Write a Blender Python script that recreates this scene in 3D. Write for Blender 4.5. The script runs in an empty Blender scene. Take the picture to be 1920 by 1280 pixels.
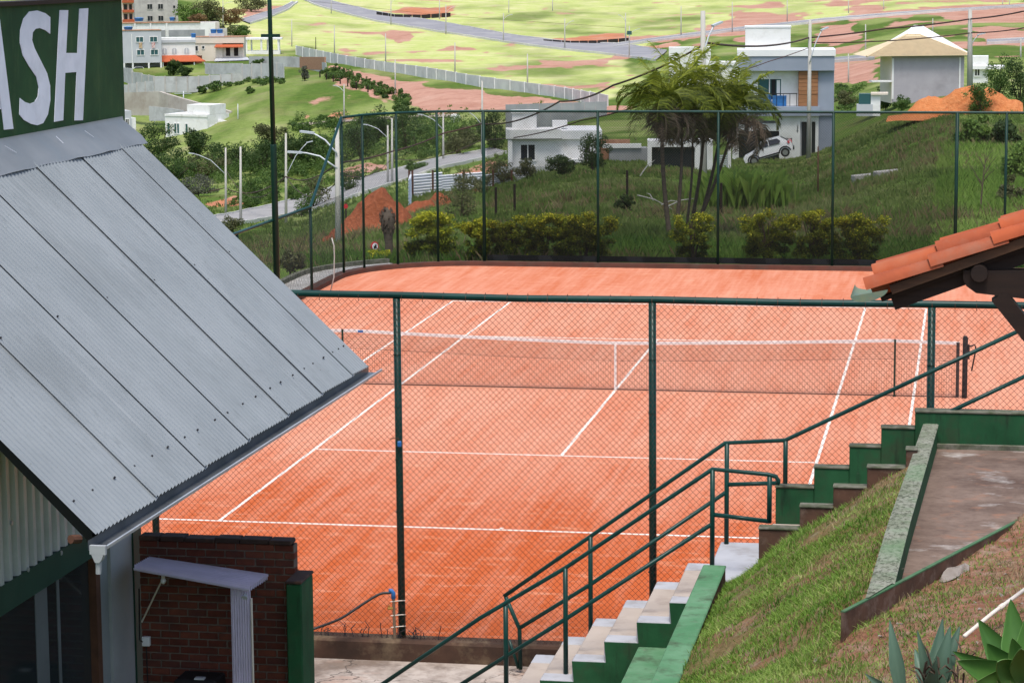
import bpy, math, random
import numpy as np
from mathutils import Vector, Matrix
rad = math.radians
R = random.Random(7)
rng = np.random.default_rng(7)
scene = bpy.context.scene
COL = scene.collection

# ------------------------------------------------------------------ camera
CAM = np.array([6.4939, -46.9089, 8.0369])
YAW, PITCH, ROLL, FPX = -0.1780595, 0.1490507, -0.00760036, 4833.27   # focal length in pixels of a 1920 wide frame
_f = np.array([math.sin(YAW)*math.cos(PITCH), math.cos(YAW)*math.cos(PITCH), -math.sin(PITCH)])
_r0 = np.array([math.cos(YAW), -math.sin(YAW), 0.0]); _u0 = np.cross(_r0, _f)
_r = math.cos(ROLL)*_r0 + math.sin(ROLL)*_u0
_u = -math.sin(ROLL)*_r0 + math.cos(ROLL)*_u0
cam = bpy.data.cameras.new('camera'); co = bpy.data.objects.new('camera', cam); COL.objects.link(co)
cam.sensor_width = 36.0; cam.lens = FPX/1920*36.0; cam.clip_start = 0.5; cam.clip_end = 9000
co.matrix_world = Matrix(((_r[0], _u[0], -_f[0], CAM[0]), (_r[1], _u[1], -_f[1], CAM[1]), (_r[2], _u[2], -_f[2], CAM[2]), (0, 0, 0, 1)))
scene.camera = co
scene.render.resolution_x = 1024; scene.render.resolution_y = 682

# ------------------------------------------------------------------ daylight
SUN_EL, SUN_AZ = 68.0, 170.0        # bright thin cloud: a soft high sun from behind the camera (azimuth clockwise from +Y)
world = bpy.data.worlds.new('World'); scene.world = world; world.use_nodes = True
wn = world.node_tree.nodes; wl = world.node_tree.links
sky = wn.new('ShaderNodeTexSky'); sky.sky_type = 'NISHITA'; sky.sun_disc = False
sky.sun_elevation = rad(SUN_EL); sky.sun_rotation = rad(SUN_AZ); sky.air_density = 1.0; sky.dust_density = 3.0; sky.ozone_density = 1.0
wl.new(sky.outputs[0], wn['Background'].inputs[0]); wn['Background'].inputs[1].default_value = 0.12
sl = bpy.data.lights.new('sun', 'SUN'); so = bpy.data.objects.new('sun', sl); COL.objects.link(so)
sl.energy = 1.5; sl.angle = rad(14); sl.color = (1.0, 0.95, 0.87)
_sd = Vector((math.sin(rad(SUN_AZ))*math.cos(rad(SUN_EL)), math.cos(rad(SUN_AZ))*math.cos(rad(SUN_EL)), math.sin(rad(SUN_EL))))
so.rotation_euler = _sd.to_track_quat('Z', 'Y').to_euler(); so.location = (-60, -60, 80)
vs = scene.view_settings; vs.view_transform = 'Standard'; vs.look = 'None'; vs.exposure = 0.9; vs.gamma = 1.0; vs.use_curve_mapping = False

# ------------------------------------------------------------------ pixel helpers (photo pixels, 1920 x 1280 -> points of the place)
def ray(x, y): return _f + _r*((x-960)/FPX) - _u*((y-640)/FPX)
def T(x, y, dep): return CAM + ray(x, y)*dep
def G(x, y, z=0.0):
    d = ray(x, y); return CAM + d*((z-CAM[2])/d[2])
def V(x, y, Y):
    d = ray(x, y); return CAM + d*((Y-CAM[1])/d[1])
def VX(x, y, X):
    d = ray(x, y); return CAM + d*((X-CAM[0])/d[0])
def depth_of(P): return float(np.dot(np.array(P)-CAM, _f))

# ------------------------------------------------------------------ object helpers
WM = {}
def thing(name, label, cat, loc=(0, 0, 0), rotz=0.0, group=None, kind=None):
    o = bpy.data.objects.new(name, None); COL.objects.link(o)
    o.empty_display_size = 0.2
    o.location = [float(c) for c in loc]; o.rotation_euler = (0, 0, rotz)
    WM[o.name] = Matrix.Translation(Vector([float(c) for c in loc])) @ Matrix.Rotation(rotz, 4, 'Z')
    tag(o, label, cat, group, kind); return o
def tag(o, label=None, cat=None, group=None, kind=None):
    if label: o['label'] = label
    if cat: o['category'] = cat
    if group: o['group'] = group
    if kind: o['kind'] = kind
    return o
def link(name, me, parent=None, mats=None, world=False):
    o = bpy.data.objects.new(name, me); COL.objects.link(o)
    if mats is not None:
        for m in (mats if isinstance(mats, (list, tuple)) else [mats]): me.materials.append(M(m))
    if parent is not None:
        o.parent = parent; WM[o.name] = WM[parent.name]
    else: WM[o.name] = Matrix.Identity(4)
    return o
def copy_tree(o, parent=None):
    c = o.copy(); COL.objects.link(c)
    if parent is not None: c.parent = parent
    for ch in list(o.children): copy_tree(ch, c)
    return c

class MB:
    def __init__(s): s.v = []; s.f = []; s.mi = []; s.cur = 0
    def add(s, vs, fs):
        b = len(s.v); s.v += [tuple(float(c) for c in p) for p in vs]
        for f in fs: s.f.append([b+i for i in f]); s.mi.append(s.cur)
        return s
    def hexa(s, p):   # 8 points: bottom ring 0-3 (ccw), top ring 4-7
        return s.add(p, [(3, 2, 1, 0), (4, 5, 6, 7), (0, 1, 5, 4), (1, 2, 6, 5), (2, 3, 7, 6), (3, 0, 4, 7)])
    def box(s, x0, x1, y0, y1, z0, z1):
        return s.hexa([(x0, y0, z0), (x1, y0, z0), (x1, y1, z0), (x0, y1, z0), (x0, y0, z1), (x1, y0, z1), (x1, y1, z1), (x0, y1, z1)])
    def bbox(s, x0, x1, y0, y1, z0, z1, b=0.02):   # box with chamfered edges
        X = (x0, x1); Y = (y0, y1); Z = (z0, z1); vs = []; idx = {}
        for i in (0, 1):
            for j in (0, 1):
                for k in (0, 1):
                    sx = b if i == 0 else -b; sy = b if j == 0 else -b; sz = b if k == 0 else -b
                    idx[(i, j, k, 0)] = len(vs); vs.append((X[i], Y[j]+sy, Z[k]+sz))
                    idx[(i, j, k, 1)] = len(vs); vs.append((X[i]+sx, Y[j], Z[k]+sz))
                    idx[(i, j, k, 2)] = len(vs); vs.append((X[i]+sx, Y[j]+sy, Z[k]))
        fs = []
        for i in (0, 1):
            fs.append([idx[(i, j, k, 0)] for j, k in ((0, 0), (1, 0), (1, 1), (0, 1))][::1 if i else -1])
            fs.append([idx[(j, i, k, 1)] for j, k in ((0, 0), (1, 0), (1, 1), (0, 1))][::-1 if i else 1])
            fs.append([idx[(j, k, i, 2)] for j, k in ((0, 0), (1, 0), (1, 1), (0, 1))][::1 if i else -1])
            for j in (0, 1):
                fs.append([idx[(i, j, 0, 0)], idx[(i, j, 1, 0)], idx[(i, j, 1, 1)], idx[(i, j, 0, 1)]])
                fs.append([idx[(i, 0, j, 0)], idx[(i, 1, j, 0)], idx[(i, 1, j, 2)], idx[(i, 0, j, 2)]])
                fs.append([idx[(0, i, j, 1)], idx[(1, i, j, 1)], idx[(1, i, j, 2)], idx[(0, i, j, 2)]])
                for k in (0, 1): fs.append([idx[(i, j, k, 0)], idx[(i, j, k, 1)], idx[(i, j, k, 2)]])
        return s.add(vs, fs)
    def beam(s, a, b, w, h, up=(0, 0, 1)):   # rectangular bar from a to b, w across, h along up
        a = np.array(a, float); b = np.array(b, float); d = b-a; d /= np.linalg.norm(d)
        up = np.array(up, float)
        if abs(np.dot(d, up)) > .98: up = np.array([0, 1.0, 0])
        x = np.cross(d, up); x /= np.linalg.norm(x); y = np.cross(x, d)
        x *= w/2; y *= h/2
        return s.hexa([a-x-y, a+x-y, b+x-y, b-x-y, a-x+y, a+x+y, b+x+y, b-x+y])
    def tube(s, pts, r, n=8, cap=True):
        pts = [np.array(p, float) for p in pts]; k = len(pts)
        rs = r if isinstance(r, (list, tuple, np.ndarray)) else [r]*k
        vs = []; ref = None
        for i, p in enumerate(pts):
            d = (pts[min(i+1, k-1)]-pts[max(i-1, 0)]); d = d/(np.linalg.norm(d)+1e-9)
            if ref is None:
                ref = np.array([0, 0, 1.0]) if abs(d[2]) < .9 else np.array([1.0, 0, 0])
            x = np.cross(d, ref); x /= np.linalg.norm(x)+1e-9; y = np.cross(x, d); ref = y
            for j in range(n):
                a = 2*math.pi*j/n; vs.append(p+(x*math.cos(a)+y*math.sin(a))*rs[i])
        fs = []
        for i in range(k-1):
            for j in range(n):
                j2 = (j+1) % n; fs.append((i*n+j2, i*n+j, (i+1)*n+j, (i+1)*n+j2))
        if cap: fs.append(tuple(range(n))); fs.append(tuple((k-1)*n+j for j in reversed(range(n))))
        return s.add(vs, fs)
    def prism(s, poly, y0, y1, axes='xz'):   # polygon extruded along the third axis
        def P(a, b, c):
            return {'xz': (a, c, b), 'xy': (a, b, c), 'yz': (c, a, b)}[axes]
        n = len(poly)
        vs = [P(a, b, y0) for a, b in poly]+[P(a, b, y1) for a, b in poly]
        fs = [tuple(range(n))[::-1], tuple(range(n, 2*n))]+[(i, (i+1) % n, n+(i+1) % n, n+i) for i in range(n)]
        return s.add(vs, fs)
    def sheet(s, rows):   # grid of points rows x cols
        n = len(rows[0]); vs = [p for row in rows for p in row]; fs = []
        for i in range(len(rows)-1):
            for j in range(n-1): fs.append((i*n+j, i*n+j+1, (i+1)*n+j+1, (i+1)*n+j))
        return s.add(vs, fs)
    def build(s, name, m, parent=None, world=False, smooth=False, label=None, sharp=None):
        me = bpy.data.meshes.new(name); vs = s.v
        if world and parent is not None:
            inv = WM[parent.name].inverted(); vs = [tuple(inv @ Vector(p)) for p in vs]
        me.from_pydata(vs, [], s.f); 
        o = link(name, me, parent, m)
        if any(s.mi): me.polygons.foreach_set('material_index', s.mi)
        if smooth:
            me.polygons.foreach_set('use_smooth', [True]*len(s.f))
            if sharp:
                try: me.set_sharp_from_angle(angle=rad(sharp))
                except Exception: pass
        me.update()
        if label: o['label'] = label
        return o
def fix_normals(o):
    import bmesh
    b = bmesh.new(); b.from_mesh(o.data); bmesh.ops.recalc_face_normals(b, faces=b.faces); b.to_mesh(o.data); b.free(); return o
def mesh_np(name, verts, quads, m, parent=None, world=False, tint=None, smooth=False, tri=False):
    verts = np.asarray(verts, np.float64)
    if world and parent is not None:
        inv = np.array(WM[parent.name].inverted()); verts = verts @ inv[:3, :3].T + inv[:3, 3]
    quads = np.asarray(quads, np.int32); k = quads.shape[1]
    me = bpy.data.meshes.new(name); me.vertices.add(len(verts)); me.vertices.foreach_set('co', verts.astype(np.float32).ravel())
    me.loops.add(quads.size); me.loops.foreach_set('vertex_index', quads.ravel())
    me.polygons.add(len(quads)); me.polygons.foreach_set('loop_start', np.arange(0, quads.size, k, dtype=np.int32))
    try: me.polygons.foreach_set('loop_total', np.full(len(quads), k, np.int32))
    except Exception: pass
    if smooth: me.polygons.foreach_set('use_smooth', np.ones(len(quads), bool))
    if tint is not None:
        tint = np.asarray(tint, np.float32)
        if tint.ndim == 1: tint = np.stack([tint, tint, tint, np.ones_like(tint)], 1)
        at = me.color_attributes.new('tint', 'FLOAT_COLOR', 'POINT'); at.data.foreach_set('color', tint.ravel())
    me.update(calc_edges=True); me.validate()
    return link(name, me, parent, m)

# ------------------------------------------------------------------ materials
MATS = {}
def M(m): return MATS[m] if isinstance(m, str) else m
def rgb(c): return (c[0], c[1], c[2], 1.0)
class NT:
    def __init__(s, name):
        s.m = bpy.data.materials.new(name); s.m.use_nodes = True; MATS[name] = s.m
        s.n = s.m.node_tree.nodes; s.l = s.m.node_tree.links; s.b = s.n['Principled BSDF']; s.out = s.n['Material Output']
        s.tc = s.n.new('ShaderNodeTexCoord')
    def node(s, t, **k):
        n = s.n.new(t)
        for a, b in k.items(): setattr(n, a, b)
        return n
    def noise(s, scale, detail=4, rough=.55, stretch=None, coord='Object', dist=0.0):
        n = s.node('ShaderNodeTexNoise'); n.inputs['Scale'].default_value = scale; n.inputs['Detail'].default_value = detail
        n.inputs['Roughness'].default_value = rough; n.inputs['Distortion'].default_value = dist
        src = s.tc.outputs[coord]
        if stretch:
            mp = s.node('ShaderNodeMapping'); mp.inputs['Scale'].default_value = stretch[:3]
            if len(stretch) > 3: mp.inputs['Rotation'].default_value = (0, 0, rad(stretch[3]))
            s.l.new(src, mp.inputs[0]); src = mp.outputs[0]
        s.l.new(src, n.inputs['Vector']); return n.outputs['Fac']
    def ramp(s, fac, lo, hi):
        n = s.node('ShaderNodeMapRange'); n.inputs[1].default_value = lo; n.inputs[2].default_value = hi
        s.l.new(fac, n.inputs[0]); return n.outputs[0]
    def mix(s, fac, a, b, mode='MIX'):
        n = s.node('ShaderNodeMix', data_type='RGBA', blend_type=mode)
        for i, v in ((0, fac), (6, a), (7, b)):
            if isinstance(v, (int, float)): n.inputs[i].default_value = v
            elif isinstance(v, (tuple, list)): n.inputs[i].default_value = rgb(v)
            else: s.l.new(v, n.inputs[i])
        return n.outputs[2]
    def math(s, op, a, b=0.0):
        n = s.node('ShaderNodeMath', operation=op)
        for i, v in ((0, a), (1, b)):
            if isinstance(v, (int, float)): n.inputs[i].default_value = v
            else: s.l.new(v, n.inputs[i])
        return n.outputs[0]
    def color(s, c):
        if isinstance(c, (tuple, list)): s.b.inputs['Base Color'].default_value = rgb(c)
        else: s.l.new(c, s.b.inputs['Base Color'])
    def bump(s, h, strength=.3, dist=.02):
        n = s.node('ShaderNodeBump'); n.inputs['Strength'].default_value = strength; n.inputs['Distance'].default_value = dist
        s.l.new(h, n.inputs['Height']); s.l.new(n.outputs[0], s.b.inputs['Normal'])
    def set(s, rough=.8, metal=0.0, spec=.3, **k):
        s.b.inputs['Roughness'].default_value = rough; s.b.inputs['Metallic'].default_value = metal; s.b.inputs['Specular IOR Level'].default_value = spec
        return s
    def attr(s, name='tint'):
        n = s.node('ShaderNodeVertexColor'); n.layer_name = name; return n
def mat(name, c1, c2=None, scale=4, lo=.35, hi=.65, rough=.8, metal=0.0, spec=.3, bump=0, bscale=None, bdist=.01, c3=None, s3=1.0, stretch=None, detail=5):
    t = NT(name).set(rough, metal, spec)
    if c2 is None: t.color(c1)
    else:
        c = t.mix(t.ramp(t.noise(scale, detail, stretch=stretch), lo, hi), c1, c2)
        if c3 is not None: c = t.mix(t.ramp(t.noise(s3, 6, .65), .5, .72), c, c3)
        t.color(c)
    if bump: t.bump(t.noise(bscale or scale*6, 4), bump, bdist)
    return t.m
def leafmat(name, dark, mid, light, trans=.35, rough=.55):
    t = NT(name).set(rough, 0, .25)
    a = t.attr('tint'); sep = t.node('ShaderNodeSeparateColor'); t.l.new(a.outputs[0], sep.inputs[0])
    c = t.mix(t.ramp(sep.outputs[0], 0, .5), dark, mid); c = t.mix(t.ramp(sep.outputs[0], .5, 1), c, light)
    t.color(c)
    tr = t.node('ShaderNodeBsdfTranslucent'); t.l.new(c, tr.inputs[0])
    mx = t.node('ShaderNodeMixShader'); mx.inputs[0].default_value = trans
    t.l.new(t.b.outputs[0], mx.inputs[1]); t.l.new(tr.outputs[0], mx.inputs[2]); t.l.new(mx.outputs[0], t.out.inputs[0])
    return t.m

mat('green_paint', (.007, .048, .040), (.005, .032, .027), 3, rough=.32, spec=.22, bump=.05)
mat('green_paint_far', (.006, .034, .025), (.004, .024, .018), 3, rough=.45, spec=.2)
mat('wire', (.05, .028, .022), (.11, .05, .032), 2, rough=.7)
mat('wire_far', (.02, .024, .021), (.035, .034, .03), 2, rough=.7)
t = NT('galv').set(.55, .1, .35)
_c = t.mix(t.ramp(t.noise(1.3, 5), .35, .65), (.205, .232, .248), (.24, .268, .285)); _c = t.mix(t.ramp(t.noise(.7, 6, .65), .5, .72), _c, (.175, .198, .21))
_c = t.mix(t.math('MULTIPLY', t.ramp(t.noise(16, 4, .7, stretch=(.25, 1, .25)), .56, .72), .55), _c, (.15, .17, .18)); _c = t.mix(t.math('MULTIPLY', t.ramp(t.noise(2.2, 5, .6, stretch=(.2, 3, .2)), .55, .75), .6), _c, (.275, .30, .315))
_c = t.mix(t.ramp(t.noise(34, 3, .6), .70, .76), _c, (.10, .11, .105)); t.color(_c)
mat('flashing', (.20, .215, .225), (.25, .265, .275), 2.0, rough=.5, metal=.3, spec=.4, c3=(.20, .23, .25), s3=1.5)
mat('brown_wood', (.075, .038, .02), (.045, .024, .014), 3, rough=.75, stretch=(1, 1, 10))
mat('house_lilac', (.36, .345, .375), (.41, .39, .42), .5, rough=.9, spec=.1, c3=(.31, .295, .315), s3=.4)
mat('gable_sheet', (.42, .455, .475), (.49, .525, .545), 1.5, rough=.5, metal=.1, spec=.4, c3=(.33, .36, .375), s3=1.0, stretch=(6, 6, 1))
mat('dark_screw', (.03, .03, .035), rough=.6)
mat('gutter_metal', (.09, .10, .11), (.16, .17, .18), 3, rough=.4, metal=.5)
mat('gutter_rim', (.45, .48, .5), (.35, .38, .4), 3, rough=.4, metal=.4)
mat('beam_green', (.010, .045, .03), (.014, .06, .04), 2, rough=.6, c3=(.02, .05, .035), s3=2)
mat('grey_panel', (.22, .25, .26), (.27, .30, .31), 2, rough=.7)
mat('rust', (.075, .035, .022), (.11, .05, .03), 8, rough=.9)
mat('white_paint', (.78, .79, .80), (.68, .69, .70), 1.2, rough=.7, spec=.2)
mat('sign_white', (.74, .78, .86), (.66, .70, .78), 4, rough=.6, c3=(.60, .64, .7), s3=3)
mat('line_white', (.80, .77, .72), (.74, .66, .58), 6, rough=.9, spec=.1, c3=(.7, .42, .3), s3=9)
mat('net_tape', (.78, .76, .74), (.66, .62, .6), 8, rough=.9)
mat('net_cord', (.035, .03, .03), rough=.9)
mat('black', (.012, .012, .013), rough=.6)
mat('black_rubber', (.012, .013, .014), rough=.45, spec=.5)
mat('blue_plastic', (.03, .16, .42), (.02, .12, .34), 6, rough=.4, spec=.5)
mat('brass', (.5, .3, .08), rough=.4, metal=.8)
mat('old_pipe', (.14, .10, .07), (.2, .14, .09), 12, rough=.7)
mat('concrete', (.34, .33, .31), (.44, .43, .40), 1.5, rough=.9, spec=.1, bump=.15, bscale=25, c3=(.24, .23, .21), s3=1.1)
mat('pole_concrete', (.38, .37, .335), (.45, .44, .40), .8, rough=.9, spec=.1)
mat('lamp_metal', (.55, .58, .62), (.48, .5, .54), 2, rough=.5, metal=.2)
mat('stair_grey', (.41, .42, .45), (.36, .37, .40), 2, rough=.85, spec=.15, c3=(.28, .27, .27), s3=3, bump=.08, bscale=30)
mat('stair_beige', (.43, .37, .32), (.38, .325, .28), 2, rough=.85, spec=.15, c3=(.30, .25, .215), s3=2.5, bump=.08, bscale=30)
t = NT('wall_green').set(.75, 0, .2)
_c = t.mix(t.ramp(t.noise(2.5, 5), .35, .65), (.010, .058, .022), (.018, .09, .036)); _c = t.mix(t.ramp(t.noise(3, 6, .65), .5, .72), _c, (.03, .055, .027))
_c = t.mix(t.math('MULTIPLY', t.ramp(t.noise(9, 6, .7, stretch=(1, 1, .14)), .54, .72), .8), _c, (.014, .022, .014)); _c = t.mix(t.ramp(t.noise(15, 5, .7), .68, .76), _c, (.13, .13, .11)); t.color(_c); t.bump(t.noise(20, 4), .15, .01)
t = NT('wall_green_light').set(.85, 0, .15)
_c = t.mix(t.ramp(t.noise(2.5, 5), .35, .65), (.07, .19, .09), (.12, .25, .14)); _c = t.mix(t.ramp(t.noise(3.3, 6, .68), .5, .7), _c, (.06, .10, .055)); _c = t.mix(t.ramp(t.noise(11, 6, .72), .60, .74), _c, (.17, .18, .14)); t.color(_c); t.bump(t.noise(20, 4), .2, .01)
mat('mossy_top', (.17, .165, .135), (.085, .10, .06), 9, rough=.95, spec=.1, c3=(.055, .055, .04), s3=7, bump=.3, bscale=30)
mat('stained_brown', (.12, .065, .045), (.075, .045, .033), 4, rough=.95, spec=.1, c3=(.17, .12, .095), s3=6, bump=.2, bscale=25)
mat('brick_a', (.14, .040, .026), (.095, .032, .023), 9, rough=.9, spec=.1, bump=.2, bscale=40, c3=(.08, .035, .028), s3=5)
mat('brick_b', (.18, .056, .035), (.12, .042, .03), 9, rough=.9, spec=.1, bump=.2, bscale=40)
mat('brick_c', (.12, .042, .03), (.085, .034, .028), 9, rough=.9, spec=.1, bump=.2, bscale=40)
mat('mortar', (.13, .10, .085), (.19, .15, .12), 12, rough=.95, spec=.05, bump=.2)
mat('tile_clay', (.40, .095, .038), (.33, .075, .032), 5, rough=.85, spec=.15, c3=(.37, .13, .07), s3=3, bump=.1, bscale=40)
mat('tile_clay_worn', (.35, .09, .042), (.28, .072, .036), 6, rough=.9, spec=.1, c3=(.30, .12, .075), s3=4, bump=.12, bscale=40)
mat('dark_wood', (.022, .012, .008), (.014, .008, .006), 3, rough=.7, stretch=(1, 1, 12))
mat('old_gutter', (.11, .18, .15), (.16, .21, .13), 14, rough=.6, c3=(.2, .2, .13), s3=22)
mat('pvc_white', (.72, .66, .58), (.62, .55, .47), 8, rough=.5)
mat('block_wall', (.42, .43, .43), (.50, .51, .51), .5, rough=.95, spec=.1, c3=(.33, .335, .33), s3=.4)
mat('block_wall_dark', (.26, .27, .28), (.33, .34, .35), .6, rough=.95, spec=.1)
mat('precast', (.54, .54, .53), (.62, .62, .60), .7, rough=.95, spec=.1, c3=(.46, .455, .44), s3=.4)
mat('house_white', (.78, .78, .77), (.72, .72, .71), .5, rough=.85, spec=.15, c3=(.60, .59, .56), s3=.8)
mat('house_cream', (.72, .64, .55), (.66, .58, .49), .4, rough=.9, spec=.1)
mat('house_grey', (.44, .46, .49), (.49, .51, .54), .5, rough=.9, spec=.1)
mat('house_blue_grey', (.245, .28, .345), (.28, .315, .385), .6, rough=.85, spec=.15)
mat('house_beige', (.58, .54, .50), (.50, .46, .43), .5, rough=.9, spec=.1, c3=(.40, .37, .35), s3=.5)
mat('raw_concrete', (.42, .40, .38), (.50, .48, .45), .6, rough=.9, spec=.1, c3=(.31, .29, .28), s3=.5)
mat('roof_red', (.46, .12, .055), (.38, .095, .045), 3, rough=.9, spec=.1)
mat('roof_beige', (.66, .54, .36), (.60, .49, .33), 2, rough=.85, spec=.1)
mat('roof_white', (.78, .78, .78), (.70, .71, .72), .6, rough=.7)
mat('window_dark', (.018, .022, .028), rough=.12, spec=.6)
mat('window_teal', (.035, .10, .11), rough=.15, spec=.6)
mat('wood_clad', (.33, .16, .075), (.24, .11, .05), 2.2, rough=.75, stretch=(.4, .4, 3))
mat('timber', (.42, .24, .15), (.34, .18, .11), 3, rough=.9)
mat('black_fabric', (.03, .025, .025), rough=.9)
mat('trunk', (.10, .075, .055), (.06, .045, .035), 5, rough=.95, spec=.1)
mat('palm_trunk', (.11, .09, .07), (.065, .052, .04), 6, rough=.95, spec=.1, stretch=(1, 1, 6))
mat('asphalt', (.23, .23, .245), (.28, .28, .295), .25, rough=.95, spec=.1, c3=(.33, .32, .32), s3=.07)
mat('road_pale', (.27, .265, .26), (.33, .325, .315), .3, rough=.95, spec=.1, c3=(.22, .215, .21), s3=.15)
mat('kerb', (.62, .61, .58), (.54, .53, .5), .5, rough=.9, spec=.1)
mat('cable', (.045, .022, .022), (.09, .04, .035), .6, rough=.7)
mat('car_white', (.78, .79, .80), rough=.2, spec=.6)
mat('tail_red', (.5, .02, .02), rough=.2, spec=.6)
mat('headlight', (.6, .62, .65), rough=.1, spec=.8)
mat('tyre', (.015, .015, .016), rough=.8)
mat('rim', (.4, .41, .42), rough=.3, metal=.7)
mat('sign_red', (.5, .02, .03), rough=.5)
mat('pool_blue', (.05, .18, .55), rough=.1, spec=.6)
mat('cloth_red', (.4, .08, .07), (.75, .72, .7), 2.2, rough=.9)
mat('cloth_brown', (.3, .16, .06), (.6, .5, .35), 2, rough=.9)
mat('corrugated_white', (.72, .74, .78), (.64, .66, .70), 1.5, rough=.5, spec=.3)
mat('grass_lip', (.06, .10, .03), rough=.9)
def soil(name, a, b, c, sc=.7):
    t = NT(name).set(.97, 0, .05)
    n1 = t.noise(sc, 6, .6); n2 = t.noise(sc*7, 5, .6)
    t.color(t.mix(t.ramp(n2, .35, .7), t.mix(t.ramp(n1, .35, .65), a, b), c)); t.bump(n2, .8, .15)
soil('soil_red', (.24, .070, .030), (.17, .050, .024), (.30, .10, .05), .9)
soil('soil_orange', (.48, .17, .06), (.40, .13, .05), (.54, .22, .09), .6)
leafmat('leaf_dark', (.020, .044, .012), (.05, .09, .022), (.11, .165, .045))
leafmat('leaf_mid', (.03, .065, .016), (.08, .145, .03), (.17, .25, .06))
leafmat('leaf_olive', (.05, .058, .022), (.105, .115, .045), (.18, .18, .075))
leafmat('leaf_grey', (.06, .065, .045), (.13, .14, .10), (.24, .25, .19))
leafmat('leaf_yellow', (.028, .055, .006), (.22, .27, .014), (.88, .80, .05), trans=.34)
leafmat('leaf_lime', (.05, .10, .02), (.13, .22, .04), (.26, .36, .07))
leafmat('leaf_autumn', (.10, .07, .03), (.24, .15, .07), (.38, .25, .12))
leafmat('palm_leaf', (.025, .04, .010), (.12, .15, .02), (.36, .40, .045), trans=.4)
leafmat('palm_dead', (.06, .045, .03), (.15, .11, .075), (.28, .22, .16), trans=.15)
leafmat('grass_blade', (.05, .12, .014), (.16, .29, .035), (.42, .47, .16), trans=.38)
leafmat('grass_dry', (.16, .12, .06), (.28, .22, .11), (.42, .35, .2), trans=.3)
leafmat('grass_far', (.06, .105, .022), (.14, .205, .045), (.29, .30, .13), trans=.35)
leafmat('grass_bright', (.10, .18, .03), (.20, .32, .055), (.36, .44, .12), trans=.4)
leafmat('grass_tall', (.05, .11, .018), (.12, .225, .035), (.25, .36, .07), trans=.35)
# ================================================================== terrain
def vnoise(x, y, seed=0):
    xi = np.floor(x).astype(np.int64); yi = np.floor(y).astype(np.int64); xf = x-xi; yf = y-yi
    def h(a, b):
        n = (a*374761393 + b*668265263 + seed*974634533) & 0xffffffff
        n = ((n ^ (n >> 13))*1274126177) & 0xffffffff
        return ((n ^ (n >> 16)) & 0xffff)/65535.0
    sx = xf*xf*(3-2*xf); sy = yf*yf*(3-2*yf)
    return (h(xi, yi)*(1-sx)+h(xi+1, yi)*sx)*(1-sy)+(h(xi, yi+1)*(1-sx)+h(xi+1, yi+1)*sx)*sy
def fbm(x, y, seed=0, o=4):
    t = 0; a = .5
    for i in range(o): t = t+a*vnoise(x*2**i, y*2**i, seed+i); a *= .5
    return t/(1-.5**o)
# distances (m) at which the ground is met, read down a few columns of the view
COLS = {
 -300: [(470, 100), (420, 200), (390, 320), (275, 440), (230, 470), (180, 500), (135, 535), (60, 610), (0, 730), (-60, 1100)],
 250: [(470, 100), (420, 230), (390, 320), (275, 440), (230, 470), (180, 500), (135, 535), (60, 610), (0, 730), (-60, 1100)],
 550: [(502, 68.5), (480, 90), (455, 140), (430, 205), (400, 290), (340, 370), (300, 400), (220, 430), (160, 470), (110, 560), (60, 650), (0, 780), (-60, 1150)],
 700: [(497, 67.5), (470, 85), (440, 115), (400, 165), (370, 230), (340, 310), (300, 370), (220, 425), (170, 455), (130, 510), (80, 620), (30, 720), (0, 790), (-60, 1150)],
 850: [(492, 68), (450, 88), (400, 125), (350, 190), (320, 270), (290, 330), (250, 380), (210, 410), (170, 440), (130, 510), (80, 610), (40, 700), (0, 810), (-60, 1200)],
 1150: [(494, 67.5), (440, 82), (390, 108), (340, 145), (310, 175), (260, 255), (220, 340), (200, 390), (150, 470), (100, 560), (50, 680), (0, 830), (-60, 1250)],
 1450: [(497, 67.5), (440, 83), (400, 103), (350, 145), (305, 190), (270, 220), (220, 300), (180, 380), (140, 450), (100, 530), (50, 650), (0, 810), (-60, 1250)],
 1800: [(500, 67.5), (440, 77), (380, 88), (320, 104), (270, 124), (215, 160), (180, 215), (140, 300), (100, 410), (50, 570), (0, 770), (-60, 1200)],
 2200: [(500, 67.5), (440, 76), (380, 86), (320, 100), (270, 118), (215, 150), (180, 205), (140, 290), (100, 400), (50, 560), (0, 760), (-60, 1200)],
}
_caz = []; _cp = []
_LD = np.linspace(math.log(40), math.log(4000), 400)
for px in sorted(COLS):
    L = []; A = []
    for py, dep in COLS[px]:
        P = T(px, py, dep)-CAM; L.append((math.log(math.hypot(P[0], P[1])), P[2]+CAM[2])); A.append(math.atan2(P[0], P[1]))
    L = [(math.log(40), -.35), (math.log(64.5), -.35)]+L
    dl, zl = L[-1]; L += [(math.log(2200), zl+70), (math.log(4000), zl+150)]
    ls = np.array([a for a, b in L]); zs = np.array([b for a, b in L])
    z = np.interp(_LD, ls, zs); k = np.ones(7)/7; zz = np.convolve(np.pad(z, 3, mode='edge'), k, 'valid')
    w = np.clip((_LD-math.log(72))/.1, 0, 1); z = z*(1-w)+zz*w
    _caz.append(float(np.mean(A))); _cp.append(z)
_caz = np.array(_caz); _cp = np.array(_cp)
def zpol(az, ld):
    az = np.clip(az, _caz[0], _caz[-1]-1e-9); i = np.clip(np.searchsorted(_caz, az, side='right')-1, 0, len(_caz)-2)
    t = (az-_caz[i])/(_caz[i+1]-_caz[i]); t = t*t*(3-2*t)
    g = np.clip((ld-_LD[0])/(_LD[1]-_LD[0]), 0, len(_LD)-1.001); j = g.astype(int); q = g-j
    a = _cp[i, j]*(1-q)+_cp[i, j+1]*q; b = _cp[i+1, j]*(1-q)+_cp[i+1, j+1]*q
    return a*(1-t)+b*t
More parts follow.
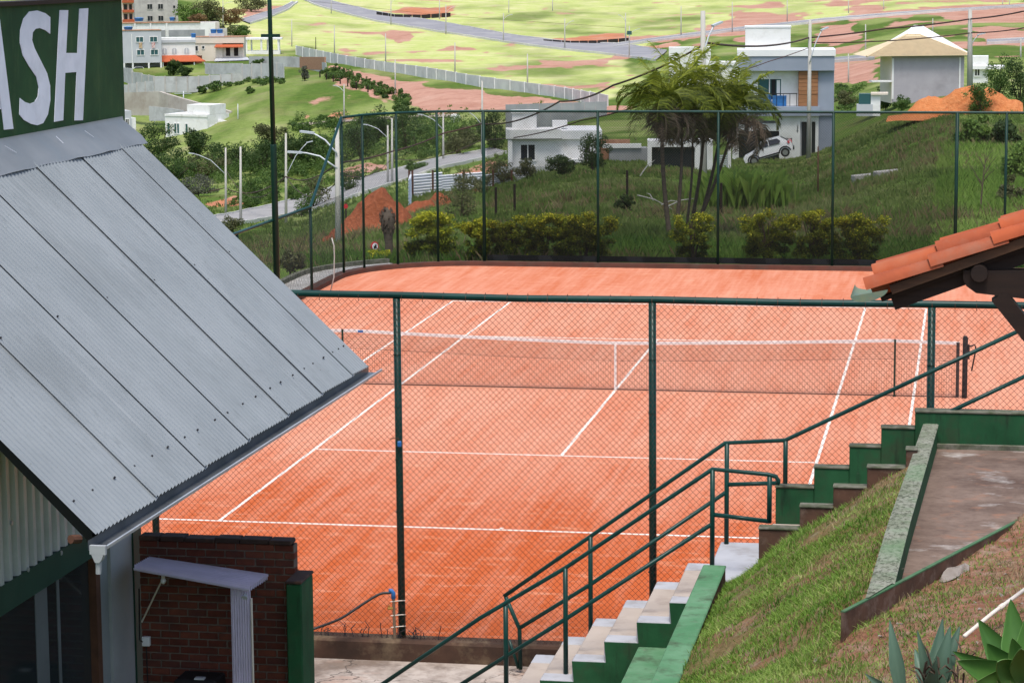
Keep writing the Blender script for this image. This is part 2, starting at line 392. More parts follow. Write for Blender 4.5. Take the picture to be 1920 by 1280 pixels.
def zt(x, y):
    x = np.asarray(x, float)-CAM[0]; y = np.asarray(y, float)-CAM[1]
    ld = np.log(np.hypot(x, y)+1e-6); z = zpol(np.arctan2(x, y), ld)
    d = np.exp(ld); amp = np.clip((d-70)/60, 0, 1)
    z = z+amp*((fbm((x+3000)/14, (y+3000)/14, 3, 3)-.5)*.5+(fbm((x+3000)/3, (y+3000)/3, 9, 2)-.5)*.12)
    return z
_DS = np.exp(np.linspace(math.log(60), math.log(3500), 3500))
def gnd(px, py, lift=0.0):
    d = ray(px, py); X = CAM[0]+d[0]*_DS; Y = CAM[1]+d[1]*_DS; Z = CAM[2]+d[2]*_DS
    below = Z <= zt(X, Y)
    k = int(np.argmax(below)) if below.any() else len(_DS)-1
    s = _DS[k]; return np.array([CAM[0]+d[0]*s, CAM[1]+d[1]*s, float(zt(CAM[0]+d[0]*s, CAM[1]+d[1]*s))+lift])

az = np.concatenate([np.radians(np.arange(-180, -26, 3.0)), np.radians(np.arange(-26, -21.5, .25)), np.radians(np.arange(-21.5, 1.6, .045)), np.radians(np.arange(1.6, 8, .25)), np.radians(np.arange(8, 180.1, 3.0))])
ds = np.concatenate([[2, 10, 25, 45, 60], np.exp(np.linspace(math.log(64.5), math.log(190), 150)), np.exp(np.linspace(math.log(192), math.log(900), 330)), np.exp(np.linspace(math.log(910), math.log(6000), 40))])
AZ, DD = np.meshgrid(az, ds); TX = CAM[0]+DD*np.sin(AZ); TY = CAM[1]+DD*np.cos(AZ); TZ = zt(TX, TY)
TZ = np.where(DD < 64, -.35, TZ)
# where the earth is bare, lush, or paled to paint sunlight in: outlines on the ground, ragged by noise
ZONES = [   # channel, value, outline
 ('sunlit_pale', .95, [(430, 110), (560, 92), (700, 110), (860, 150), (1000, 168), (1130, 190), (1200, 150), (1160, 110), (1250, 70), (1560, 40), (1930, 10), (1930, -30), (380, -30)]),  # far hill in sun, its brightness put into the ground colour
 ('sunlit_pale', .55, [(800, 60), (960, 25), (1200, 20), (1330, 30), (1290, 62), (1170, 72), (1000, 72)]),
 ('sunlit_pale', .55, [(850, 130), (1000, 110), (1140, 125), (1140, 180), (1000, 160)]),
 ('sunlit_pale', .0, [(1240, 75), (1560, 60), (1930, 55), (1930, 130), (1240, 130)]),
 ('sunlit_pale', .1, [(500, 150), (620, 140), (760, 200), (560, 225), (300, 215), (260, 150)]),
 ('pink', 1, [(606, 122), (700, 140), (860, 165), (1000, 185), (1150, 204), (1150, 216), (1000, 214), (880, 209), (800, 203), (720, 180), (640, 150)]),
 ('pink', 1, [(1180, 210), (1030, 205), (960, 212), (960, 200), (1180, 198)]),
 ('red', 1, [(705, 27), (760, 16), (845, 13), (850, 33), (760, 31)]),
 ('red', 1, [(1020, 79), (1080, 66), (1170, 63), (1180, 78), (1100, 82)]),
 ('pink', .8, [(1165, 72), (1290, 62), (1330, 48), (1420, 30), (1500, 25), (1500, 42), (1300, 72), (1180, 84)]),
 ('orange', 1, [(1182, 90), (1300, 73), (1250, 88), (1215, 104)]),
 ('pink', .9, [(1560, 35), (1680, 20), (1930, 5), (1930, 42), (1800, 44), (1740, 28), (1600, 42)]),
 ('pink', .8, [(1560, 112), (1645, 105), (1645, 155), (1560, 150)]),
 ('pink', .9, [(1540, 48), (1600, 44), (1610, 70), (1560, 90), (1530, 75)]),
 ('pink', .9, [(1850, 62), (1930, 58), (1930, 90), (1840, 82)]),
 ('pink', .85, [(900, 127), (1000, 120), (1120, 112), (1180, 95), (1180, 108), (1080, 125), (930, 134)]),
 ('pink', .8, [(690, 100), (800, 96), (900, 86), (900, 92), (800, 102), (700, 104)]),
 ('pink', .85, [(740, 80), (700, 60), (740, 55), (775, 70), (745, 78)]),
 ('pink', .9, [(1060, 165), (1140, 155), (1150, 162), (1070, 168)]),
 ('pink', .8, [(450, 20), (540, 8), (545, 20), (480, 32), (455, 30)]),
 ('pink', .9, [(620, 330), (700, 305), (740, 312), (640, 345)]),
 ('red', .7, [(395, 378), (450, 365), (470, 380), (400, 396)]),
 ('pink', .55, [(560, 260), (640, 262), (640, 275), (570, 276)]),
 ('red', .8, [(560, 221), (640, 217), (740, 208), (650, 222), (570, 226)]),
 ('pink', .9, [(780, 205), (860, 208), (870, 220), (830, 225)]),
 ('orange', .9, [(830, 335), (905, 300), (960, 305), (905, 340), (850, 345)]),
 ('pink', .85, [(625, 145), (700, 175), (745, 195), (735, 198), (680, 176), (610, 150)]),
]
ch = {'sunlit_pale': np.zeros_like(TX), 'bare': np.zeros_like(TX), 'hue': np.zeros_like(TX)}
LDg = np.log(DD)
jit_a = (fbm(TX/9+500, TY/9+500, 21, 4)-.5)*rad(1.1); jit_l = (fbm(TX/9+900, TY/9+900, 33, 4)-.5)*.10
def pip(poly, X, Y):
    ins = np.zeros(X.shape, bool); n = len(poly)
    for i in range(n):
        x0, y0 = poly[i]; x1, y1 = poly[(i+1) % n]
        if y0 == y1: continue
        c = ((y0 > Y) != (y1 > Y)) & (X < (x1-x0)*(Y-y0)/(y1-y0)+x0); ins ^= c
    return ins
for kind, val, poly in ZONES:
    W = []
    for p in poly:
        g = gnd(*p)-CAM; W.append((math.atan2(g[0], g[1]), math.log(math.hypot(g[0], g[1]))))
    ins = pip(W, AZ+jit_a*.55, LDg+jit_l*.55)
    if kind == 'sunlit_pale': ch['sunlit_pale'][ins] = val
    else:
        soft = np.clip(val*1.9-fbm(TX/5+70, TY/5+70, 55, 4)*1.45*(1.0 if val < 1 else .35), 0, 1)
        ch['bare'][ins] = np.maximum(ch['bare'], soft)[ins]; ch['hue'][ins] = {'pink': 0, 'orange': .5, 'red': 1}[kind]
n1 = fbm(TX/22+40, TY/22+40, 77, 5)
ch['bare'] = np.maximum(ch['bare'], np.clip((n1-.66)*7, 0, .8)*(DD > 300)*(ch['sunlit_pale'] > .2))
ch['sunlit_pale'] = np.clip(ch['sunlit_pale']+(fbm(TX/16, TY/16+11, 88, 4)-.5)*.5*(ch['sunlit_pale'] > .05), 0, 1)
def blur(A):
    A = A.copy()
    for _ in range(2):
        A[1:-1] = (A[:-2]+2*A[1:-1]+A[2:])/4; A[:, 1:-1] = (A[:, :-2]+2*A[:, 1:-1]+A[:, 2:])/4
    return A
sm = fbm(TX/4+140, TY/7+140, 177, 4); ch['bare'] = np.maximum(ch['bare'], np.clip((sm-.60)*6, 0, .75)*(DD > 380)*(ch['sunlit_pale'] > .1))
right = np.clip((AZ-rad(-7.5))/rad(2), 0, 1)*np.clip((DD-330)/80, 0, 1); s2 = fbm(TX/11+340, TY/26+340, 277, 5); ch['bare'] = np.maximum(ch['bare'], np.clip((s2-.50)*6, 0, .9)*right)
s3 = fbm(TX/9+40, TY/22+640, 377, 5); ch['sunlit_pale'] = np.clip(ch['sunlit_pale']+np.clip((s3-.45)*2.2, -.3, .35)*(DD > 230), 0, 1)
for c_ in ('bare', 'sunlit_pale', 'hue'): ch[c_] = blur(ch[c_])
cols = np.stack([ch['bare'], ch['sunlit_pale'], ch['hue'], np.ones_like(TX)], -1).reshape(-1, 4)
nr, nc = TX.shape; ii = np.arange(nr*nc).reshape(nr, nc)
q = np.stack([ii[:-1, :-1], ii[:-1, 1:], ii[1:, 1:], ii[1:, :-1]], -1).reshape(-1, 4)
t = NT('terrain_ground').set(.97, 0, .05)
at = t.attr('tint'); sp = t.node('ShaderNodeSeparateColor'); t.l.new(at.outputs[0], sp.inputs[0])
nb = t.noise(.12, 6, .6); nm = t.noise(.9, 6, .65); nf = t.noise(5.0, 4, .6)
g = t.mix(t.ramp(nm, .3, .7), (.06, .115, .018), (.115, .18, .032)); g = t.mix(t.ramp(nb, .48, .75), g, (.17, .165, .06))
g = t.mix(t.math('MULTIPLY', t.ramp(t.noise(.4, 6, .72), .50, .68), .7), g, (.05, .085, .018)); g = t.mix(t.ramp(nf, .5, .8), g, (.045, .07, .016))
sunlit_pale = t.mix(t.ramp(nm, .3, .72), (.36, .43, .12), (.50, .53, .21)); sunlit_pale = t.mix(t.ramp(nb, .45, .70), sunlit_pale, (.56, .53, .29)); sunlit_pale = t.mix(t.math('MULTIPLY', t.ramp(t.noise(.3, 6, .72), .52, .7), .32), sunlit_pale, (.19, .28, .06))  # pale yellow grass, lightened further to hold the far hill's sunshine
gr = t.mix(sp.outputs[1], g, sunlit_pale)
soilc = t.mix(sp.outputs[2], t.mix(t.ramp(nm, .3, .7), (.40, .215, .155), (.49, .29, .22)), t.mix(t.ramp(nm, .3, .7), (.44, .15, .065), (.52, .22, .11)))
soilc = t.mix(t.math('MULTIPLY', t.ramp(t.noise(.16, 7, .7), .46, .66), .75), soilc, (.30, .14, .095)); soilc = t.mix(t.math('MULTIPLY', t.ramp(t.noise(.07, 5, .6), .52, .7), .6), soilc, (.54, .37, .29)); soilc = t.mix(t.ramp(nf, .45, .8), soilc, (.34, .185, .13))
edge = t.math('ADD', sp.outputs[0], t.math('MULTIPLY', t.math('SUBTRACT', nm, .5), .7))
t.color(t.mix(t.ramp(edge, .38, .58), gr, soilc)); t.bump(nm, .5, .3)
terrain = mesh_np('terrain', np.stack([TX, TY, TZ], -1).reshape(-1, 3), q, 'terrain_ground', tint=cols, smooth=True)
tag(terrain, kind='structure')

# ------------------------------------------------------------------ roads on the hills
def resample(pl, n):
    pl = np.array(pl, float); s = np.concatenate([[0], np.cumsum(np.hypot(*np.diff(pl, axis=0).T))]); u = np.linspace(0, s[-1], n)
    return np.stack([np.interp(u, s, pl[:, 0]), np.interp(u, s, pl[:, 1])], 1)
def smooth_pl(P, k=3):
    P = np.array(P)
    for _ in range(k): P[1:-1] = (P[:-2]+2*P[1:-1]+P[2:])/4
    return P
ROADS = []
def ribbon(name, e1, e2, m, lift, n=60, k=5, kerb=None):
    A = [gnd(*p) for p in resample(e1, n)]; B = [gnd(*p) for p in resample(e2, n)]
    A = smooth_pl(A); B = smooth_pl(B); rows = []; ROADS.append([(p[0], p[1]) for p in A]+[(p[0], p[1]) for p in B[::-1]])
    for a, b in zip(A, B):
        row = []
        for j in range(k+1):
            p = a+(b-a)*j/k; row.append((p[0], p[1], float(zt(p[0], p[1]))+lift))
        rows.append(row)
    mb = MB(); mb.sheet(rows); o = mb.build(name, m); tag(o, kind='structure')
    if kerb:
        for side in (0, -1):
            mb = MB(); rr = []
            for row in rows:
                p = np.array(row[side]); c = np.array(row[1 if side == 0 else -2]); d = (p-c); d[2] = 0; d /= np.linalg.norm(d)+1e-9
                a = p-d*kerb*.2; b = p+d*kerb
                rr.append([(a[0], a[1], p[2]-.1), (a[0], a[1], p[2]+.16), (b[0], b[1], p[2]+.16), (b[0], b[1], p[2]-.4)])
            mb.sheet(rr); mb.build('kerb', 'kerb', o)
    return o
ribbon('hill_road', [(556, -8), (572, 3), (600, 14), (660, 30), (700, 40), (800, 57), (960, 82), (1060, 95), (1140, 103), (1230, 115)],
       [(592, -8), (612, 2), (650, 11), (700, 23), (760, 34), (820, 42), (960, 68), (1080, 83), (1160, 84), (1250, 98)], 'asphalt', .3, 90, 6, kerb=.5)
ribbon('hill_road', [(468, 46), (500, 36), (540, 20), (556, 6)], [(452, 40), (490, 28), (530, 16), (549, 6)], 'asphalt', .36, 30, 4, kerb=.5)
ribbon('hill_road', [(1150, 90), (1260, 74), (1400, 57), (1560, 40), (1700, 28), (1930, 13)], [(1150, 86), (1260, 70), (1400, 53), (1560, 36), (1700, 25), (1930, 11)], 'asphalt', .34, 50, 3, kerb=.9)
ribbon('hill_road', [(1560, 118), (1640, 112)], [(1560, 113), (1640, 107)], 'asphalt', .34, 14, 3, kerb=.5)
ribbon('hill_road', [(1850, 84), (1930, 80)], [(1850, 79), (1930, 75)], 'asphalt', .34, 14, 3, kerb=.5)
ribbon('valley_road', [(380, 424), (460, 421), (560, 402), (640, 379), (740, 346), (820, 319), (905, 300), (950, 288)],
       [(380, 414), (440, 403), (520, 386), (620, 356), (700, 332), (800, 306), (870, 292), (930, 281)], 'road_pale', .22, 80, 6, kerb=.3)
mat('retaining_track', (.36, .30, .25), (.30, .25, .21), .3, rough=.95, spec=.05)
ribbon('dirt_track', [(560, 238), (640, 232), (720, 226), (850, 222)], [(560, 233), (640, 228), (720, 221), (850, 217)], 'retaining_track', .2, 40, 3)

# ================================================================== tennis court
KX, KY = -9.1, 18.72
edge_pts = [(KX, -17.9), (KX, 15.6)]
for i in range(1, 13):
    a = math.pi-(math.pi/2)*i/12; edge_pts.append((KX+3.0+3.0*math.cos(a), 15.6+3.1*math.sin(a)))
edge_pts += [(0, KY), (9, KY), (22, KY)]
mb = MB(); poly = edge_pts+[(22, -17.9)]
mb.add([(x, y, 0) for x, y in poly], [tuple(range(len(poly)))[::-1]])
t = NT('clay').set(.98, 0, .04)
sx = t.node('ShaderNodeSeparateXYZ'); t.l.new(t.tc.outputs['Object'], sx.inputs[0])
dmp = t.ramp(sx.outputs[1], -5.0, -13.5); far = t.ramp(sx.outputs[1], 10.5, 13.0)
n1 = t.noise(.33, 5, .6, stretch=(1, .5, 1)); n2 = t.noise(1.6, 6, .62, stretch=(1.8, .16, 1)); n6 = t.noise(6, 3, .5, stretch=(1.6, .06, 1)); n3 = t.noise(7, 4, .6, stretch=(1, .6, 1)); n4 = t.noise(30, 3, .6); n5 = t.noise(2.6, 8, .74, stretch=(.45, 1.5, 1, 8))
wet = t.math('ADD', t.math('MULTIPLY', dmp, .50), t.math('MULTIPLY', t.math('SUBTRACT', n1, .5), .65))
wet = t.math('ADD', wet, t.math('MULTIPLY', t.math('SUBTRACT', n2, .5), .75))
wet = t.math('ADD', wet, t.math('MULTIPLY', far, .12)); wet = t.math('ADD', wet, t.math('MULTIPLY', t.math('SUBTRACT', n6, .5), .5))
wet = t.math('ADD', wet, t.math('MULTIPLY', t.math('SUBTRACT', n3, .5), .35))
c = t.mix(t.ramp(wet, -.12, .52), (.61, .275, .18), (.465, .102, .032))
c = t.mix(t.math('MULTIPLY', t.ramp(n5, .54, .70), .7), c, (.68, .34, .21))
c = t.mix(t.math('MULTIPLY', t.ramp(n4, .55, .8), .25), c, (.40, .11, .05))
t.color(c); t.bump(t.math('ADD', n3, n4), .5, .012)
tag(mb.build('clay_court', 'clay'), kind='structure')
def line(x0, x1, y0, y1):
    mb = MB(); mb.box(x0, x1, y0, y1, -.02, .005); tag(mb.build('court_line', 'line_white'), kind='structure')
w = .05
for x in (-5.485, 5.485, -4.115, 4.115): line(x-w/2, x+w/2, -11.86, 11.86)
for y in (-11.885, 11.885): line(-5.51, 5.51, y-w*.6, y+w*.6)
for y in (-6.4, 6.4): line(-4.09, 4.09, y-w/2, y+w/2)
line(-.025, .025, -6.375, 6.375); line(-.025, .025, -11.82, -11.75)

# kerb round the court
def strip(name, pts, w, z0, z1, m, side=1, parent=None):
    P = np.array(pts, float); n = len(P); N = np.zeros_like(P)
    for i in range(n):
        d = P[min(i+1, n-1)]-P[max(i-1, 0)]; d /= np.linalg.norm(d); N[i] = (-d[1]*side, d[0]*side)
    rows = []
    for i in range(n):
        a = P[i]; b = P[i]+N[i]*w
        rows.append([(a[0], a[1], z0), (a[0], a[1], z1), (b[0], b[1], z1), (b[0], b[1], z0)])
    mb = MB(); mb.sheet(rows); return mb.build(name, m, parent)
mat('court_kerb', (.13, .060, .045), (.085, .048, .038), 2, rough=.95, spec=.05, c3=(.10, .08, .065), s3=1.5, bump=.2)
tag(strip('court_kerb', edge_pts, .26, -.3, .11, 'court_kerb', 1), kind='structure')
outer = [(-10.2, 9), (-10.2, 15.6)]+[(KX+3.0+4.1*math.cos(math.pi-(math.pi/2)*i/12), 15.6+4.1*math.sin(math.pi-(math.pi/2)*i/12)) for i in range(1, 8)]
tag(strip('path_kerb', outer, .14, -.4, .14, 'mossy_top', 1), kind='structure')
inner = [(-9.37, 9), (-9.37, 15.6)]+[(KX+3.0+3.27*math.cos(math.pi-(math.pi/2)*i/12), 15.6+3.37*math.sin(math.pi-(math.pi/2)*i/12)) for i in range(1, 8)]
mb = MB(); mb.sheet([[(a[0], a[1], .03), (b[0], b[1], .03)] for a, b in zip(inner, outer)]); tag(mb.build('side_path', 'concrete'), kind='structure')

# ------------------------------------------------------------------ fences
def chain(mb, a, u, L, H, pitch, r, seed=0):
    """diagonal wires of a chain-link panel: a lower corner, u unit direction, L long, H high"""
    a = np.array(a, float); u = np.array(u, float); up = np.array([0, 0, 1.0]); nrm = np.cross(u, up)
    rr = np.random.default_rng(seed)
    for sgn in (1, -1):
        k = -int(H/pitch)-1
        while k*pitch < L+H:
            c = k*pitch; k += 1
            # line x = c + sgn*z (sgn 1) ; x = c - z (sgn -1, shifted)
            if sgn == 1: x0, x1 = c, c+H
            else: x0, x1 = c, c-H
            z0, z1 = 0.0, H
            pts = []
            for x, z, xo, zo in ((x0, z0, x1, z1), (x1, z1, x0, z0)):
                if x < 0: s = (0-x)/(xo-x) if xo != x else 2; x, z = 0, z+(zo-z)*s
                elif x > L: s = (L-x)/(xo-x) if xo != x else 2; x, z = L, z+(zo-z)*s
                pts.append((x, z))
            (xa, za), (xb, zb) = pts
            if min(za, zb) < -1e-6 or max(za, zb) > H+1e-6 or abs(za-zb) < .02: continue
            off = nrm*(.003*sgn); m = 4
            P = [a+u*(xa+(xb-xa)*i/m)+up*(za+(zb-za)*i/m)+off+nrm*(rr.normal(0, .006) if 0 < i < m else 0)+u*(rr.normal(0, .004) if 0 < i < m else 0) for i in range(m+1)]
            mb.tube(P, r, 3, cap=False)
def rail(mb, pts, r, n=8): mb.tube(pts, r, n)

# near fence
FY = -18.02
fence = thing('chain_link_fence', 'green pipe chain-link fence in front, between the stairs and the clay court', 'fence', (2.9, FY, 0))
px_posts = [-3.05, -0.06, 2.92, 6.06, 9.1]
ZT = 4.14
mb = MB(); rail(mb, [(-4.5, FY, ZT+.02), (-3.05, FY, ZT+.01), (-.06, FY, ZT+.005), (1.4, FY, ZT-.012), (2.92, FY, ZT), (4.5, FY, ZT-.01), (6.06, FY, ZT), (10.5, FY, ZT)], .041, 12)
tr = mb.build('top_rail', 'green_paint', fence, world=True, smooth=True)
mb = MB()
x = -4.3
while x < 10.2:
    mb.tube([(x+.045*0, FY-.043, ZT-.06), (x, FY-.047, ZT), (x, FY, ZT+.047), (x, FY+.047, ZT)], .0035, 4); x += .245+R.uniform(-.02, .02)
mb.build('tie_wire', 'wire', fence, world=True)['kind'] = 'stuff'
for x in px_posts:
    mb = MB(); mb.tube([(x+.012, FY, -.1), (x, FY, ZT-.035)], .044, 12); mb.build('post', 'green_paint', fence, world=True, smooth=True)
    mb = MB()
    for z in np.arange(.35, ZT-.2, .62): mb.tube([(x, FY, z-.006), (x, FY, z+.006)], .0475, 10)
    mb.build('tie_band', 'green_paint_far', fence, world=True)['kind'] = 'stuff'
xs = [-4.5]+px_posts
for i in range(len(xs)-1):
    mb = MB(); chain(mb, (xs[i], FY-.05, .06), (1, 0, 0), xs[i+1]-xs[i], ZT-.10, .0735, .0023, i)
    mb.build('wire_mesh', 'wire', fence, world=True)['kind'] = 'stuff'
mb = MB(); mb.tube([(-4.5, FY-.05, .07), (10.4, FY-.05, .07)], .006, 5); mb.build('bottom_wire', 'wire', fence, world=True)
mb = MB()
for i in range(24):
    x = (-1.1+R.random()*1.0) if i < 12 else (-.1+R.random()*.55); z = .08; h = R.uniform(.06, .2)
    mb.tube([(x, FY-.06, z), (x+R.uniform(-.03, .03), FY-.06, z+h*.6), (x+R.uniform(-.07, .07), FY-.07, z+h)], .005, 4)
tag(mb.build('weed_stalks', 'dark_screw'), 'dried dark weed stalks at the foot of the near fence', 'weeds', kind='stuff')
mat('fence_kerb', (.085, .050, .036), (.05, .033, .026), 3, rough=.95, spec=.05, c3=(.19, .14, .09), s3=2.2, bump=.25, bscale=20)
mb = MB(); mb.bbox(-4.5, 10.5, FY-.17, FY+.14, -.4, .075, .03); tag(mb.build('fence_kerb', 'fence_kerb'), kind='structure')

# far fence with rounded corner
FB = [(-9.13, 16.0), (-8.85, 17.05), (-8.17, 17.95), (-7.24, 18.62), (-6.06, 18.88), (-3.06, 18.88), (.05, 18.88), (2.97, 18.88), (6.06, 18.88), (7.28, 18.88), (10.3, 18.88), (13.4, 18.88)]
bf = thing('court_back_fence', 'tall green chain-link fence with rounded corner behind the clay court', 'fence', (-3, 18.88, 0))
HB = 4.02
crv = [np.array((*p, HB)) for p in FB]
mb = MB(); mb.tube(crv, .033, 8); mb.build('top_rail', 'green_paint', bf, world=True, smooth=True)
for i, p in enumerate(FB):
    r = .034 if i not in (4, 8) else .045
    mb = MB(); mb.tube([(p[0], p[1], -.1), (p[0], p[1], HB)], r, 8); mb.build('post', 'green_paint_far', bf, world=True, smooth=True)
for i in range(len(FB)-1):
    a = np.array((*FB[i], .14)); b = np.array((*FB[i+1], .14)); L = np.linalg.norm(b-a)
    mb = MB(); chain(mb, a, (b-a)/L, L, HB-.16, .068, .0022, 40+i); mb.build('wire_mesh', 'wire_far', bf, world=True)['kind'] = 'stuff'
# shade cloth hung on the middle bays
t = NT('shade_cloth'); t.set(.95, 0, .05); t.color((.006, .008, .0075))
tr_ = t.node('ShaderNodeBsdfTransparent'); mx = t.node('ShaderNodeMixShader')
t.l.new(t.ramp(t.noise(1.3, 5, .6, stretch=(.3, 1, 1)), -.4, 2.1), mx.inputs[0]); mx.inputs[0].default_value = .5
t.l.new(tr_.outputs[0], mx.inputs[1]); t.l.new(t.b.outputs[0], mx.inputs[2]); t.l.new(mx.outputs[0], t.out.inputs[0])
rows = []
for j in range(9):
    row = []
    for i in range(121):
        x = -6.0+12.02*i/120; z = .13+(HB-.16)*j/8
        sag = .03*math.sin(x*2.1+j*.6)*(1-abs(j/4-1)); row.append((x+(.02*math.sin(j*1.3) if i in (0, 120) else 0), 18.94+.02*math.sin(x*5.3+j)+sag, z))
    rows.append(row)
mb = MB(); mb.sheet(rows); tag(mb.build('shade_cloth', 'shade_cloth', None, smooth=True), 'dark see-through shade cloth hung on the back fence', 'shade cloth')
mat('hem', (.012, .016, .018), rough=.9)
mb = MB(); mb.box(-6.0, 6.02, 18.95, 18.965, .12, .27); mb.build('hem', 'hem', bpy.data.objects['shade_cloth'])
# low side fence
S1 = V(585, 388, 12.55); S1 = np.array([-9.07, 12.55, S1[2]])
S0 = VX(450, 435, -9.07)
sf = thing('side_fence', 'low green chain-link side fence stepping down beyond the metal roof', 'fence', (-9.07, 12.55, 0))
mb = MB(); mb.tube([(-9.13, 16.0, HB), S1, (-9.07, S0[1], S0[2]), (-9.07, S0[1]-10, S0[2]+.1)], .037, 8); mb.build('top_rail', 'green_paint', sf, world=True, smooth=True)
for y, z in ((12.55, S1[2]), (9.4, S0[2]+.02), (6.3, S0[2]+.02)):
    mb = MB(); mb.tube([(-9.07, y, -.1), (-9.07, y, z)], .036, 8); mb.build('post', 'green_paint_far', sf, world=True, smooth=True)
mb = MB(); chain(mb, (-9.07, S0[1]-9, .1), (0, 1, 0), 12.55-S0[1]+9, min(S0[2], S1[2])-.12, .068, .0022, 90); mb.build('wire_mesh', 'wire_far', sf, world=True)['kind'] = 'stuff'
mb = MB(); chain(mb, (-9.09, 12.55, .1), (-.017, 1, 0), 3.45, S1[2]-.12, .068, .0022, 91); mb.build('wire_mesh', 'wire_far', sf, world=True)['kind'] = 'stuff'
# tall lamp mast on the side fence
P0 = VX(519, 505, -9.0); P1 = V(511, 60, P0[1])
ms = thing('lamp_mast', 'tall dark green mast with short crossbar beside the metal roof', 'mast', (P0[0], P0[1], 0))
mb = MB(); zj = V(514, 273, P0[1])[2]
mb.tube([(P0[0], P0[1], -.2), (P0[0]-.02, P0[1], zj), (P0[0]-.02, P0[1], zj+.02)], [.075, .07, .07], 10); mb.build('lower_pole', 'green_paint_far', ms, world=True, smooth=True)
mb = MB(); mb.tube([(P0[0]-.02, P0[1], zj), (P0[0]-.05, P0[1], zj+5.5)], [.055, .045], 10); mb.build('upper_pole', 'green_paint_far', ms, world=True, smooth=True)
mb = MB(); mb.box(P0[0]-.03-.21, P0[0]-.03+.21, P0[1]-.05, P0[1]+.05, P1[2]-.12, P1[2]-.05); mb.build('crossbar', 'green_paint_far', ms, world=True)

# ------------------------------------------------------------------ net
nt = thing('tennis_net', 'black tennis net with white band stretched across the clay court', 'net', (0, 0, 0))
def ztop(x):
    a = abs(x); return .914+(1.055-.914)*min(a/5.03, 1)**1.35-(.02*(a-5.03) if a > 5.03 else 0)
xs = np.linspace(-6.3, 6.3, 85)
rows = [[(x, -.012, ztop(x)-.055) for x in xs], [(x, -.014, ztop(x)) for x in xs], [(x, .014, ztop(x)) for x in xs], [(x, .012, ztop(x)-.055) for x in xs]]
mb = MB(); mb.sheet(rows); mb.build('white_band', 'net_tape', nt)
mb = MB()
for x in np.arange(-6.3, 6.3, .045): mb.tube([(x, 0, .02), (x, 0, ztop(x)-.05)], .0019, 3, cap=False)
for k in range(22):
    s = k/22.0; mb.tube([(x, 0, .02+(ztop(x)-.07)*s) for x in xs[::4]], .0019, 3, cap=False)
for x in np.arange(-6.28, 6.3, .045): mb.tube([(x, .006, ztop(x)-.36), (x, .006, ztop(x)-.05)], .0019, 3, cap=False)
mb.build('net_mesh', 'net_cord', nt)['kind'] = 'stuff'
mb = MB(); mb.tube([(x, 0, .02) for x in xs[::4]], .009, 5); mb.tube([(x, 0, ztop(x)-.36) for x in xs[::2]], .003, 4); mb.build('bottom_cord', 'net_cord', nt)
mb = MB(); mb.box(-.02, .02, -.02, .02, 0, .90); mb.build('centre_strap', 'net_tape', nt)
mb = MB(); mb.box(6.24, 6.30, -.015, .015, .02, 1.02); mb.build('side_band', 'net_cord', nt)
mb = MB(); mb.box(-4.90, -4.80, -.022, -.016, ztop(4.85)-.052, ztop(4.85)-.006); mb.build('maker_patch', 'blue_plastic', nt)
for s, nm in ((1, 'black net post with winding crank at the right end of the net'), (-1, 'net post behind the corner of the metal roof')):
    p = thing('net_post', nm, 'net post', (6.4*s, 0, 0))
    mb = MB(); mb.tube([(0, 0, -.1), (0, 0, 1.1), (0, 0, 1.14)], [.05, .05, .03], 10); mb.build('post', 'black', p, smooth=True, sharp=40)
    mb = MB(); mb.box(.05*s-.03, .05*s+.03, -.04, .04, .72, .98); mb.build('winder', 'black', p)
    mb = MB(); mb.tube([(.08*s, 0, .95), (.17*s, 0, .98), (.19*s, 0, .9), (.12*s, 0, .5)], .016, 6); mb.build('crank', 'black', p)
for s, nm in ((5.14, 'thin green singles stick near the right end of the net'), (-5.2, 'thin green singles stick by the corner of the metal roof')):
    mb = MB(); mb.box(-.018, .018, -.035, -.012, 0, ztop(5.1)+.005); mb.box(-.03, .03, -.037, .025, 0, .02)
    o = mb.build('singles_stick', 'green_paint_far'); o.location = (s, 0, 0); tag(o, nm, 'net stick')
# ================================================================== hall with metal roof, left
mat('glass_post', (.10, .11, .115), (.13, .14, .145), 2, rough=.7)
mat('grey_panel_light', (.30, .32, .33), (.35, .37, .38), 2, rough=.7)
def PL(x, y, p0, n):
    d = ray(x, y); p0 = np.array(p0, float); n = np.array(n, float)
    return CAM+d*(np.dot(p0-CAM, n)/np.dot(d, n))
HA = rad(-1.16)
hall = thing('sports_hall', 'hall with grey corrugated metal roof, deep eave and green beam', 'building', (.99, -23.65, 0), HA)
Hinv = np.array(WM[hall.name].inverted())
def hl(P): return Hinv[:3, :3] @ np.array(P, float)+Hinv[:3, 3]
Hn = np.array([math.cos(HA), math.sin(HA), 0])            # +x of the hall in the world
def hall_pt(px, py, xl):                                   # photo pixel -> hall coordinates on the plane x = xl
    p0 = np.array(WM[hall.name] @ Vector((xl, 0, 0))); return hl(PL(px, py, p0, Hn))
SL = (6.32-4.26)/2.16
def roof_z(x): return 4.26-SL*x
seams = [-7.39, -6.18, -5.08, -3.98, -2.85, -1.8, -.78, -.2]
rowx = [.0, -.7, -1.5, -2.2]
for i in range(7):
    y0, y1 = seams[i], seams[i+1]; y1o = min(y1+.06, -.18); n = int(round((y1o-y0)/.076))*6
    rows = []
    for x in rowx:
        row = []
        for j in range(n+1):
            y = y0+(y1o-y0)*j/n; lift = .02*(1-(y-y0)/(y1o-y0))-.004
            wv = .0095*math.sin(2*math.pi*(y-y0)/.076)
            row.append((x+.4*wv+(R.uniform(-.0, .0)), y, roof_z(x)+lift+wv))
        rows.append(row)
    mb = MB(); mb.sheet(rows); mb.build('roof_sheet', 'galv', hall, smooth=True)
mb = MB()   # eave edge closure and rafters below
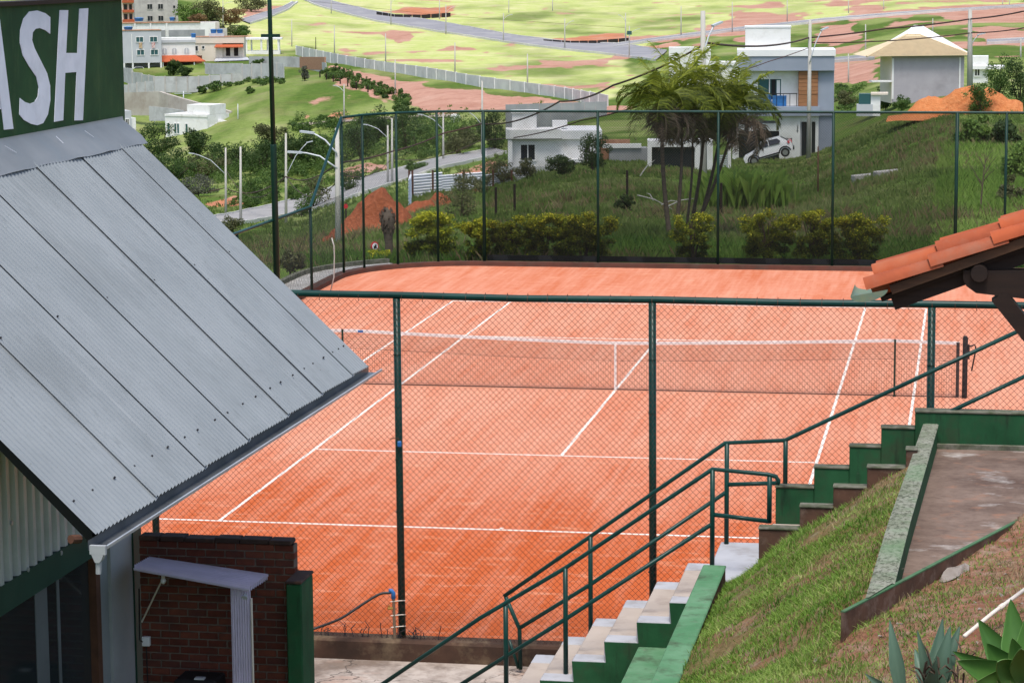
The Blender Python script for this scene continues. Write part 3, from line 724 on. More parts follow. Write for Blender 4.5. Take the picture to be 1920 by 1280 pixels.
mb.box(-.14, -.10, -7.2, -.3, roof_z(-.08)-.16, roof_z(-.08)-.05)
for y in np.arange(-7.1, -.2, 1.13): mb.beam((0-.09, y, roof_z(0)-.09), (-2.1, y, roof_z(-2.1)-.09), .06, .1)
mb.build('rafters', 'black', hall)
mb = MB()
for i in range(7):
    for x in (-.2, -1.15):
        for f in ((.1, .42, .76) if x > -1 else (.04,)):
            y = seams[i]+(seams[i+1]-seams[i])*(f+R.uniform(-.03, .03)); z = roof_z(x)+.012
            mb.tube([(x, y, z), (x+.009, y, z+.012)], .008, 6)
mb.build('screw', 'dark_screw', hall)['kind'] = 'stuff'
# ridge flashing
rows = []
for j in range(60):
    y = -8.0+7.92*j/59; wv = .012*math.sin(y*9)+.006*math.sin(y*31)
    rows.append([(-2.125+.012*math.sin(y*3.1)+wv*.3, y, roof_z(-2.125)+.026+wv*.4), (-2.19, y, roof_z(-2.19)+.034), (-2.368, y, 6.525), (-2.372, y, 6.56)])
mb = MB(); mb.sheet(rows); mb.build('flashing', 'flashing', hall, smooth=True)
mb = MB()   # dribbled paint scratches on the flashing
for a, b in (((22, 272), (50, 300)), ((118, 278), (122, 283)), ((171, 246), (186, 260))):
    pa = hall_pt(*a, -2.24); pb = hall_pt(*b, -2.24)
    for p, q_ in ((pa, pb),):
        xa = -2.2-(p[2]-roof_z(-2.2))*.0; mb.beam((-2.30, p[1], roof_z(-2.30)+.052), (-2.30+.06, p[1]+(q_[1]-p[1])*.3, roof_z(-2.24)+.048), .006, .003)
mb.build('paint_drip', 'sign_white', hall)['kind'] = 'stuff'
# gutter (open box) along the eave
for mt, prof in (('gutter_metal', [(-.03, 4.25), (-.03, 4.185), (.07, 4.18), (.085, 4.205)]), ('gutter_rim', [(.085, 4.205), (.09, 4.22), (.102, 4.218), (.102, 4.198)])):
    mb = MB(); rows = [[(x, y, z) for x, z in prof] for y in np.linspace(-7.46, -.08, 12)]; mb.sheet(rows); o = mb.build('gutter' if mt == 'gutter_metal' else 'gutter_lip', mt, hall)
mb = MB(); mb.box(-.01, .10, -7.49, -7.46, 4.165, 4.225); mb.prism([(.0, 4.167), (.085, 4.167), (.07, 4.13), (.055, 4.11), (.025, 4.11)], -7.49, -7.43); mb.tube([(.04, -7.46, 4.115), (.036, -7.46, 4.03)], [.022, .019], 8)
mb.build('downspout', 'grey_panel_light', hall)
mb = MB(); mb.tube([(-.12, -7.38, 4.24), (-.15, -7.46, 4.255)], .03, 8); mb.build('purlin_end', 'rust', hall)
# wall under the eave
WX = -2.09
yb = [hall_pt(x, 1180, WX)[1] for x in (0, 77, 100, 118, 123, 179, 187, 211, 252, 262)]
yend = hall_pt(262, 1003, WX)[1]
mb = MB(); mb.box(WX-.12, WX+.02, -9.5, yend, 2.79, 3.03); mb.build('beam', 'beam_green', hall)
rows = [[], []]
y = -9.5
zs_ = (3.02, roof_z(WX)-.02)
pts = []
while y < yend-.1:
    pts += [(WX-.045, y), (WX-.045, y+.055), (WX+.012, y+.085), (WX+.012, y+.145), (WX-.045, y+.175)]; y += .178
edges = [-9.5, -7.9, -7.0, -5.2, -3.4, -1.6, yend]
for i in range(len(edges)-1):
    seg = [(x, yy) for x, yy in pts if edges[i]-.001 <= yy <= edges[i+1]+.2]; off = .004*(i % 2)
    mb = MB(); mb.sheet([[(x+off, yy, 3.02) for x, yy in seg], [(x+off, yy, min(7.4, roof_z(WX)-.03) if yy > -7.3 else 6.9) for x, yy in seg]]); mb.build('wall_sheet', 'gable_sheet', hall)
mb = MB()
for px, py in ((45, 875), (86, 924), (51, 1067), (113, 1036), (20, 980), (150, 1010)):
    p = hall_pt(px, py, WX+.015); mb = MB(); mb.tube([(WX+.012, p[1], p[2]), (WX+.03, p[1], p[2])], .02, 8); mb.build('sheet_bolt', 'gutter_rim', hall)
t = NT('hall_glass').set(.08, 0, .6); t.color(t.mix(t.ramp(t.noise(.8, 3), .4, .7), (.018, .024, .026), (.03, .038, .04)))
for a, b in ((-9.5, yb[1]), (yb[2], yb[3]), (yb[4], yb[5])):
    mb = MB(); mb.box(WX-.07, WX-.05, a, b, -.1, 2.79); mb.build('glass_pane', 'hall_glass', hall)
for a, b, m_, xx in ((yb[1], yb[2], 'glass_post', WX-.045), (yb[3], yb[4], 'glass_post', WX-.045), (yb[5], yb[6], 'rust', WX+.02), (yb[6]+.004, yb[7], 'grey_panel', WX-.03), (yb[7]+.004, yb[8], 'grey_panel_light', WX+.0), (yb[8]+.004, yend, 'beam_green', WX+.015)):
    mb = MB(); mb.box(WX-.1, xx, a, b, -.1, 2.788); mb.build('wall_panel' if m_ in ('grey_panel', 'grey_panel_light') else 'wall_post', m_, hall)
mb = MB(); mb.box(-6, WX-.15, -9.5, yend-.02, -.1, roof_z(WX)-.1); mb.build('hall_core', 'black', hall)
mb = MB(); mb.box(-6.2, -2.42, -9.5, -.02, 6.2, 6.5); mb.build('roof_slab', 'concrete', hall)
# painted sign wall on the ridge
SX = -2.38
sg = thing('painted_sign_wall', 'dark green sign wall with big white letters ASH above the metal roof', 'sign', WM[hall.name] @ Vector((SX, 0, 6.55)), HA)
def sp_(px, py):
    p = hall_pt(px, py, SX); return (p[1], p[2]-6.55)
mb = MB(); mb.box(-.16, 0, -9.5, .0, -.25, 1.09); 
t = NT('sign_green').set(.7, 0, .2)
c = t.mix(t.ramp(t.noise(1.6, 6, .62), .35, .7), (.010, .047, .018), (.022, .08, .027)); c = t.mix(t.ramp(t.noise(5, 6, .7, stretch=(1, 1, .25)), .52, .75), c, (.04, .09, .032)); t.color(c); t.bump(t.noise(30, 4), .1, .01)
mb.build('panel', 'sign_green', sg)
mb = MB(); mb.box(-.2, .035, -9.5, .03, 1.09, 1.125); mb.build('coping', 'dark_wood', sg)
k = 1/2.977
def letter(polys):
    mb = MB()
    for P in polys:
        q_ = [sp_(x*k, y*k) for x, y in P]; mb.prism(q_, .0015, .006, 'yz')
    return fix_normals(mb.build('letter', 'sign_white', sg))
letter([[(-30, 60), (-4, 110), (72, 720), (20, 725), (-50, 130)], [(-100, 90), (-50, 130), (-160, 780), (-215, 790)], [(-130, 540), (-5, 540), (2, 610), (-142, 620)]])
letter([[(278, 98), (250, 75), (205, 60), (160, 66), (128, 105), (110, 170), (108, 240), (124, 310), (160, 372), (200, 430), (213, 490), (208, 540), (190, 570), (165, 580), (135, 570), (108, 548), (105, 640), (130, 670), (170, 692), (205, 700), (238, 688), (264, 640), (278, 560), (277, 480), (260, 410), (225, 340), (190, 270), (176, 225), (180, 182), (196, 162), (220, 158), (250, 170), (277, 190)]])
letter([[(330, 58), (378, 58), (366, 297), (429, 297), (440, 50), (490, 47), (460, 672), (414, 673), (425, 403), (361, 408), (350, 672), (300, 681)]])

# ------------------------------------------------------------------ brick wall beside the hall
BY = -24.65
bw = thing('brick_wall', 'dark red brick wall between the hall and the green pillar', 'wall', (-.3, BY, 0))
x0, x1, zt_ = -1.02, .455, 2.72
mb = MB(); mb.box(x0, x1-.006, BY+.012, BY+.13, -.2, zt_); mb.build('mortar', 'mortar', bw, world=True)
bl, bh, j = .185, .0565, .0145
meshes = {}
def brick(x, z, l, nm='brick'):
    mb = MB(); b = .004; dx = R.uniform(-.003, .003); dy = R.uniform(-.004, .004)
    mb.bbox(x+dx, x+l+dx, BY+dy, BY+.1, z, z+bh, b); return mb.build(nm, R.choice(['brick_a', 'brick_a', 'brick_b', 'brick_c']), bw, world=True)
z = zt_-bh; r_ = 0
while z > .9:
    x = x0-(.1 if r_ % 2 else 0)
    while x < x1-.03:
        a = max(x, x0); b = min(x+bl-j, x1)
        if b-a > .03: brick(a, z, b-a)
        x += bl
    z -= bh+j; r_ += 1
mat('coping_dark', (.06, .035, .028), (.04, .026, .022), 6, rough=.95, c3=(.14, .07, .045), s3=5)
x = x0
while x < x1-.02:
    l = R.uniform(.18, .3); l = min(l, x1+.01-x); mb = MB(); mb.bbox(x, x+l-.006, BY-.02+R.uniform(-.006, .006), BY+.15, zt_+.004, zt_+.045+R.uniform(-.006, .008), .008); mb.build('coping_brick', 'coping_dark', bw, world=True); x += l
# green pillar
pl = thing('green_pillar', 'dark green rendered pillar at the end of the brick wall', 'pillar', (.52, -24.95, 0))
mb = MB(); mb.bbox(.455, .60, -24.97, -24.55, -.2, 2.44, .012); mb.build('shaft', 'wall_green', pl, world=True)
mb = MB(); mb.bbox(.45, .605, -24.98, -24.54, 2.442, 2.47, .008); mb.build('weathered_top', 'coping_dark', pl, world=True)
# lilac plastic awning
t = NT('lilac_plastic').set(.45, 0, .3); c = t.mix(t.ramp(t.noise(5, 5), .35, .7), (.72, .66, .82), (.62, .57, .71)); t.color(c)
tl = t.node('ShaderNodeBsdfTranslucent'); t.l.new(c, tl.inputs[0]); mx = t.node('ShaderNodeMixShader'); mx.inputs[0].default_value = .3
t.l.new(t.b.outputs[0], mx.inputs[1]); t.l.new(tl.outputs[0], mx.inputs[2]); t.l.new(mx.outputs[0], t.out.inputs[0])
a1, a2 = V(280, 1047, BY-.03), V(504, 1080, BY-.03); b1, b2 = V(250, 1064, BY-.62), V(467, 1104, BY-.62)
aw = thing('wall_awning', 'small lilac corrugated plastic awning on the brick wall', 'awning', (a1+b2)/2)
rows = []
for i in range(12*6+1):
    s = i/72; dz = .026*math.sin(s*9*2*math.pi); rows.append([a1+(b1-a1)*s+np.array([0, 0, dz]), a2+(b2-a2)*s+np.array([0, 0, dz])])
mb = MB(); mb.sheet(rows); mb.build('sheet', 'lilac_plastic', aw, world=True, smooth=True)
mb = MB(); pa = V(307, 1080, BY-.35); pb = V(266, 1165, BY-.02); mb.tube([pa, pb], .008, 6); mb.build('brace_rod', 'pvc_white', aw, world=True)
v1, v2 = V(432, 1098, BY-.5), V(466, 1103, BY-.5)
vs_ = thing('upright_plastic_sheet', 'narrow upright ribbed lilac plastic sheet under the awning', 'sheet', (v1[0], BY-.5, 0))
rows = [[], []]
for i in range(49):
    s = i/48; x = v1[0]+(v2[0]-v1[0])*s; d = .009*math.sin(s*8*2*math.pi); rows[0].append((x, BY-.5+d+.06*s, .6)); rows[1].append((x, BY-.5+d+.06*s, v1[2]+(v2[2]-v1[2])*s-.01))
mb = MB(); mb.sheet(rows); mb.build('ribbed_sheet', 'lilac_plastic', vs_, world=True, smooth=True)
mb = MB(); mb.tube([v2+np.array([.01, .05, -.1]), v2+np.array([.01, .05, -1.6])], .01, 6); mb.build('edge_bar', 'pvc_white', vs_, world=True)
p = V(306, 1083, BY-.35); lb = thing('light_bulb', 'white bulb in a holder under the lilac awning', 'light bulb', p)
mb = MB(); mb.tube([p+np.array([0, 0, .05]), p+np.array([0, 0, .0])], .018, 8); mb.build('holder', 'pvc_white', lb, world=True)
mb = MB(); mb.tube([p+np.array([0, 0, z]) for z in (.0, -.02, -.04, -.055)], [.015, .028, .024, .008], 8); mb.build('bulb', 'white_paint', lb, world=True, smooth=True)
p = V(461, 1112, BY-.42); sp2 = thing('wall_spotlight', 'small grey spotlight under the right end of the awning', 'lamp', p)
mb = MB(); mb.tube([p+np.array([0, 0, .04]), p+np.array([0, -.02, 0])], .01, 6); mb.build('bracket', 'lamp_metal', sp2, world=True)
mb = MB(); mb.tube([p+np.array([0, .01, .01]), p+np.array([.0, -.05, -.03])], [.018, .03], 8); mb.build('head', 'lamp_metal', sp2, world=True)
p = V(274, 1201, BY-.02); bx = thing('socket_box', 'white electrical socket box low on the brick wall', 'socket', p)
mb = MB(); mb.bbox(p[0]-.035, p[0]+.04, BY-.045, BY, p[2]-.045, p[2]+.045, .006); mb.build('box', 'white_paint', bx, world=True)
mb = MB(); mb.tube([(p[0]-.02, BY-.06, p[2]), (p[0]-.05, BY-.06, p[2]+.02), (p[0]-.05, BY-.03, p[2]+.5)], .007, 5); mb.tube([(p[0], BY-.02, p[2]-.045), (p[0]+.01, BY-.02, p[2]-.8)], .006, 5); mb.build('cable', 'black', bx, world=True)
p = V(372, 1262, BY-.35); bq = thing('dark_machine', 'dark cabinet with small pale panel below the awning', 'cabinet', (p[0], p[1], 1.3))
mb = MB(); mb.bbox(p[0]-.2, p[0]+.2, p[1]-.12, p[1]+.2, .8, p[2]-.03, .02); mb.build('body', 'black', bq, world=True)
mb = MB(); mb.box(p[0]-.01, p[0]+.08, p[1]-.1, p[1]-.04, p[2]-.03, p[2]-.015); mb.build('panel', 'lamp_metal', bq, world=True)

# ================================================================== path, stairs, bank
t = NT('stained_path').set(.95, 0, .08)
na = t.noise(1.6, 7, .65); nb = t.noise(.9, 5, .6, stretch=(1, 3, 1)); nc_ = t.noise(9, 5)
c = t.mix(t.ramp(na, .38, .62), (.20, .155, .125), (.46, .40, .35)); c = t.mix(t.ramp(nb, .55, .75), c, (.40, .25, .19)); c = t.mix(t.math('MULTIPLY', t.ramp(nc_, .5, .75), .5), c, (.12, .10, .09))
vo = t.node('ShaderNodeTexVoronoi', feature='DISTANCE_TO_EDGE'); vo.inputs['Scale'].default_value = .55
nz = t.node('ShaderNodeTexNoise'); nz.inputs['Scale'].default_value = 2.5; nz.inputs['Detail'].default_value = 6; t.l.new(t.tc.outputs['Object'], nz.inputs['Vector'])
va = t.node('ShaderNodeVectorMath', operation='MULTIPLY_ADD'); t.l.new(nz.outputs['Color'], va.inputs[0]); va.inputs[1].default_value = (.9, .9, .9); t.l.new(t.tc.outputs['Object'], va.inputs[2]); t.l.new(va.outputs[0], vo.inputs['Vector'])
c = t.mix(t.math('MULTIPLY', t.ramp(vo.outputs[0], .010, .002), .8), c, (.06, .05, .045)); t.color(c); t.bump(nc_, .3, .02)
mb = MB(); mb.add([(-4, -26, -.2), (3.4, -26, -.2), (3.4, FY-.1, -.17), (-4, FY-.1, -.17)], [(0, 1, 2, 3)]); tag(mb.build('concrete_path', 'stained_path'), kind='structure')
# lower flight
SF, SN = -18.35, -20.15
st = thing('lower_stairs', 'grey and beige painted steps descending left behind the green handrail', 'stairs', (2.3, -19.2, -.2))
for kx in range(8):
    xl = 3.39-.353*kx; zz = 1.17-.229*kx
    mb = MB(); mb.bbox(xl-.02, xl+.36, SN+.26, SF-.34, zz-.5, zz, .012); mb.build('tread', 'stair_beige', st, world=True)
    for a, b in ((SF-.338, SF), (SN, SN+.258)):
        mb = MB(); mb.bbox(xl-.022, xl+.36, a, b, zz-.5, zz+.003, .012); mb.build('tread_border', 'stair_grey', st, world=True)
prof = [(3.75, 1.0)]
for kx in range(8):
    xl = 3.39-.353*kx; zz = 1.17-.229*kx; prof += [(xl+.353, zz-.012), (xl-.02, zz-.012)]
prof += [(.9, -.6), (3.75, -.6)]
mb = MB(); mb.prism(prof, SN-.012, SN-.002); fix_normals(mb.build('side_wall', 'wall_green', st, world=True))
ld = thing('stair_landing', 'pale grey landing between the two flights of stairs', 'landing', (4.05, -19.2, 1.2))
mb = MB(); mb.bbox(3.745, 4.32, SN, SF, .2, 1.43, .012); mb.build('slab', 'stair_grey', ld, world=True)
# upper flight with stepped parapets
us = thing('upper_stairs', 'upper flight of stairs between stepped dark green and brown parapets', 'stairs', (5.1, -19.2, 1.4))
for kx in range(4):
    mb = MB(); mb.bbox(4.325+.37*kx, 4.325+.37*(kx+1)+.02, SN+.153, SF-.003, .5, 1.66+.19*kx, .012); mb.build('tread', 'stair_beige', us, world=True)
bl_f = [(4.36, 4.79, 2.09), (4.79, 5.18, 2.325), (5.18, 5.53, 2.575), (5.53, 5.90, 2.795)]
for a, b, z in bl_f:
    mb = MB(); mb.bbox(a+.001, b-.001, SF, SF+.15, 1.0, z-.02, .008); mb.build('parapet_block', 'wall_green', us, world=True)
    mb = MB(); mb.bbox(a-.006, b+.002, SF-.012, SF+.16, z-.018, z+.004, .006); mb.build('parapet_cap', 'mossy_top', us, world=True)
for a, b, z in [(4.32, 4.75, 2.01), (4.75, 5.10, 2.26), (5.10, 5.45, 2.48), (5.45, 5.85, 2.70), (5.85, 5.97, 2.90)]:
    mb = MB(); mb.bbox(a+.001, b-.001, SN, SN+.15, 1.0, z-.02, .008); mb.build('kerb_block', 'stained_brown', us, world=True)
    mb = MB(); mb.bbox(a-.006, b+.002, SN-.012, SN+.16, z-.018, z+.004, .006); mb.build('kerb_cap', 'mossy_top', us, world=True)
tw = thing('terrace_wall', 'long low dark green wall at the top of the stairs', 'wall', (7.2, SF, 2.5))
mb = MB(); mb.bbox(5.901, 11, SF, SF+.16, 1.0, 2.965, .01); mb.build('wall', 'wall_green', tw, world=True)
mb = MB(); mb.bbox(5.895, 11, SF-.012, SF+.17, 2.967, 2.995, .008); mb.build('weathered_top', 'mossy_top', tw, world=True)
# garden wall running toward the viewer, and the lower block
gw = thing('garden_wall', 'low wall with light green top between the stairs and the grass bank', 'wall', (3.86, -23, 1))
mb = MB(); mb.bbox(3.742, 3.975, -31, SN-.05, -.5, 1.57, .012); mb.build('wall', 'stained_brown', gw, world=True)
mb = MB(); mb.bbox(3.735, 3.982, -31, SN-.04, 1.572, 1.60, .01); mb.build('green_top', 'wall_green_light', gw, world=True)
p1, p2 = V(1197, 1214, SN-.06), V(1244, 1214, SN-.06)
lw = thing('planter_wall', 'lower light green topped wall block beside the stairs', 'wall', (p1[0], -22, 0))
mb = MB(); mb.bbox(p1[0], p2[0]+.05, -27, SN-.02, -.5, p1[2]-.02, .01); mb.build('wall', 'wall_green', lw, world=True)
mb = MB(); mb.bbox(p1[0]-.006, p2[0]+.055, -27, SN-.021, p1[2]-.018, p1[2]+.004, .008); mb.build('green_top', 'wall_green_light', lw, world=True)

# handrails
RP = .024
def pipe(pts, r=RP): mb = MB(); mb.tube(pts, r, 10); return mb
YF, YN = SF-.10, -19.9
hr = thing('far_handrail', 'dark green pipe handrail on the court side of the stairs', 'handrail', (2.3, YF, 0))
def vf(px, py): return V(px, py, YF)
pipe([vf(945, 1117), vf(1107, 1005), vf(1360, 830), vf(1472, 825), vf(1700, 718), vf(1930, 611)]).build('top_rail', 'green_paint', hr, True, True)
pipe([vf(972, 1178), vf(1107, 1095), vf(1363, 921)]).build('mid_rail', 'green_paint', hr, True, True)
pipe([vf(1363, 908), vf(1458, 905)]).build('mid_rail', 'green_paint', hr, True, True)
for a, b in (((1107, 1005), (1107, 1190)), ((1363, 831), (1363, 1022)), ((1473, 826), (1473, 906))):
    q_ = vf(*a); w_ = vf(*b); pipe([q_, (q_[0], YF, w_[2])], .027).build('post', 'green_paint', hr, True, True)
pipe([vf(948, 1118), vf(974, 1178), vf(976, 1254)]).build('end_loop', 'green_paint', hr, True, True)
pipe([vf(955, 1200), vf(972, 1252)], .018).build('brace', 'green_paint', hr, True, True)
h3 = thing('terrace_handrail', 'dark green pipe rail sloping up from the terrace wall at right edge', 'handrail', (6.4, SF+.08, 3))
q_ = V(1782, 771, SF+.08); w_ = V(1935, 699, SF+.08); pipe([q_-np.array([.1, 0, .06]), q_, w_]).build('rail', 'green_paint', h3, True, True)
hn = thing('near_handrail', 'dark green pipe handrail with looped end on the viewer side of the stairs', 'handrail', (2.3, YN, 0))
def vn(px, py): return V(px, py, YN)
pipe([vn(700, 1293), vn(900, 1158), vn(1060, 1064), vn(1336, 879), vn(1440, 889), vn(1455, 893), vn(1460, 902), vn(1458, 908)]).build('top_rail', 'green_paint', hn, True, True)
pipe([vn(855, 1288), vn(1060, 1160), vn(1336, 981)]).build('mid_rail', 'green_paint', hn, True, True)
pipe([vn(1336, 964), vn(1443, 977)]).build('mid_rail', 'green_paint', hn, True, True)
for a, b in (((948, 1135), (948, 1285)), ((1060, 1064), (1060, 1270)), ((1336, 880), (1336, 1060)), ((1443, 893), (1443, 980))):
    q_ = vn(*a); w_ = vn(*b); pipe([q_, (q_[0], YN, w_[2])], .027).build('post', 'green_paint', hn, True, True)

# ------------------------------------------------------------------ grass bank
BP = [(4.0, -20.2, 1.42), (4.25, -20.2, 1.55), (4.5, -20.2, 1.83), (4.95, -20.2, 2.10), (5.3, -20.2, 2.34), (5.65, -20.2, 2.58), (5.95, -20.2, 2.75), (5.9, -22, 2.74), (5.8, -24, 2.70), (5.62, -25.6, 2.66),
      (4.0, -21.5, 1.50), (4.0, -23, 1.53), (4.0, -25, 1.62), (4.0, -27, 2.0), (4.0, -30, 2.85), (4.8, -21.5, 2.12), (4.9, -23.5, 2.15), (5.0, -26, 2.2), (5.3, -29, 2.8),
      (9, -24, 2.95), (9, -29, 3.4), (10, -19, 2.85), (13, -20, 3), (14, -30, 3.8),
      *[tuple(G(a, b, c)) for a, b, c in ((1600, 1178, 2.66), (1680, 1145, 2.68), (1750, 1118, 2.70), (1830, 1060, 2.74), (1905, 1005, 2.79), (1900, 1100, 2.86), (1900, 1270, 3.05), (1780, 1180, 2.80), (1680, 1210, 2.72), (1700, 1280, 2.80), (1590, 1240, 2.55))],
      (6.5, -36, 4.2), (4.0, -36, 4.0), (10, -36, 4.5), (6.5, -47, 6.3), (4, -47, 6.1), (14, -47, 6.7), (6.5, -56, 7.2)]
BPa = np.array(BP)
def tps_fit(P):
    n = len(P); d = np.hypot(P[:, None, 0]-P[None, :, 0], P[:, None, 1]-P[None, :, 1]); K = np.where(d > 0, d*d*np.log(d+1e-9), 0)+np.eye(n)*.02
    Q = np.concatenate([np.ones((n, 1)), P[:, :2]], 1); A = np.zeros((n+3, n+3)); A[:n, :n] = K; A[:n, n:] = Q; A[n:, :n] = Q.T
    return np.linalg.solve(A, np.concatenate([P[:, 2], np.zeros(3)]))
BW = tps_fit(BPa)
def zb(x, y, rough=True):
    x = np.asarray(x, float); y = np.asarray(y, float); s = BW[-3]+BW[-2]*x+BW[-1]*y
    for i in range(len(BPa)):
        d2 = (x-BPa[i, 0])**2+(y-BPa[i, 1])**2; s = s+BW[i]*np.where(d2 > 0, .5*d2*np.log(d2+1e-9), 0)
    if rough: s = s+(fbm(x*1.7+30, y*1.7+80, 5, 4)-.5)*.10+(fbm(x*7+30, y*7+80, 6, 3)-.5)*.035
    return s
def bgnd(px, py):
    d = ray(px, py); dep = np.linspace(8, 30, 900); X = CAM[0]+d[0]*dep; Y = CAM[1]+d[1]*dep; Z = CAM[2]+d[2]*dep
    b = Z <= zb(X, Y); k = int(np.argmax(b)) if b.any() else -1; return np.array([X[k], Y[k], Z[k]])
gx = np.concatenate([np.arange(3.9, 8.6, .05), np.arange(8.6, 20, .6)]); gy = np.concatenate([np.arange(-60, -31, .8), np.arange(-31, -20.12, .05), np.array([-20.12])])
XX, YY = np.meshgrid(gx, gy); ZZ = zb(XX, YY)
ia = G(1590, 1140, 2.85)[:2]; ib = G(1920, 968, 2.85)[:2]      # front edge of the concrete slab
ii = np.arange(XX.size).reshape(XX.shape); q = np.stack([ii[:-1, :-1], ii[:-1, 1:], ii[1:, 1:], ii[1:, :-1]], -1).reshape(-1, 4)
slabd = (XX-ia[0])*(ib[1]-ia[1])-(YY-ia[1])*(ib[0]-ia[0])           # < 0 behind the front wall
ZZ = np.where((slabd < -.1) & (XX > 5.93), np.minimum(ZZ, 2.45), ZZ)
lush = np.clip(.75-.35*(XX-4.2)+.9*(fbm(XX*.9+5, YY*.9+9, 12, 4)-.5)*2+.3*(YY > -23), 0, 1)*np.where(slabd > .05, .35, 1)
t = NT('bank_soil').set(.98, 0, .05)
at = t.attr('tint'); sp = t.node('ShaderNodeSeparateColor'); t.l.new(at.outputs[0], sp.inputs[0])
na = t.noise(3, 7, .65); nb = t.noise(14, 5, .6); c = t.mix(t.ramp(na, .35, .65), (.20, .085, .052), (.30, .17, .11)); c = t.mix(t.ramp(nb, .45, .75), c, (.13, .07, .045))
c = t.mix(t.math('MULTIPLY', t.ramp(t.noise(5, 5), .5, .7), .5), c, (.36, .30, .24)); c = t.mix(t.math('MULTIPLY', sp.outputs[0], .55), c, (.09, .125, .03)); t.color(c); t.bump(t.math('ADD', na, nb), .8, .05)
tag(mesh_np('earth_bank', np.stack([XX, YY, ZZ], -1).reshape(-1, 3), q, 'bank_soil', tint=lush.ravel(), smooth=True), kind='structure')
def in_slab(x, y): return ((x-ia[0])*(ib[1]-ia[1])-(y-ia[1])*(ib[0]-ia[0]) < .06) & (x > 5.97+(y+18.42)*.045)
def blades(name, n, xr, yr, dens, hr_, wr, m, label, cat, tlo=0., thi=1., lean=.6, zf=None):
    x = rng.uniform(*xr, n); y = rng.uniform(*yr, n); keep = rng.random(n) < dens(x, y); x, y = x[keep], y[keep]; n = len(x)
    z = zf(x, y)-.01; h = rng.uniform(*hr_, n); a = rng.uniform(0, 2*math.pi, n); w = rng.uniform(*wr, n); l = rng.uniform(.15, lean, n)*h; a2 = a+rng.normal(0, .8, n)
    dx, dy = np.cos(a), np.sin(a); px_, py_ = -np.sin(a2)*w/2, np.cos(a2)*w/2
    v = np.zeros((n, 5, 3))
    v[:, 0] = np.stack([x-px_, y-py_, z], 1); v[:, 1] = np.stack([x+px_, y+py_, z], 1)
    v[:, 2] = np.stack([x+px_*.8+dx*l*.35, y+py_*.8+dy*l*.35, z+h*.6], 1); v[:, 3] = np.stack([x-px_*.8+dx*l*.35, y-py_*.8+dy*l*.35, z+h*.6], 1)
    v[:, 4] = np.stack([x+dx*l, y+dy*l, z+h], 1)
    b = np.arange(n)[:, None]*5; f1 = b+np.array([[0, 1, 2]]); f2 = b+np.array([[0, 2, 3]]); f3 = b+np.array([[3, 2, 4]])
    ti = np.clip(tlo+(thi-tlo)*(.5*rng.random(n)+.5*np.clip(fbm(x*1.3, y*1.3, 61, 3)*1.6-.3, 0, 1)), 0, 1)
    o = mesh_np(name, v.reshape(-1, 3), np.concatenate([f1, f2, f3]), m, tint=np.repeat(ti, 5)); tag(o, label, cat, kind='stuff'); return o
def d_green(x, y):
    p = np.clip(1.25-.42*(x-4.2), .2, 1)*np.clip(fbm(x*1.4+5, y*1.4+9, 12, 4)*3.4-1.15, .03, 1)
    front = (x-ia[0])*(ib[1]-ia[1])-(y-ia[1])*(ib[0]-ia[0]) > .0
    p = np.where(front & (x > 5.4), p*.35+.03, p); return np.where(in_slab(x, y), 0, p)
def d_dry(x, y):
    p = .75*np.clip(.12+.3*(x-4.5), .1, .9)*np.clip(fbm(x*1.9+50, y*1.9+2, 15, 4)*2.6-.8, .05, 1); return np.where(in_slab(x, y), 0, p)
blades('grass', 330000, (3.97, 8.0), (-30.5, -20.2), d_green, (.018, .055), (.006, .012), 'grass_blade', 'short green grass on the bank beside the stairs', 'grass', 0, 1, 2.0, zb)
blades('dry_grass', 60000, (4.0, 8.0), (-30.5, -20.2), d_dry, (.03, .09), (.004, .009), 'grass_dry', 'dried straw-coloured grass on the soil bank', 'grass', 0, 1, 1.3, zb)
def d_tuft(x, y): return np.where((fbm(x*2.5, y*2.5, 99, 3) > .60) & ~in_slab(x, y) & (x < 5.9), .5, .0)
blades('grass_tufts', 45000, (3.97, 7.6), (-30, -20.2), d_tuft, (.05, .10), (.007, .012), 'grass_tall', 'longer green grass tufts on the bank', 'grass', .2, 1, .8, zb)
mat('rock_grey', (.22, .19, .165), (.30, .27, .24), 6, rough=.95, spec=.1, bump=.5, bscale=18, bdist=.03, c3=(.15, .10, .075), s3=5)
mb = MB()
for i in range(36):
    px, py = R.uniform(1640, 1915), R.uniform(1030, 1270); p = bgnd(px, py)
    s = R.uniform(.012, .035); mb.add([p+np.array([R.uniform(-s, s), R.uniform(-s, s), R.uniform(0, s*.7)]) for _ in range(6)], [(0, 1, 2), (0, 2, 3), (0, 3, 4), (0, 4, 5), (1, 3, 5)])
tag(mb.build('pebbles', 'rock_grey'), 'pale stones and rubble bits on the soil bank', 'stones', kind='stuff')
for cx, cy, ln, lab in ((1690, 1110, .62, 'flat pale grey rock half buried below the slab wall'), (1790, 1075, .55, 'long grey weathered rock along the slab wall'), (1535, 1235, .16, 'small pale stone in the grass bank')):
    p = bgnd(cx, cy); mb = MB(); rows = []
    for i in range(9):
        row = []
        for j_ in range(8):
            a = 2*math.pi*j_/7; th = math.pi*i/8; rr_ = 1+.25*math.sin(3*a+i)+R.uniform(-.12, .12)
            row.append((ln*.5*math.cos(th)*1.0+0, ln*.16*math.sin(th)*math.cos(a)*rr_, ln*.09*math.sin(th)*math.sin(a)*rr_))
        row[-1] = row[0]; rows.append(row)
    mb.sheet(rows); o = mb.build('rock', 'rock_grey'); o.location = p; o.rotation_euler = (0, rad(-4), math.atan2(ib[1]-ia[1], ib[0]-ia[0])); tag(o, lab, 'rock')

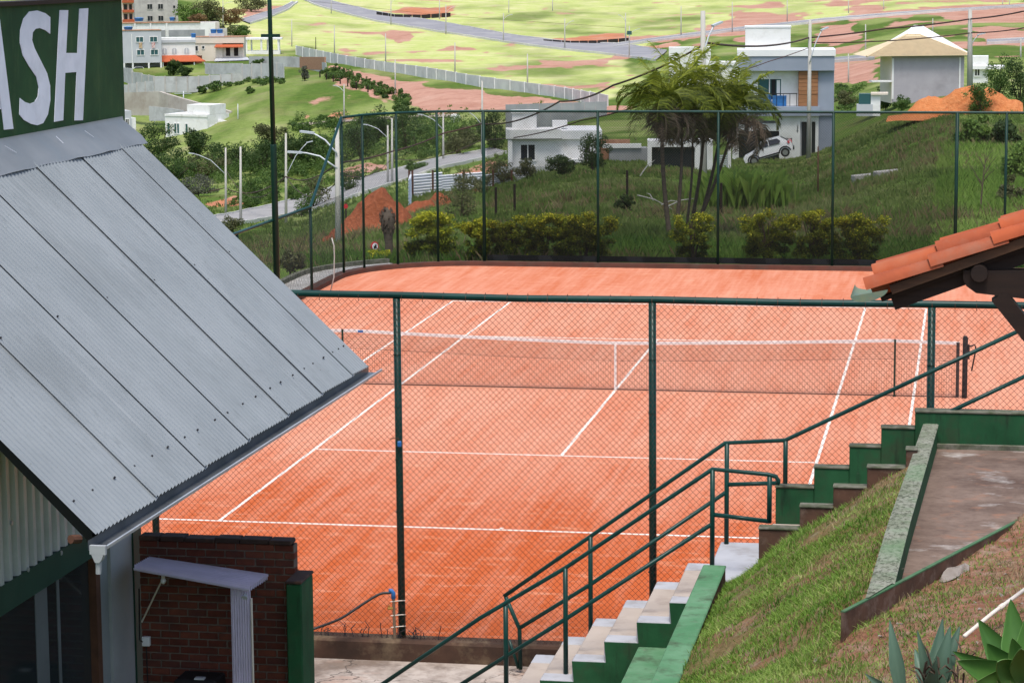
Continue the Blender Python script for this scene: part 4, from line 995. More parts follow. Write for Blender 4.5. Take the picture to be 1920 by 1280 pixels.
# ------------------------------------------------------------------ concrete slab and its walls
t = NT('slab_concrete').set(.95, 0, .08)
na = t.noise(.9, 7, .65, stretch=(1, 1.2, 1)); nb = t.noise(1.15, 7, .68, stretch=(.8, 1.1, 1)); nc_ = t.noise(12, 5)
c = t.mix(t.ramp(na, .36, .62), (.105, .072, .058), (.21, .155, .125)); c = t.mix(t.ramp(nb, .56, .68), c, (.40, .37, .34)); c = t.mix(t.math('MULTIPLY', t.ramp(nc_, .45, .75), .5), c, (.085, .06, .05)); c = t.mix(t.math('MULTIPLY', t.ramp(t.noise(4, 5), .58, .72), .6), c, (.32, .16, .10)); t.color(c); t.bump(nc_, .4, .02)
SZ = 2.58
iaE = ia; ibE = ia+(ib-ia)*1.9
mb = MB(); mb.add([(5.80, -25.0, SZ), (ia[0]+.1, ia[1]+.1, SZ), (ibE[0], ibE[1], SZ), (11, -18.36, SZ), (6.0, -18.36, SZ)], [(0, 1, 2, 3, 4)]); tag(mb.build('concrete_slab', 'slab_concrete'), kind='structure')
mb = MB(); mb.box(6.1, 11, -18.44, -18.362, SZ-.05, SZ+.05); tag(mb.build('slab_edging', 'mossy_top'), kind='structure')
rw = thing('slab_side_wall', 'mossy low wall along the left edge of the concrete slab', 'wall', (5.9, -22, 2.5))
Wl = [(6.0, 6.15, -18.42, -18.42), (5.90, 6.06, -20.9, -20.9), (5.79, 5.97, -23.4, -23.4)]
yi_ = lambda x: float(ia[1]+(x-ia[0])/(ib[0]-ia[0])*(ib[1]-ia[1]))
Wl.append((5.70, 5.90, yi_(5.70)+.02, yi_(5.90)+.02))
mb = MB(); mb.sheet([[(a, y, 2.0), (a, y, 2.845), (b, y2, 2.845), (b, y2, 2.0)] for a, b, y, y2 in Wl]); a, b, y, y2 = Wl[-1]; mb.add([(a, y, 2), (b, y2, 2), (b, y2, 2.845), (a, y, 2.845)], [(0, 1, 2, 3)]); mb.build('wall', 'wall_green', rw, world=True)
t = NT('moss_cap').set(.95, 0, .08); na = t.noise(3.5, 7, .7); nb = t.noise(26, 6, .7, stretch=(1, .6, 1))
c = t.mix(t.ramp(na, .35, .6), (.16, .185, .125), (.26, .265, .215)); c = t.mix(t.ramp(nb, .46, .64), c, (.06, .066, .045)); c = t.mix(t.math('MULTIPLY', t.ramp(t.noise(1.3, 4), .52, .66), .5), c, (.12, .22, .11)); t.color(c); t.bump(nb, .4, .02)
mb = MB(); mb.sheet([[(a-.008, y, 2.84), (a-.008, y, 2.852), (a+.02, y, 2.86), (b-.01, y2, 2.86), (b+.012, y2, 2.852), (b+.012, y2, 2.84)] for a, b, y, y2 in Wl]); mb.build('mossy_cap', 'moss_cap', rw, world=True)
fw = thing('slab_front_wall', 'brown stained wall with thin green edge in front of the concrete slab', 'wall', (6.3, -23.5, 2.4))
d = (ibE-ia)/np.linalg.norm(ibE-ia); nrm = np.array([d[1], -d[0]])
rows = []; rows2 = []
for i in range(14):
    p = ia+(ibE-ia)*i/13-(d*.1 if i == 0 else 0); w = .02*math.sin(i*1.7)*0; f_ = p+nrm*.015; b_ = p-nrm*.015
    rows.append([(b_[0], b_[1], 2.0), (b_[0], b_[1], 2.84), (f_[0], f_[1], 2.84), (f_[0], f_[1], 2.2)])
    rows2.append([(b_[0]-nrm[0]*.004, b_[1]-nrm[1]*.004, 2.835), (b_[0]-nrm[0]*.002, b_[1]-nrm[1]*.002, 2.85), (f_[0]+nrm[0]*.002, f_[1]+nrm[1]*.002, 2.85), (f_[0]+nrm[0]*.002, f_[1]+nrm[1]*.002, 2.838)])
mb = MB(); mb.sheet(rows); mb.add(rows[0], [(0, 1, 2, 3)]); mb.build('wall', 'stained_brown', fw, world=True)
mb = MB(); mb.sheet(rows2); mb.add(rows2[0], [(0, 1, 2, 3)]); mat('edge_green', (.05, .13, .062), (.085, .16, .085), 4, rough=.85, spec=.1, c3=(.05, .07, .045), s3=5)
mb.build('green_edge', 'edge_green', fw, world=True)
# white pipe on the soil
pp = thing('plastic_pipe', 'cream plastic pipe lying on the soil bank at right', 'pipe', bgnd(1860, 1150))
pts = [T(1808, 1192, 19.1), T(1862, 1148, 19.6), T(1930, 1098, 20.2)]
mb = MB(); mb.tube(pts, .0155, 8); mb.build('pipe', 'pvc_white', pp, world=True, smooth=True)
d = (pts[2]-pts[1])/np.linalg.norm(pts[2]-pts[1]); mb = MB(); mb.tube([pts[1]+d*.12, pts[1]+d*.2], .02, 8); mb.build('coupling', 'pvc_white', pp, world=True)

# ------------------------------------------------------------------ agaves
leafmat('agave_green', (.035, .10, .022), (.075, .19, .04), (.15, .28, .07), trans=.12, rough=.4)
leafmat('agave_blue', (.05, .10, .07), (.09, .16, .11), (.16, .24, .17), trans=.08, rough=.45)
def agave_leaf(base, tip, width, bow, parent, m, side=None, tint=.5):
    base = np.array(base, float); tip = np.array(tip, float); ax = tip-base; L = np.linalg.norm(ax); ax /= L
    view = np.array([0, -1, .35]); 
    s = np.cross(ax, view if side is None else np.array(side, float)); s /= np.linalg.norm(s); nn = np.cross(s, ax)
    rows = []; N = 24; tt = []
    for i in range(N+1):
        u_ = i/N; w = width*(.42+.95*u_ if u_ < .45 else .85*max(0, 1-(u_-.45)/.55)**.8*1.0)
        if u_ < .45: w = width*(.45+.4*math.sin(u_/.45*math.pi/2))
        c = base+ax*L*u_+nn*bow*(math.sin(math.pi*u_*.9)-.35*u_*u_)
        row = []
        for q_ in (-1, -.9, -.6, -.3, 0, .3, .6, .9, 1): row.append(c+s*w*.5*q_+nn*(.2*w*q_*q_)); tt.append(np.clip(tint+(.3 if abs(q_) == 1 else 0)-.10*u_+.06*math.sin(9*q_+5*u_)+R.uniform(-.03, .03), 0, 1))
        rows.append(row)
    V_ = np.array(rows).reshape(-1, 3); lo = V_-nn*.008; n5 = len(V_); f = []
    for i in range(N):
        for j_ in range(8): a = i*9+j_; f.append((a, a+1, a+10, a+9)); f.append((n5+a+9, n5+a+10, n5+a+1, n5+a))
        for j_ in (0, 8): a = i*9+j_; f.append((a, a+9, n5+a+9, n5+a))
    return mesh_np('leaf', np.concatenate([V_, lo]), np.array(f), m, parent, world=True, tint=np.array(tt+tt), smooth=True)
def agave(name_label, cpx, cpy, dep, tips, width, m):
    c = T(cpx, cpy, dep); ag = thing('agave', name_label, 'plant', c)
    for (tx, ty, dd, ww, bw_, tn) in tips:
        agave_leaf(c+np.array([R.uniform(-.03, .03), R.uniform(-.03, .03), R.uniform(-.03, .03)]), T(tx, ty, dep+dd), width*ww, bw_, ag, m, tint=tn)
    return ag
agave('lush green agave rosette in the lower right corner', 1922, 1285, 17.2,
      [(1786, 1220, .05, .8, -.10, .40), (1834, 1160, .25, 1.25, -.10, .35), (1895, 1122, .2, 1.15, -.06, .45), (1850, 1205, 0, 1.1, -.08, .55), (1795, 1238, -.2, 1.1, -.08, .62), (1898, 1195, -.1, .9, -.05, .7), (1935, 1130, .1, 1.2, -.05, .5), (1815, 1292, -.4, 1.3, -.06, .66), (1870, 1240, -.35, 1.1, -.08, .72), (1960, 1180, 0, 1.2, .05, .5), (1915, 1215, -.4, 1.0, -.06, .78)], .21, 'agave_green')
agave('upright blue-green agave with curling leaves left of the rosette', 1745, 1300, 17.6,
      [(1782, 1172, 0, .8, .03, .45), (1768, 1158, .2, .7, -.03, .3), (1800, 1172, .1, .75, .02, .25), (1720, 1180, -.1, .5, .03, .6), (1715, 1215, .2, .6, .02, .5), (1755, 1235, -.2, .6, .02, .5)], .19, 'agave_blue')
agave('tall narrow blue agave leaf pair at the bottom of the bank', 1685, 1310, 17.4,
      [(1668, 1160, 0, .8, .04, .55), (1622, 1262, -.1, .6, .03, .65)], .15, 'agave_blue')
mb = MB()
for i in range(26):
    a = T(R.uniform(1730, 1810), R.uniform(1240, 1285), 17.5); b = a+np.array([R.uniform(-.15, .1), R.uniform(-.1, .1), R.uniform(.02, .16)]); mb.tube([a, (a+b)/2+np.array([0, 0, .03]), b], [.006, .008, .002], 4)
tag(mb.build('dead_leaves', 'trunk'), 'shrivelled dead leaves at the foot of the agaves', 'leaves', kind='stuff')

# ------------------------------------------------------------------ small tiled canopy, right
TY0 = -33.0
E0 = V(1617, 523, TY0); E1 = V(1920, 414, TY0); SLP = (E1[2]-E0[2])/(E1[0]-E0[0]); th = math.atan(SLP)
tr = thing('tiled_canopy', 'small canopy with orange clay tiles on dark timber, right edge', 'canopy', (E0[0]+1.6, TY0+.4, 3))
ux = np.array([math.cos(th), 0, math.sin(th)]); un = np.array([-math.sin(th), 0, math.cos(th)])
def tile(s0, y, lift, L, rr_, name='roof_tile', flip=1):
    rows = []
    for i in range(6):
        u_ = i/5; r = rr_*(1.06-.14*u_); row = []
        for j_ in range(9):
            a = math.pi*j_/8; c = E0+ux*(s0+L*u_)+un*(lift-.022*u_)
            row.append(c+np.array([0, 1, 0])*(y+r*math.cos(a))+un*flip*(r*.86*math.sin(a)))
        rows.append(row)
    P = np.array(rows).reshape(-1, 3); cen = [E0+ux*(s0+L*i/5)+un*(lift-.022*i/5)+np.array([0, y, 0]) for i in range(6)]
    th_ = .014; inn = np.array([cen[i]+(P[i*9+j_]-cen[i])*(1-th_/rr_) for i in range(6) for j_ in range(9)])
    n = len(P); f = []
    for i in range(5):
        for j_ in range(8):
            a = i*9+j_; f.append((a, a+1, a+10, a+9)); f.append((n+a+9, n+a+10, n+a+1, n+a))
        for j_ in (0, 8): a = i*9+j_; f.append((a, a+9, n+a+9, n+a))
    for j_ in range(8): f.append((j_, n+j_, n+j_+1, j_+1)); a = 45+j_; f.append((a, a+1, n+a+1, n+a))
    mb = MB(); mb.add(P, f[:]); mb.v += [tuple(p) for p in inn]
    return mb.build(name, R.choice(['tile_clay', 'tile_clay', 'tile_clay_worn']), tr, world=True, smooth=True, sharp=50)
EXP = .36
for row_, (y, lift, s_) in enumerate([(.06, -.076, .0), (.20, -.040, .055), (.40, -.052, .075)]):
    for i in range(9): tile(s_+i*EXP+R.uniform(-.006, .006), y+R.uniform(-.004, .004), lift+.014, EXP+.07, .072 if row_ else .068)
for y in (.13, .30):
    for i in range(9): tile(.02+i*EXP, y, -.07, EXP+.07, .075, 'channel_tile', -1)
def bm(name, s0, s1, y0, y1, l0, l1, m='dark_wood'):
    mb = MB(); P = []
    for l in (l0, l1):
        for s, y in ((s0, y0), (s1, y0), (s1, y1), (s0, y1)): P.append(E0+ux*s+un*l+np.array([0, y, 0]))
    mb.hexa(P); return mb.build(name, m, tr, world=True)
bm('bargeboard', .12, 3.4, .02, .06, -.135, -.085, 'brown_wood')
bm('decking', .05, 3.4, .07, .50, -.16, -.135)
for y in (.1, .42): bm('rafter', .1, 3.4, y, y+.06, -.23, -.161)
pl_ = V(1836, 512, TY0+.02); mb = MB(); mb.tube([(pl_[0], TY0-.02, pl_[2]), (pl_[0], TY0+.0, pl_[2]), (pl_[0], TY0+.5, pl_[2])], [.044, .046, .046], 12); mb.build('log_purlin', 'dark_wood', tr, world=True, smooth=True, sharp=40)
q0 = V(1806, 524, TY0+.05); q1 = V(1830, 549, TY0+.05); q2 = V(1940, 562, TY0+.05); q3 = V(1940, 508, TY0+.05); q4 = V(1806, 506, TY0+.05)
mb = MB(); mb.prism([(p[0], p[2]) for p in (q0, V(1812, 536, TY0+.05), q1, q2, q3, q4)], TY0+.04, TY0+.16); fix_normals(mb.build('tie_beam', 'dark_wood', tr, world=True))
b0 = V(1872, 552, TY0+.1); b1 = V(1990, 700, TY0+.1); mb = MB(); mb.beam(b0, b1, .09, .13, (0, 1, 0)); mb.build('brace', 'dark_wood', tr, world=True)
mb = MB(); mb.box(b1[0]-.06, b1[0]+.08, TY0+.04, TY0+.17, 2.5, q2[2]); mb.build('post', 'dark_wood', tr, world=True)
# half-round gutter under the eave, its end toward the viewer
g0 = V(1630, 548, TY0); rows = []
for yy in np.linspace(-.03, .5, 6):
    row = []
    for j_ in range(11):
        a = math.pi+math.pi*j_/10; c = np.array([g0[0], TY0+yy, g0[2]]); row.append(c+np.array([.10*math.cos(a), 0, .045*math.sin(a)])+np.array([0, 0, .085*math.cos(a)*.24]))
    rows.append(row)
mb = MB(); mb.sheet(rows); mb.build('gutter', 'old_gutter', tr, world=True, smooth=True)
mb = MB(); mb.add([rows[0][j_] for j_ in range(11)], [tuple(range(11))]); mb.build('gutter_end', 'old_gutter', tr, world=True)
s0 = V(1705, 535, TY0+.2); s1 = V(1718, 566, TY0+.2); mb = MB(); mb.tube([s0, s1], .032, 10); mb.build('outlet_pipe', 'green_paint_far', tr, world=True)

# ------------------------------------------------------------------ tap, hose, bottle at the near fence
tp = thing('garden_tap', 'standpipe with blue elbow and brass tap tied to the fence post', 'tap', (-.14, FY-.09, .05))
mb = MB(); mb.tube([(-.12, FY-.085, .05), (-.125, FY-.085, .42), (-.13, FY-.085, .60)], .018, 8); mb.build('pipe', 'old_pipe', tp, world=True)
mb = MB(); mb.tube([(-.13, FY-.085, .56), (-.13, FY-.085, .63), (-.15, FY-.085, .655), (-.18, FY-.085, .655)], .027, 8); mb.build('elbow', 'blue_plastic', tp, world=True, smooth=True)
mb = MB(); mb.tube([(-.14, FY-.10, .45), (-.19, FY-.13, .45)], .016, 8); mb.tube([(-.175, FY-.12, .45), (-.175, FY-.12, .49)], .009, 6); mb.build('brass_tap', 'brass', tp, world=True)
mb = MB()
for z in (.22, .36, .53): mb.tube([(-.16, FY-.11, z), (-.06, FY-.07, z+.005), (0, FY-.03, z)], .006, 5)
mb.build('tie_wire', 'pvc_white', tp, world=True)
hs = [V(733, 1111, FY-.09), V(712, 1113, FY-.12), V(680, 1132, FY-.2), V(640, 1158, FY-.3), V(600, 1174, FY-.35), V(575, 1182, FY-.4), V(520, 1196, FY-.5)]
C_ = []
for i in range(len(hs)-1):
    for j_ in range(5):
        t_ = j_/5; p0 = hs[max(i-1, 0)]; p1 = hs[i]; p2 = hs[i+1]; p3 = hs[min(i+2, len(hs)-1)]
        C_.append(.5*((2*p1)+(-p0+p2)*t_+(2*p0-5*p1+4*p2-p3)*t_*t_+(-p0+3*p1-3*p2+p3)*t_**3))
mb = MB(); mb.tube(C_, .016, 8); tag(mb.build('garden_hose', 'black_rubber', None, smooth=True), 'black hose hanging from the blue elbow at the fence post', 'hose')
p = V(748, 832, FY-.09); bo = thing('plastic_packet', 'small blue plastic packet clipped beside the fence post', 'packet', p)
mb = MB(); mb.bbox(p[0]-.02, p[0]+.03, FY-.1, FY-.075, p[2]-.035, p[2]+.035, .01); mb.build('bag', 'blue_plastic', bo, world=True)
mb = MB(); mb.tube([(p[0], FY-.09, p[2]+.035), (p[0]-.01, FY-.09, p[2]+.07), (p[0]-.1, FY-.09, p[2]+.06)], .006, 5); mb.build('clip', 'wire', bo, world=True)
# ================================================================== houses behind
class Hs:
    """a building anchored at a photo pixel on the ground; sizes below are photo pixels at its distance"""
    def __init__(s, name, label, px, py, dep=None, turn=0.0, cat='house', group=None):
        P = gnd(px, py) if dep is None else T(px, py, dep)
        s.dep = depth_of(P); s.k = s.dep/FPX; az_ = math.atan2(P[0]-CAM[0], P[1]-CAM[1])
        s.o = thing(name, label, cat, P, -az_+rad(turn), group)
    def box(s, name, x0, x1, z0, z1, y0, y1, m, parent=None, b=None):
        k = s.k; mb = MB()
        mb.box(x0*k, x1*k, y0*k, y1*k, z0*k, z1*k); return mb.build(name, m, parent or s.o)
    def prism(s, name, poly, y0, y1, m, axes='xz', parent=None):
        k = s.k; mb = MB(); mb.prism([(a*k, b*k) for a, b in poly], y0*k, y1*k, axes); return fix_normals(mb.build(name, m, parent or s.o))
    def win(s, x0, x1, z0, z1, y, m='window_dark', fr='house_white', name='window', f=.12, side=None, mull=1):
        """glazing set in a proud frame; side='x' puts it on a face x = y, else on the front face y"""
        k = s.k; f = f/k
        def B(mb, a, b, c, d, e0, e1):
            if side == 'x': mb.box(e0*k, e1*k, a*k, b*k, c*k, d*k)
            else: mb.box(a*k, b*k, e0*k, e1*k, c*k, d*k)
        sg_ = 1 if side == 'x' else -1; p = .05/k*sg_; q_ = .12/k*sg_
        lo, hi = (y-abs(q_)*.5, y+p) if sg_ > 0 else (y+p, y+abs(q_)*.5)
        mb = MB(); B(mb, x0, x1, z0, z1, lo, hi); o = mb.build(name, m, s.o)
        lo2, hi2 = (y, y+q_) if sg_ > 0 else (y+q_, y)
        mb = MB(); B(mb, x0-f, x1+f, z0-f, z0, lo2, hi2); B(mb, x0-f, x1+f, z1, z1+f, lo2, hi2); B(mb, x0-f, x0, z0, z1, lo2, hi2); B(mb, x1, x1+f, z0, z1, lo2, hi2)
        for i in range(mull): c = x0+(x1-x0)*(i+1)/(mull+1); B(mb, c-f*.3, c+f*.3, z0, z1, lo2, hi2)
        mb.build('frame', fr, o); return o
    def tank(s, x, z, y, r=7, h=6, label='blue water tank on a roof'):
        k = s.k; P = WM[s.o.name] @ Vector((x*k, y*k, z*k)); t_ = thing('water_tank', label, 'water tank', P)
        mb = MB(); mb.tube([(0, 0, 0), (0, 0, h*k*.8)], [r*k*.82, r*k], 12); mb.build('tank', 'blue_plastic', t_, smooth=True, sharp=40)
        mb = MB(); mb.tube([(0, 0, h*k*.8), (0, 0, h*k*.88), (0, 0, h*k)], [r*k*1.05, r*k*1.0, r*k*.3], 12); mb.build('lid', 'blue_plastic', t_, smooth=True, sharp=40); return t_

# --- cluster on the hill, upper left
h = Hs('apartment_block', 'tall raw concrete apartment block at the top left behind the white terrace', 253, 44, 640, 4, 'building')
h.box('wall', 0, 81, -20, 75, 0, 60, 'raw_concrete')
for z in (4, 26, 48):
    for x in (24, 44): h.win(x, x+9, z, z+9, 0, fr='raw_concrete')
    h.win(72, 76, z+1, z+6, 0, fr='raw_concrete', mull=0)
h.box('roof_slab', -2, 83, 75, 78, -2, 62, 'raw_concrete')
h = Hs('balcony_building', 'cream building with brick balcony at the top left corner', 226, 44, 625, 0, 'building')
h.box('wall', 0, 25, -20, 60, 0, 30, 'house_cream')
for z in (6, 24, 42):
    h.win(7, 13, z, z+11, 0, fr='timber', mull=0); h.win(17, 22, z, z+11, 0, fr='timber', mull=0); h.box('balcony', 4, 26, z-4, z+1, -6, -.2, 'roof_red')
h = Hs('terrace_building', 'long low white terrace building with flat roof, upper left', 226, 78, 590, 3, 'building')
h.box('wall', 0, 178, -10, 33, 0, 40, 'house_white'); h.box('parapet_trim', -1, 150, 33.2, 34.6, -2, 42, 'timber'); h.box('stair_block', 150, 186, -10, 34, 2, 34, 'house_beige'); h.box('side_wall', 176, 200, -10, 22, 1, 6, 'raw_concrete')
for x0, x1 in ((26, 54), (60, 84), (90, 158)): h.box('loggia', x0, x1, 8, 20, -.6, .3, 'block_wall_dark')
for x in (28, 57, 87): h.box('pillar', x-2, x+1, 0, 33, -2.5, -.7, 'house_white')
h.tank(36, 37, 8, 9, 7, 'wide blue water tank on the white terrace roof'); h.tank(98, 37, 12, 5, 7, 'small pale blue water tank on the white terrace roof')
h = Hs('grey_apartments', 'grey three-storey house on pillars with teal windows and laundry', 228, 139, 540, 6, 'house')
h.box('wall', 0, 76, 20, 80, 0, 45, 'house_grey'); h.box('roof_slab', -1, 77, 80.1, 81.2, -1, 46, 'timber'); h.box('back_wall', 0, 76, -6, 20, 24, 30, 'block_wall_dark')
for x in (4, 20, 50, 73): h.box('pillar', x, x+3, -6, 20, 0, 3, 'house_white')
h.box('drain_pipe', 20, 21.5, 0, 74, -1.2, -.1, 'house_white')
for x in (29, 55):
    h.win(x, x+13, 59, 68, 0, 'window_teal'); h.win(x+1, x+14, 35, 44, 0, 'window_teal')
h.win(-0.0+.2, .9, 60, 68, 0, 'window_teal', mull=0)
lc = h
for x, m_, lab in ((34, 'cloth_brown', 'brown patterned cloth hanging from a grey house window'), (58, 'cloth_red', 'red and white cloth hanging from a grey house window')):
    k_ = h.k; P = WM[h.o.name] @ Vector((x*k_, -1.5*k_, 50*k_)); mb = MB(); rows = []
    for j_ in range(6): rows.append([(i*1.3*k_-(j_ % 2)*.4*k_, .3*k_*math.sin(i*2.0), (8-j_*2.2-(.8*math.sin(i+x) if j_ == 5 else 0))*k_) for i in range(6)])
    mb.sheet(rows); o = mb.build('hanging_cloth', m_); o.location = P; tag(o, lab, 'laundry')
h.tank(16, 82, 10, 9, 6, 'blue water tank on the roof of the grey apartments')
k_ = h.k; P = WM[h.o.name] @ Vector((34*k_, 8*k_, 0)); pk = thing('parked_car', 'pale car parked under the grey pillared house', 'car', P, h.o.rotation_euler[2])
mb = MB(); mb.prism([(-1.9, .35), (1.9, .35), (1.95, .8), (1.2, .9), (.6, 1.4), (-.9, 1.4), (-1.6, .9), (-1.95, .8)], -.8, .8); fix_normals(mb.build('body', 'car_white', pk))
mb = MB(); mb.prism([(-1.3, .92), (1.0, .92), (.55, 1.34), (-.85, 1.34)], -.82, -.805); fix_normals(mb.build('window', 'window_dark', pk))
for x in (-1.2, 1.2): mb = MB(); mb.tube([(x, -.83, .33), (x, -.6, .33)], .33, 10); mb.build('wheel', 'tyre', pk)
h = Hs('arched_house', 'white house with arched windows and red tiled porch', 303, 130, 545, 0)
h.box('wall', 0, 64, 24, 58, 0, 40, 'house_white'); h.box('parapet', -1, 65, 49, 54, -2, -.2, 'house_grey'); h.box('ground_wall', 2, 76, -8, 24, 12, 18, 'brick_b')
for x in (2, 20, 43):
    k_ = h.k; mb = MB(); pr_ = [(x, 28), (x+9, 28), (x+9, 35)]+[(x+4.5+4.5*math.cos(math.pi*i/8), 35+4.2*math.sin(math.pi*i/8)) for i in range(1, 8)]+[(x, 35)]
    mb.prism([(a*k_, b*k_) for a, b in pr_], -.5*k_, .3*k_); w_ = fix_normals(mb.build('window', 'house_grey', h.o)); mb = MB(); mb.box((x+3.9)*k_, (x+5.1)*k_, -.8*k_, -.5*k_, 28*k_, 38*k_); mb.build('mullion', 'house_white', w_)
k_ = h.k; mb = MB(); mb.hexa([(a*k_, b*k_, c*k_) for a, b, c in ((-2, -16, 13.5), (82, -16, 13.5), (64, 0, 24), (0, 0, 24), (-2, -16, 15), (82, -16, 15), (64, 0, 25.5), (0, 0, 25.5))]); mb.build('porch_roof', 'roof_red', h.o)
for x in (2, 30, 60, 79): h.box('porch_post', x, x+2, -8, 14, -14, -12, 'house_white')
h.box('porch_door', 40, 52, -2, 14, 11.2, 12, 'window_dark')
h.tank(61, 58, 6, 5, 8, 'blue water tank on stilts beside the arched house')
h = Hs('cream_house', 'cream two-storey house with bright red awning', 366, 130, 552, -6)
h.box('wall', 0, 52, -6, 58, 0, 50, 'house_cream'); h.box('front_wall', 52.2, 92, -6, 58, 4, 46, 'house_cream'); h.box('parapet', -1, 93, 48, 59, -1.5, -.2, 'house_cream'); h.box('cornice', -1, 93, 59.2, 60.2, -2, 50, 'timber')
h.win(-.0+1, 6, 34, 43, 0, mull=0); h.win(14, 18, 38, 43, 0, mull=0)
for x in (58, 73): h.box('door', x, x+8, 24, 41, 3.4, 4.2, 'dark_wood')
k_ = h.k; mb = MB(); mb.hexa([(a*k_, b*k_, c*k_) for a, b, c in ((38, -12, 40), (92, -12, 40), (90, 3.8, 45), (40, 3.8, 45), (38, -12, 41.5), (92, -12, 41.5), (90, 3.8, 47), (40, 3.8, 47))]); mb.build('red_awning', 'roof_red', h.o)
mb = MB(); mb.hexa([(a*k_, b*k_, c*k_) for a, b, c in ((38, -22, 15), (104, -22, 17), (98, 3.8, 20), (40, 3.8, 20), (38, -22, 16), (104, -22, 18), (98, 3.8, 21.5), (40, 3.8, 21.5))]); mb.build('metal_awning', 'lamp_metal', h.o)
for x in (44, 66): h.box('awning_post', x, x+1.5, -6, 16, -20, -18.5, 'house_white')
h.box('porch_shade', 44, 90, -4, 14, 3.2, 3.9, 'block_wall_dark')
h.tank(34, 66, 20, 6, 8, 'left blue water tank of the pair above the cream house'); h.tank(46, 66, 20, 6, 8, 'right blue water tank of the pair above the cream house'); h.box('tank_stand', 26, 54, 60, 66, 14, 26, 'lamp_metal')
h = Hs('open_gazebo', 'white open-sided gazebo with pale roof beyond the lamp mast', 455, 108, 570, -4)
h.box('roof', -2, 74, 33, 36, -8, 30, 'roof_white'); h.box('base_wall', 0, 70, -4, 12, -6, 28, 'house_white'); h.box('terrace_slab', -6, 100, -6, -2, -14, 30, 'house_cream')
for x in (6, 34, 48, 66): h.box('pillar', x, x+3.5, 12, 33, -6, -2.5, 'house_white')
for x in (14, 44, 66): h.box('pillar', x, x+3, 12, 33, 24, 27, 'house_white')
mb = MB(); p = gnd(392, 150); k_ = 545/FPX
pool = thing('paddling_pool', 'small blue pool in front of the arched house', 'pool', T(400, 139, 535))
mb.tube([(0, 0, -.3), (0, 0, .5)], 3.4, 18); mb.build('basin', 'pool_blue', pool)
mb = MB(); mb.tube([(3.4*math.cos(a), 3.4*math.sin(a), .52) for a in np.linspace(0, 2*math.pi, 19)], .12, 5, cap=False); mb.build('rim', 'house_white', pool)

# --- block and precast walls, panel by panel
def panel_wall(name, label, pts, m='block_wall', pm=None, n=None, dep=None, cat='wall', thick=.16, gap=None):
    """pts: (px, y_top, y_bottom, depth or None); panels and posts between"""
    gap = (.05 if pm else .008) if gap is None else gap; nodes = []
    for px, yt, yb_, dp in pts:
        P = gnd(px, yb_) if dp is None else T(px, yb_, dp); top = T(px, yt, depth_of(P)); nodes.append((P, top[2]))
    root = thing(name, label, cat, nodes[0][0]); tot = sum(np.linalg.norm(nodes[i+1][0][:2]-nodes[i][0][:2]) for i in range(len(nodes)-1)); n = n or max(1, int(tot/2.6))
    S = [0]
    for i in range(len(nodes)-1): S.append(S[-1]+float(np.linalg.norm(nodes[i+1][0][:2]-nodes[i][0][:2])))
    A = np.array([[*p, t_] for p, t_ in nodes])
    def at_(s): return np.array([np.interp(s, S, A[:, c]) for c in range(4)])
    for i in range(n):
        a = at_(S[-1]*i/n); b = at_(S[-1]*(i+1)/n); zt1 = (a[3]+b[3])/2 if pm else None
        d = b[:2]-a[:2]; L = np.linalg.norm(d); d /= L; nn = np.array([-d[1], d[0]])*thick/2
        a2 = a[:2]+d*gap; b2 = b[:2]-d*gap
        za, zb_ = (a[3], b[3]) if not pm else (zt1, zt1)
        mb = MB(); mb.hexa([(*(a2-nn), a[2]-1.2), (*(b2-nn), b[2]-1.2), (*(b2+nn), b[2]-1.2), (*(a2+nn), a[2]-1.2), (*(a2-nn), za), (*(b2-nn), zb_), (*(b2+nn), zb_), (*(a2+nn), za)]); mb.build('panel', m, root, world=True)
        if pm:
            mb = MB(); w = .14; c = a[:2]; mb.box(c[0]-w, c[0]+w, c[1]-w, c[1]+w, a[2]-1.2, max(zt1, a[3])+.06); mb.build('wall_post', pm, root, world=True)
    return root
panel_wall('precast_wall', 'long pale precast panel wall stepping down the far hillside', [(556, 86, 104, None), (640, 103, 120, None), (720, 116, 134, None), (800, 126, 147, None), (880, 140, 160, None), (960, 151, 170, None), (1050, 163, 183, None), (1140, 178, 200, None)], 'precast', 'house_white', 31)
panel_wall('block_wall', 'grey block wall with red brick top beyond the pasture, right end', [(468, 106, 143, 540), (560, 106, 145, 525), (612, 118, 145, 505)], 'block_wall', None, 8)
panel_wall('brick_wall_top', 'strip of red brick on the far end of the grey block wall', [(563, 107, 119, 523), (610, 107, 120, 505.5)], 'timber', None, 3, thick=.3)
panel_wall('block_wall', 'tall grey block wall of five bays above the pasture', [(455, 121, 152, 500), (505, 118, 151, 495), (533, 119, 149, 490)], 'block_wall', 'raw_concrete', 5)
panel_wall('block_wall', 'long grey panelled wall below the arched house', [(289, 143, 162, 495), (360, 144, 162, 495), (455, 137, 153, 498)], 'block_wall', 'raw_concrete', 8)
panel_wall('block_wall', 'grey wall behind the pool below the cream house', [(385, 118, 137, 525), (400, 119, 136, 522), (455, 119, 136, 515)], 'block_wall', None, 4)
panel_wall('block_wall', 'grey wall sloping down below the pillared house', [(226, 122, 146, 520), (262, 139, 156, 512), (292, 143, 158, 498)], 'block_wall', 'raw_concrete', 4)
panel_wall('block_wall', 'low grey wall with grass at its foot left of the pasture', [(226, 160, 176, 490), (289, 152, 166, 485)], 'block_wall', 'raw_concrete', 4)
mat('retaining_stone', (.50, .47, .42), (.42, .38, .34), .35, rough=.95, spec=.05, c3=(.33, .28, .24), s3=.25)
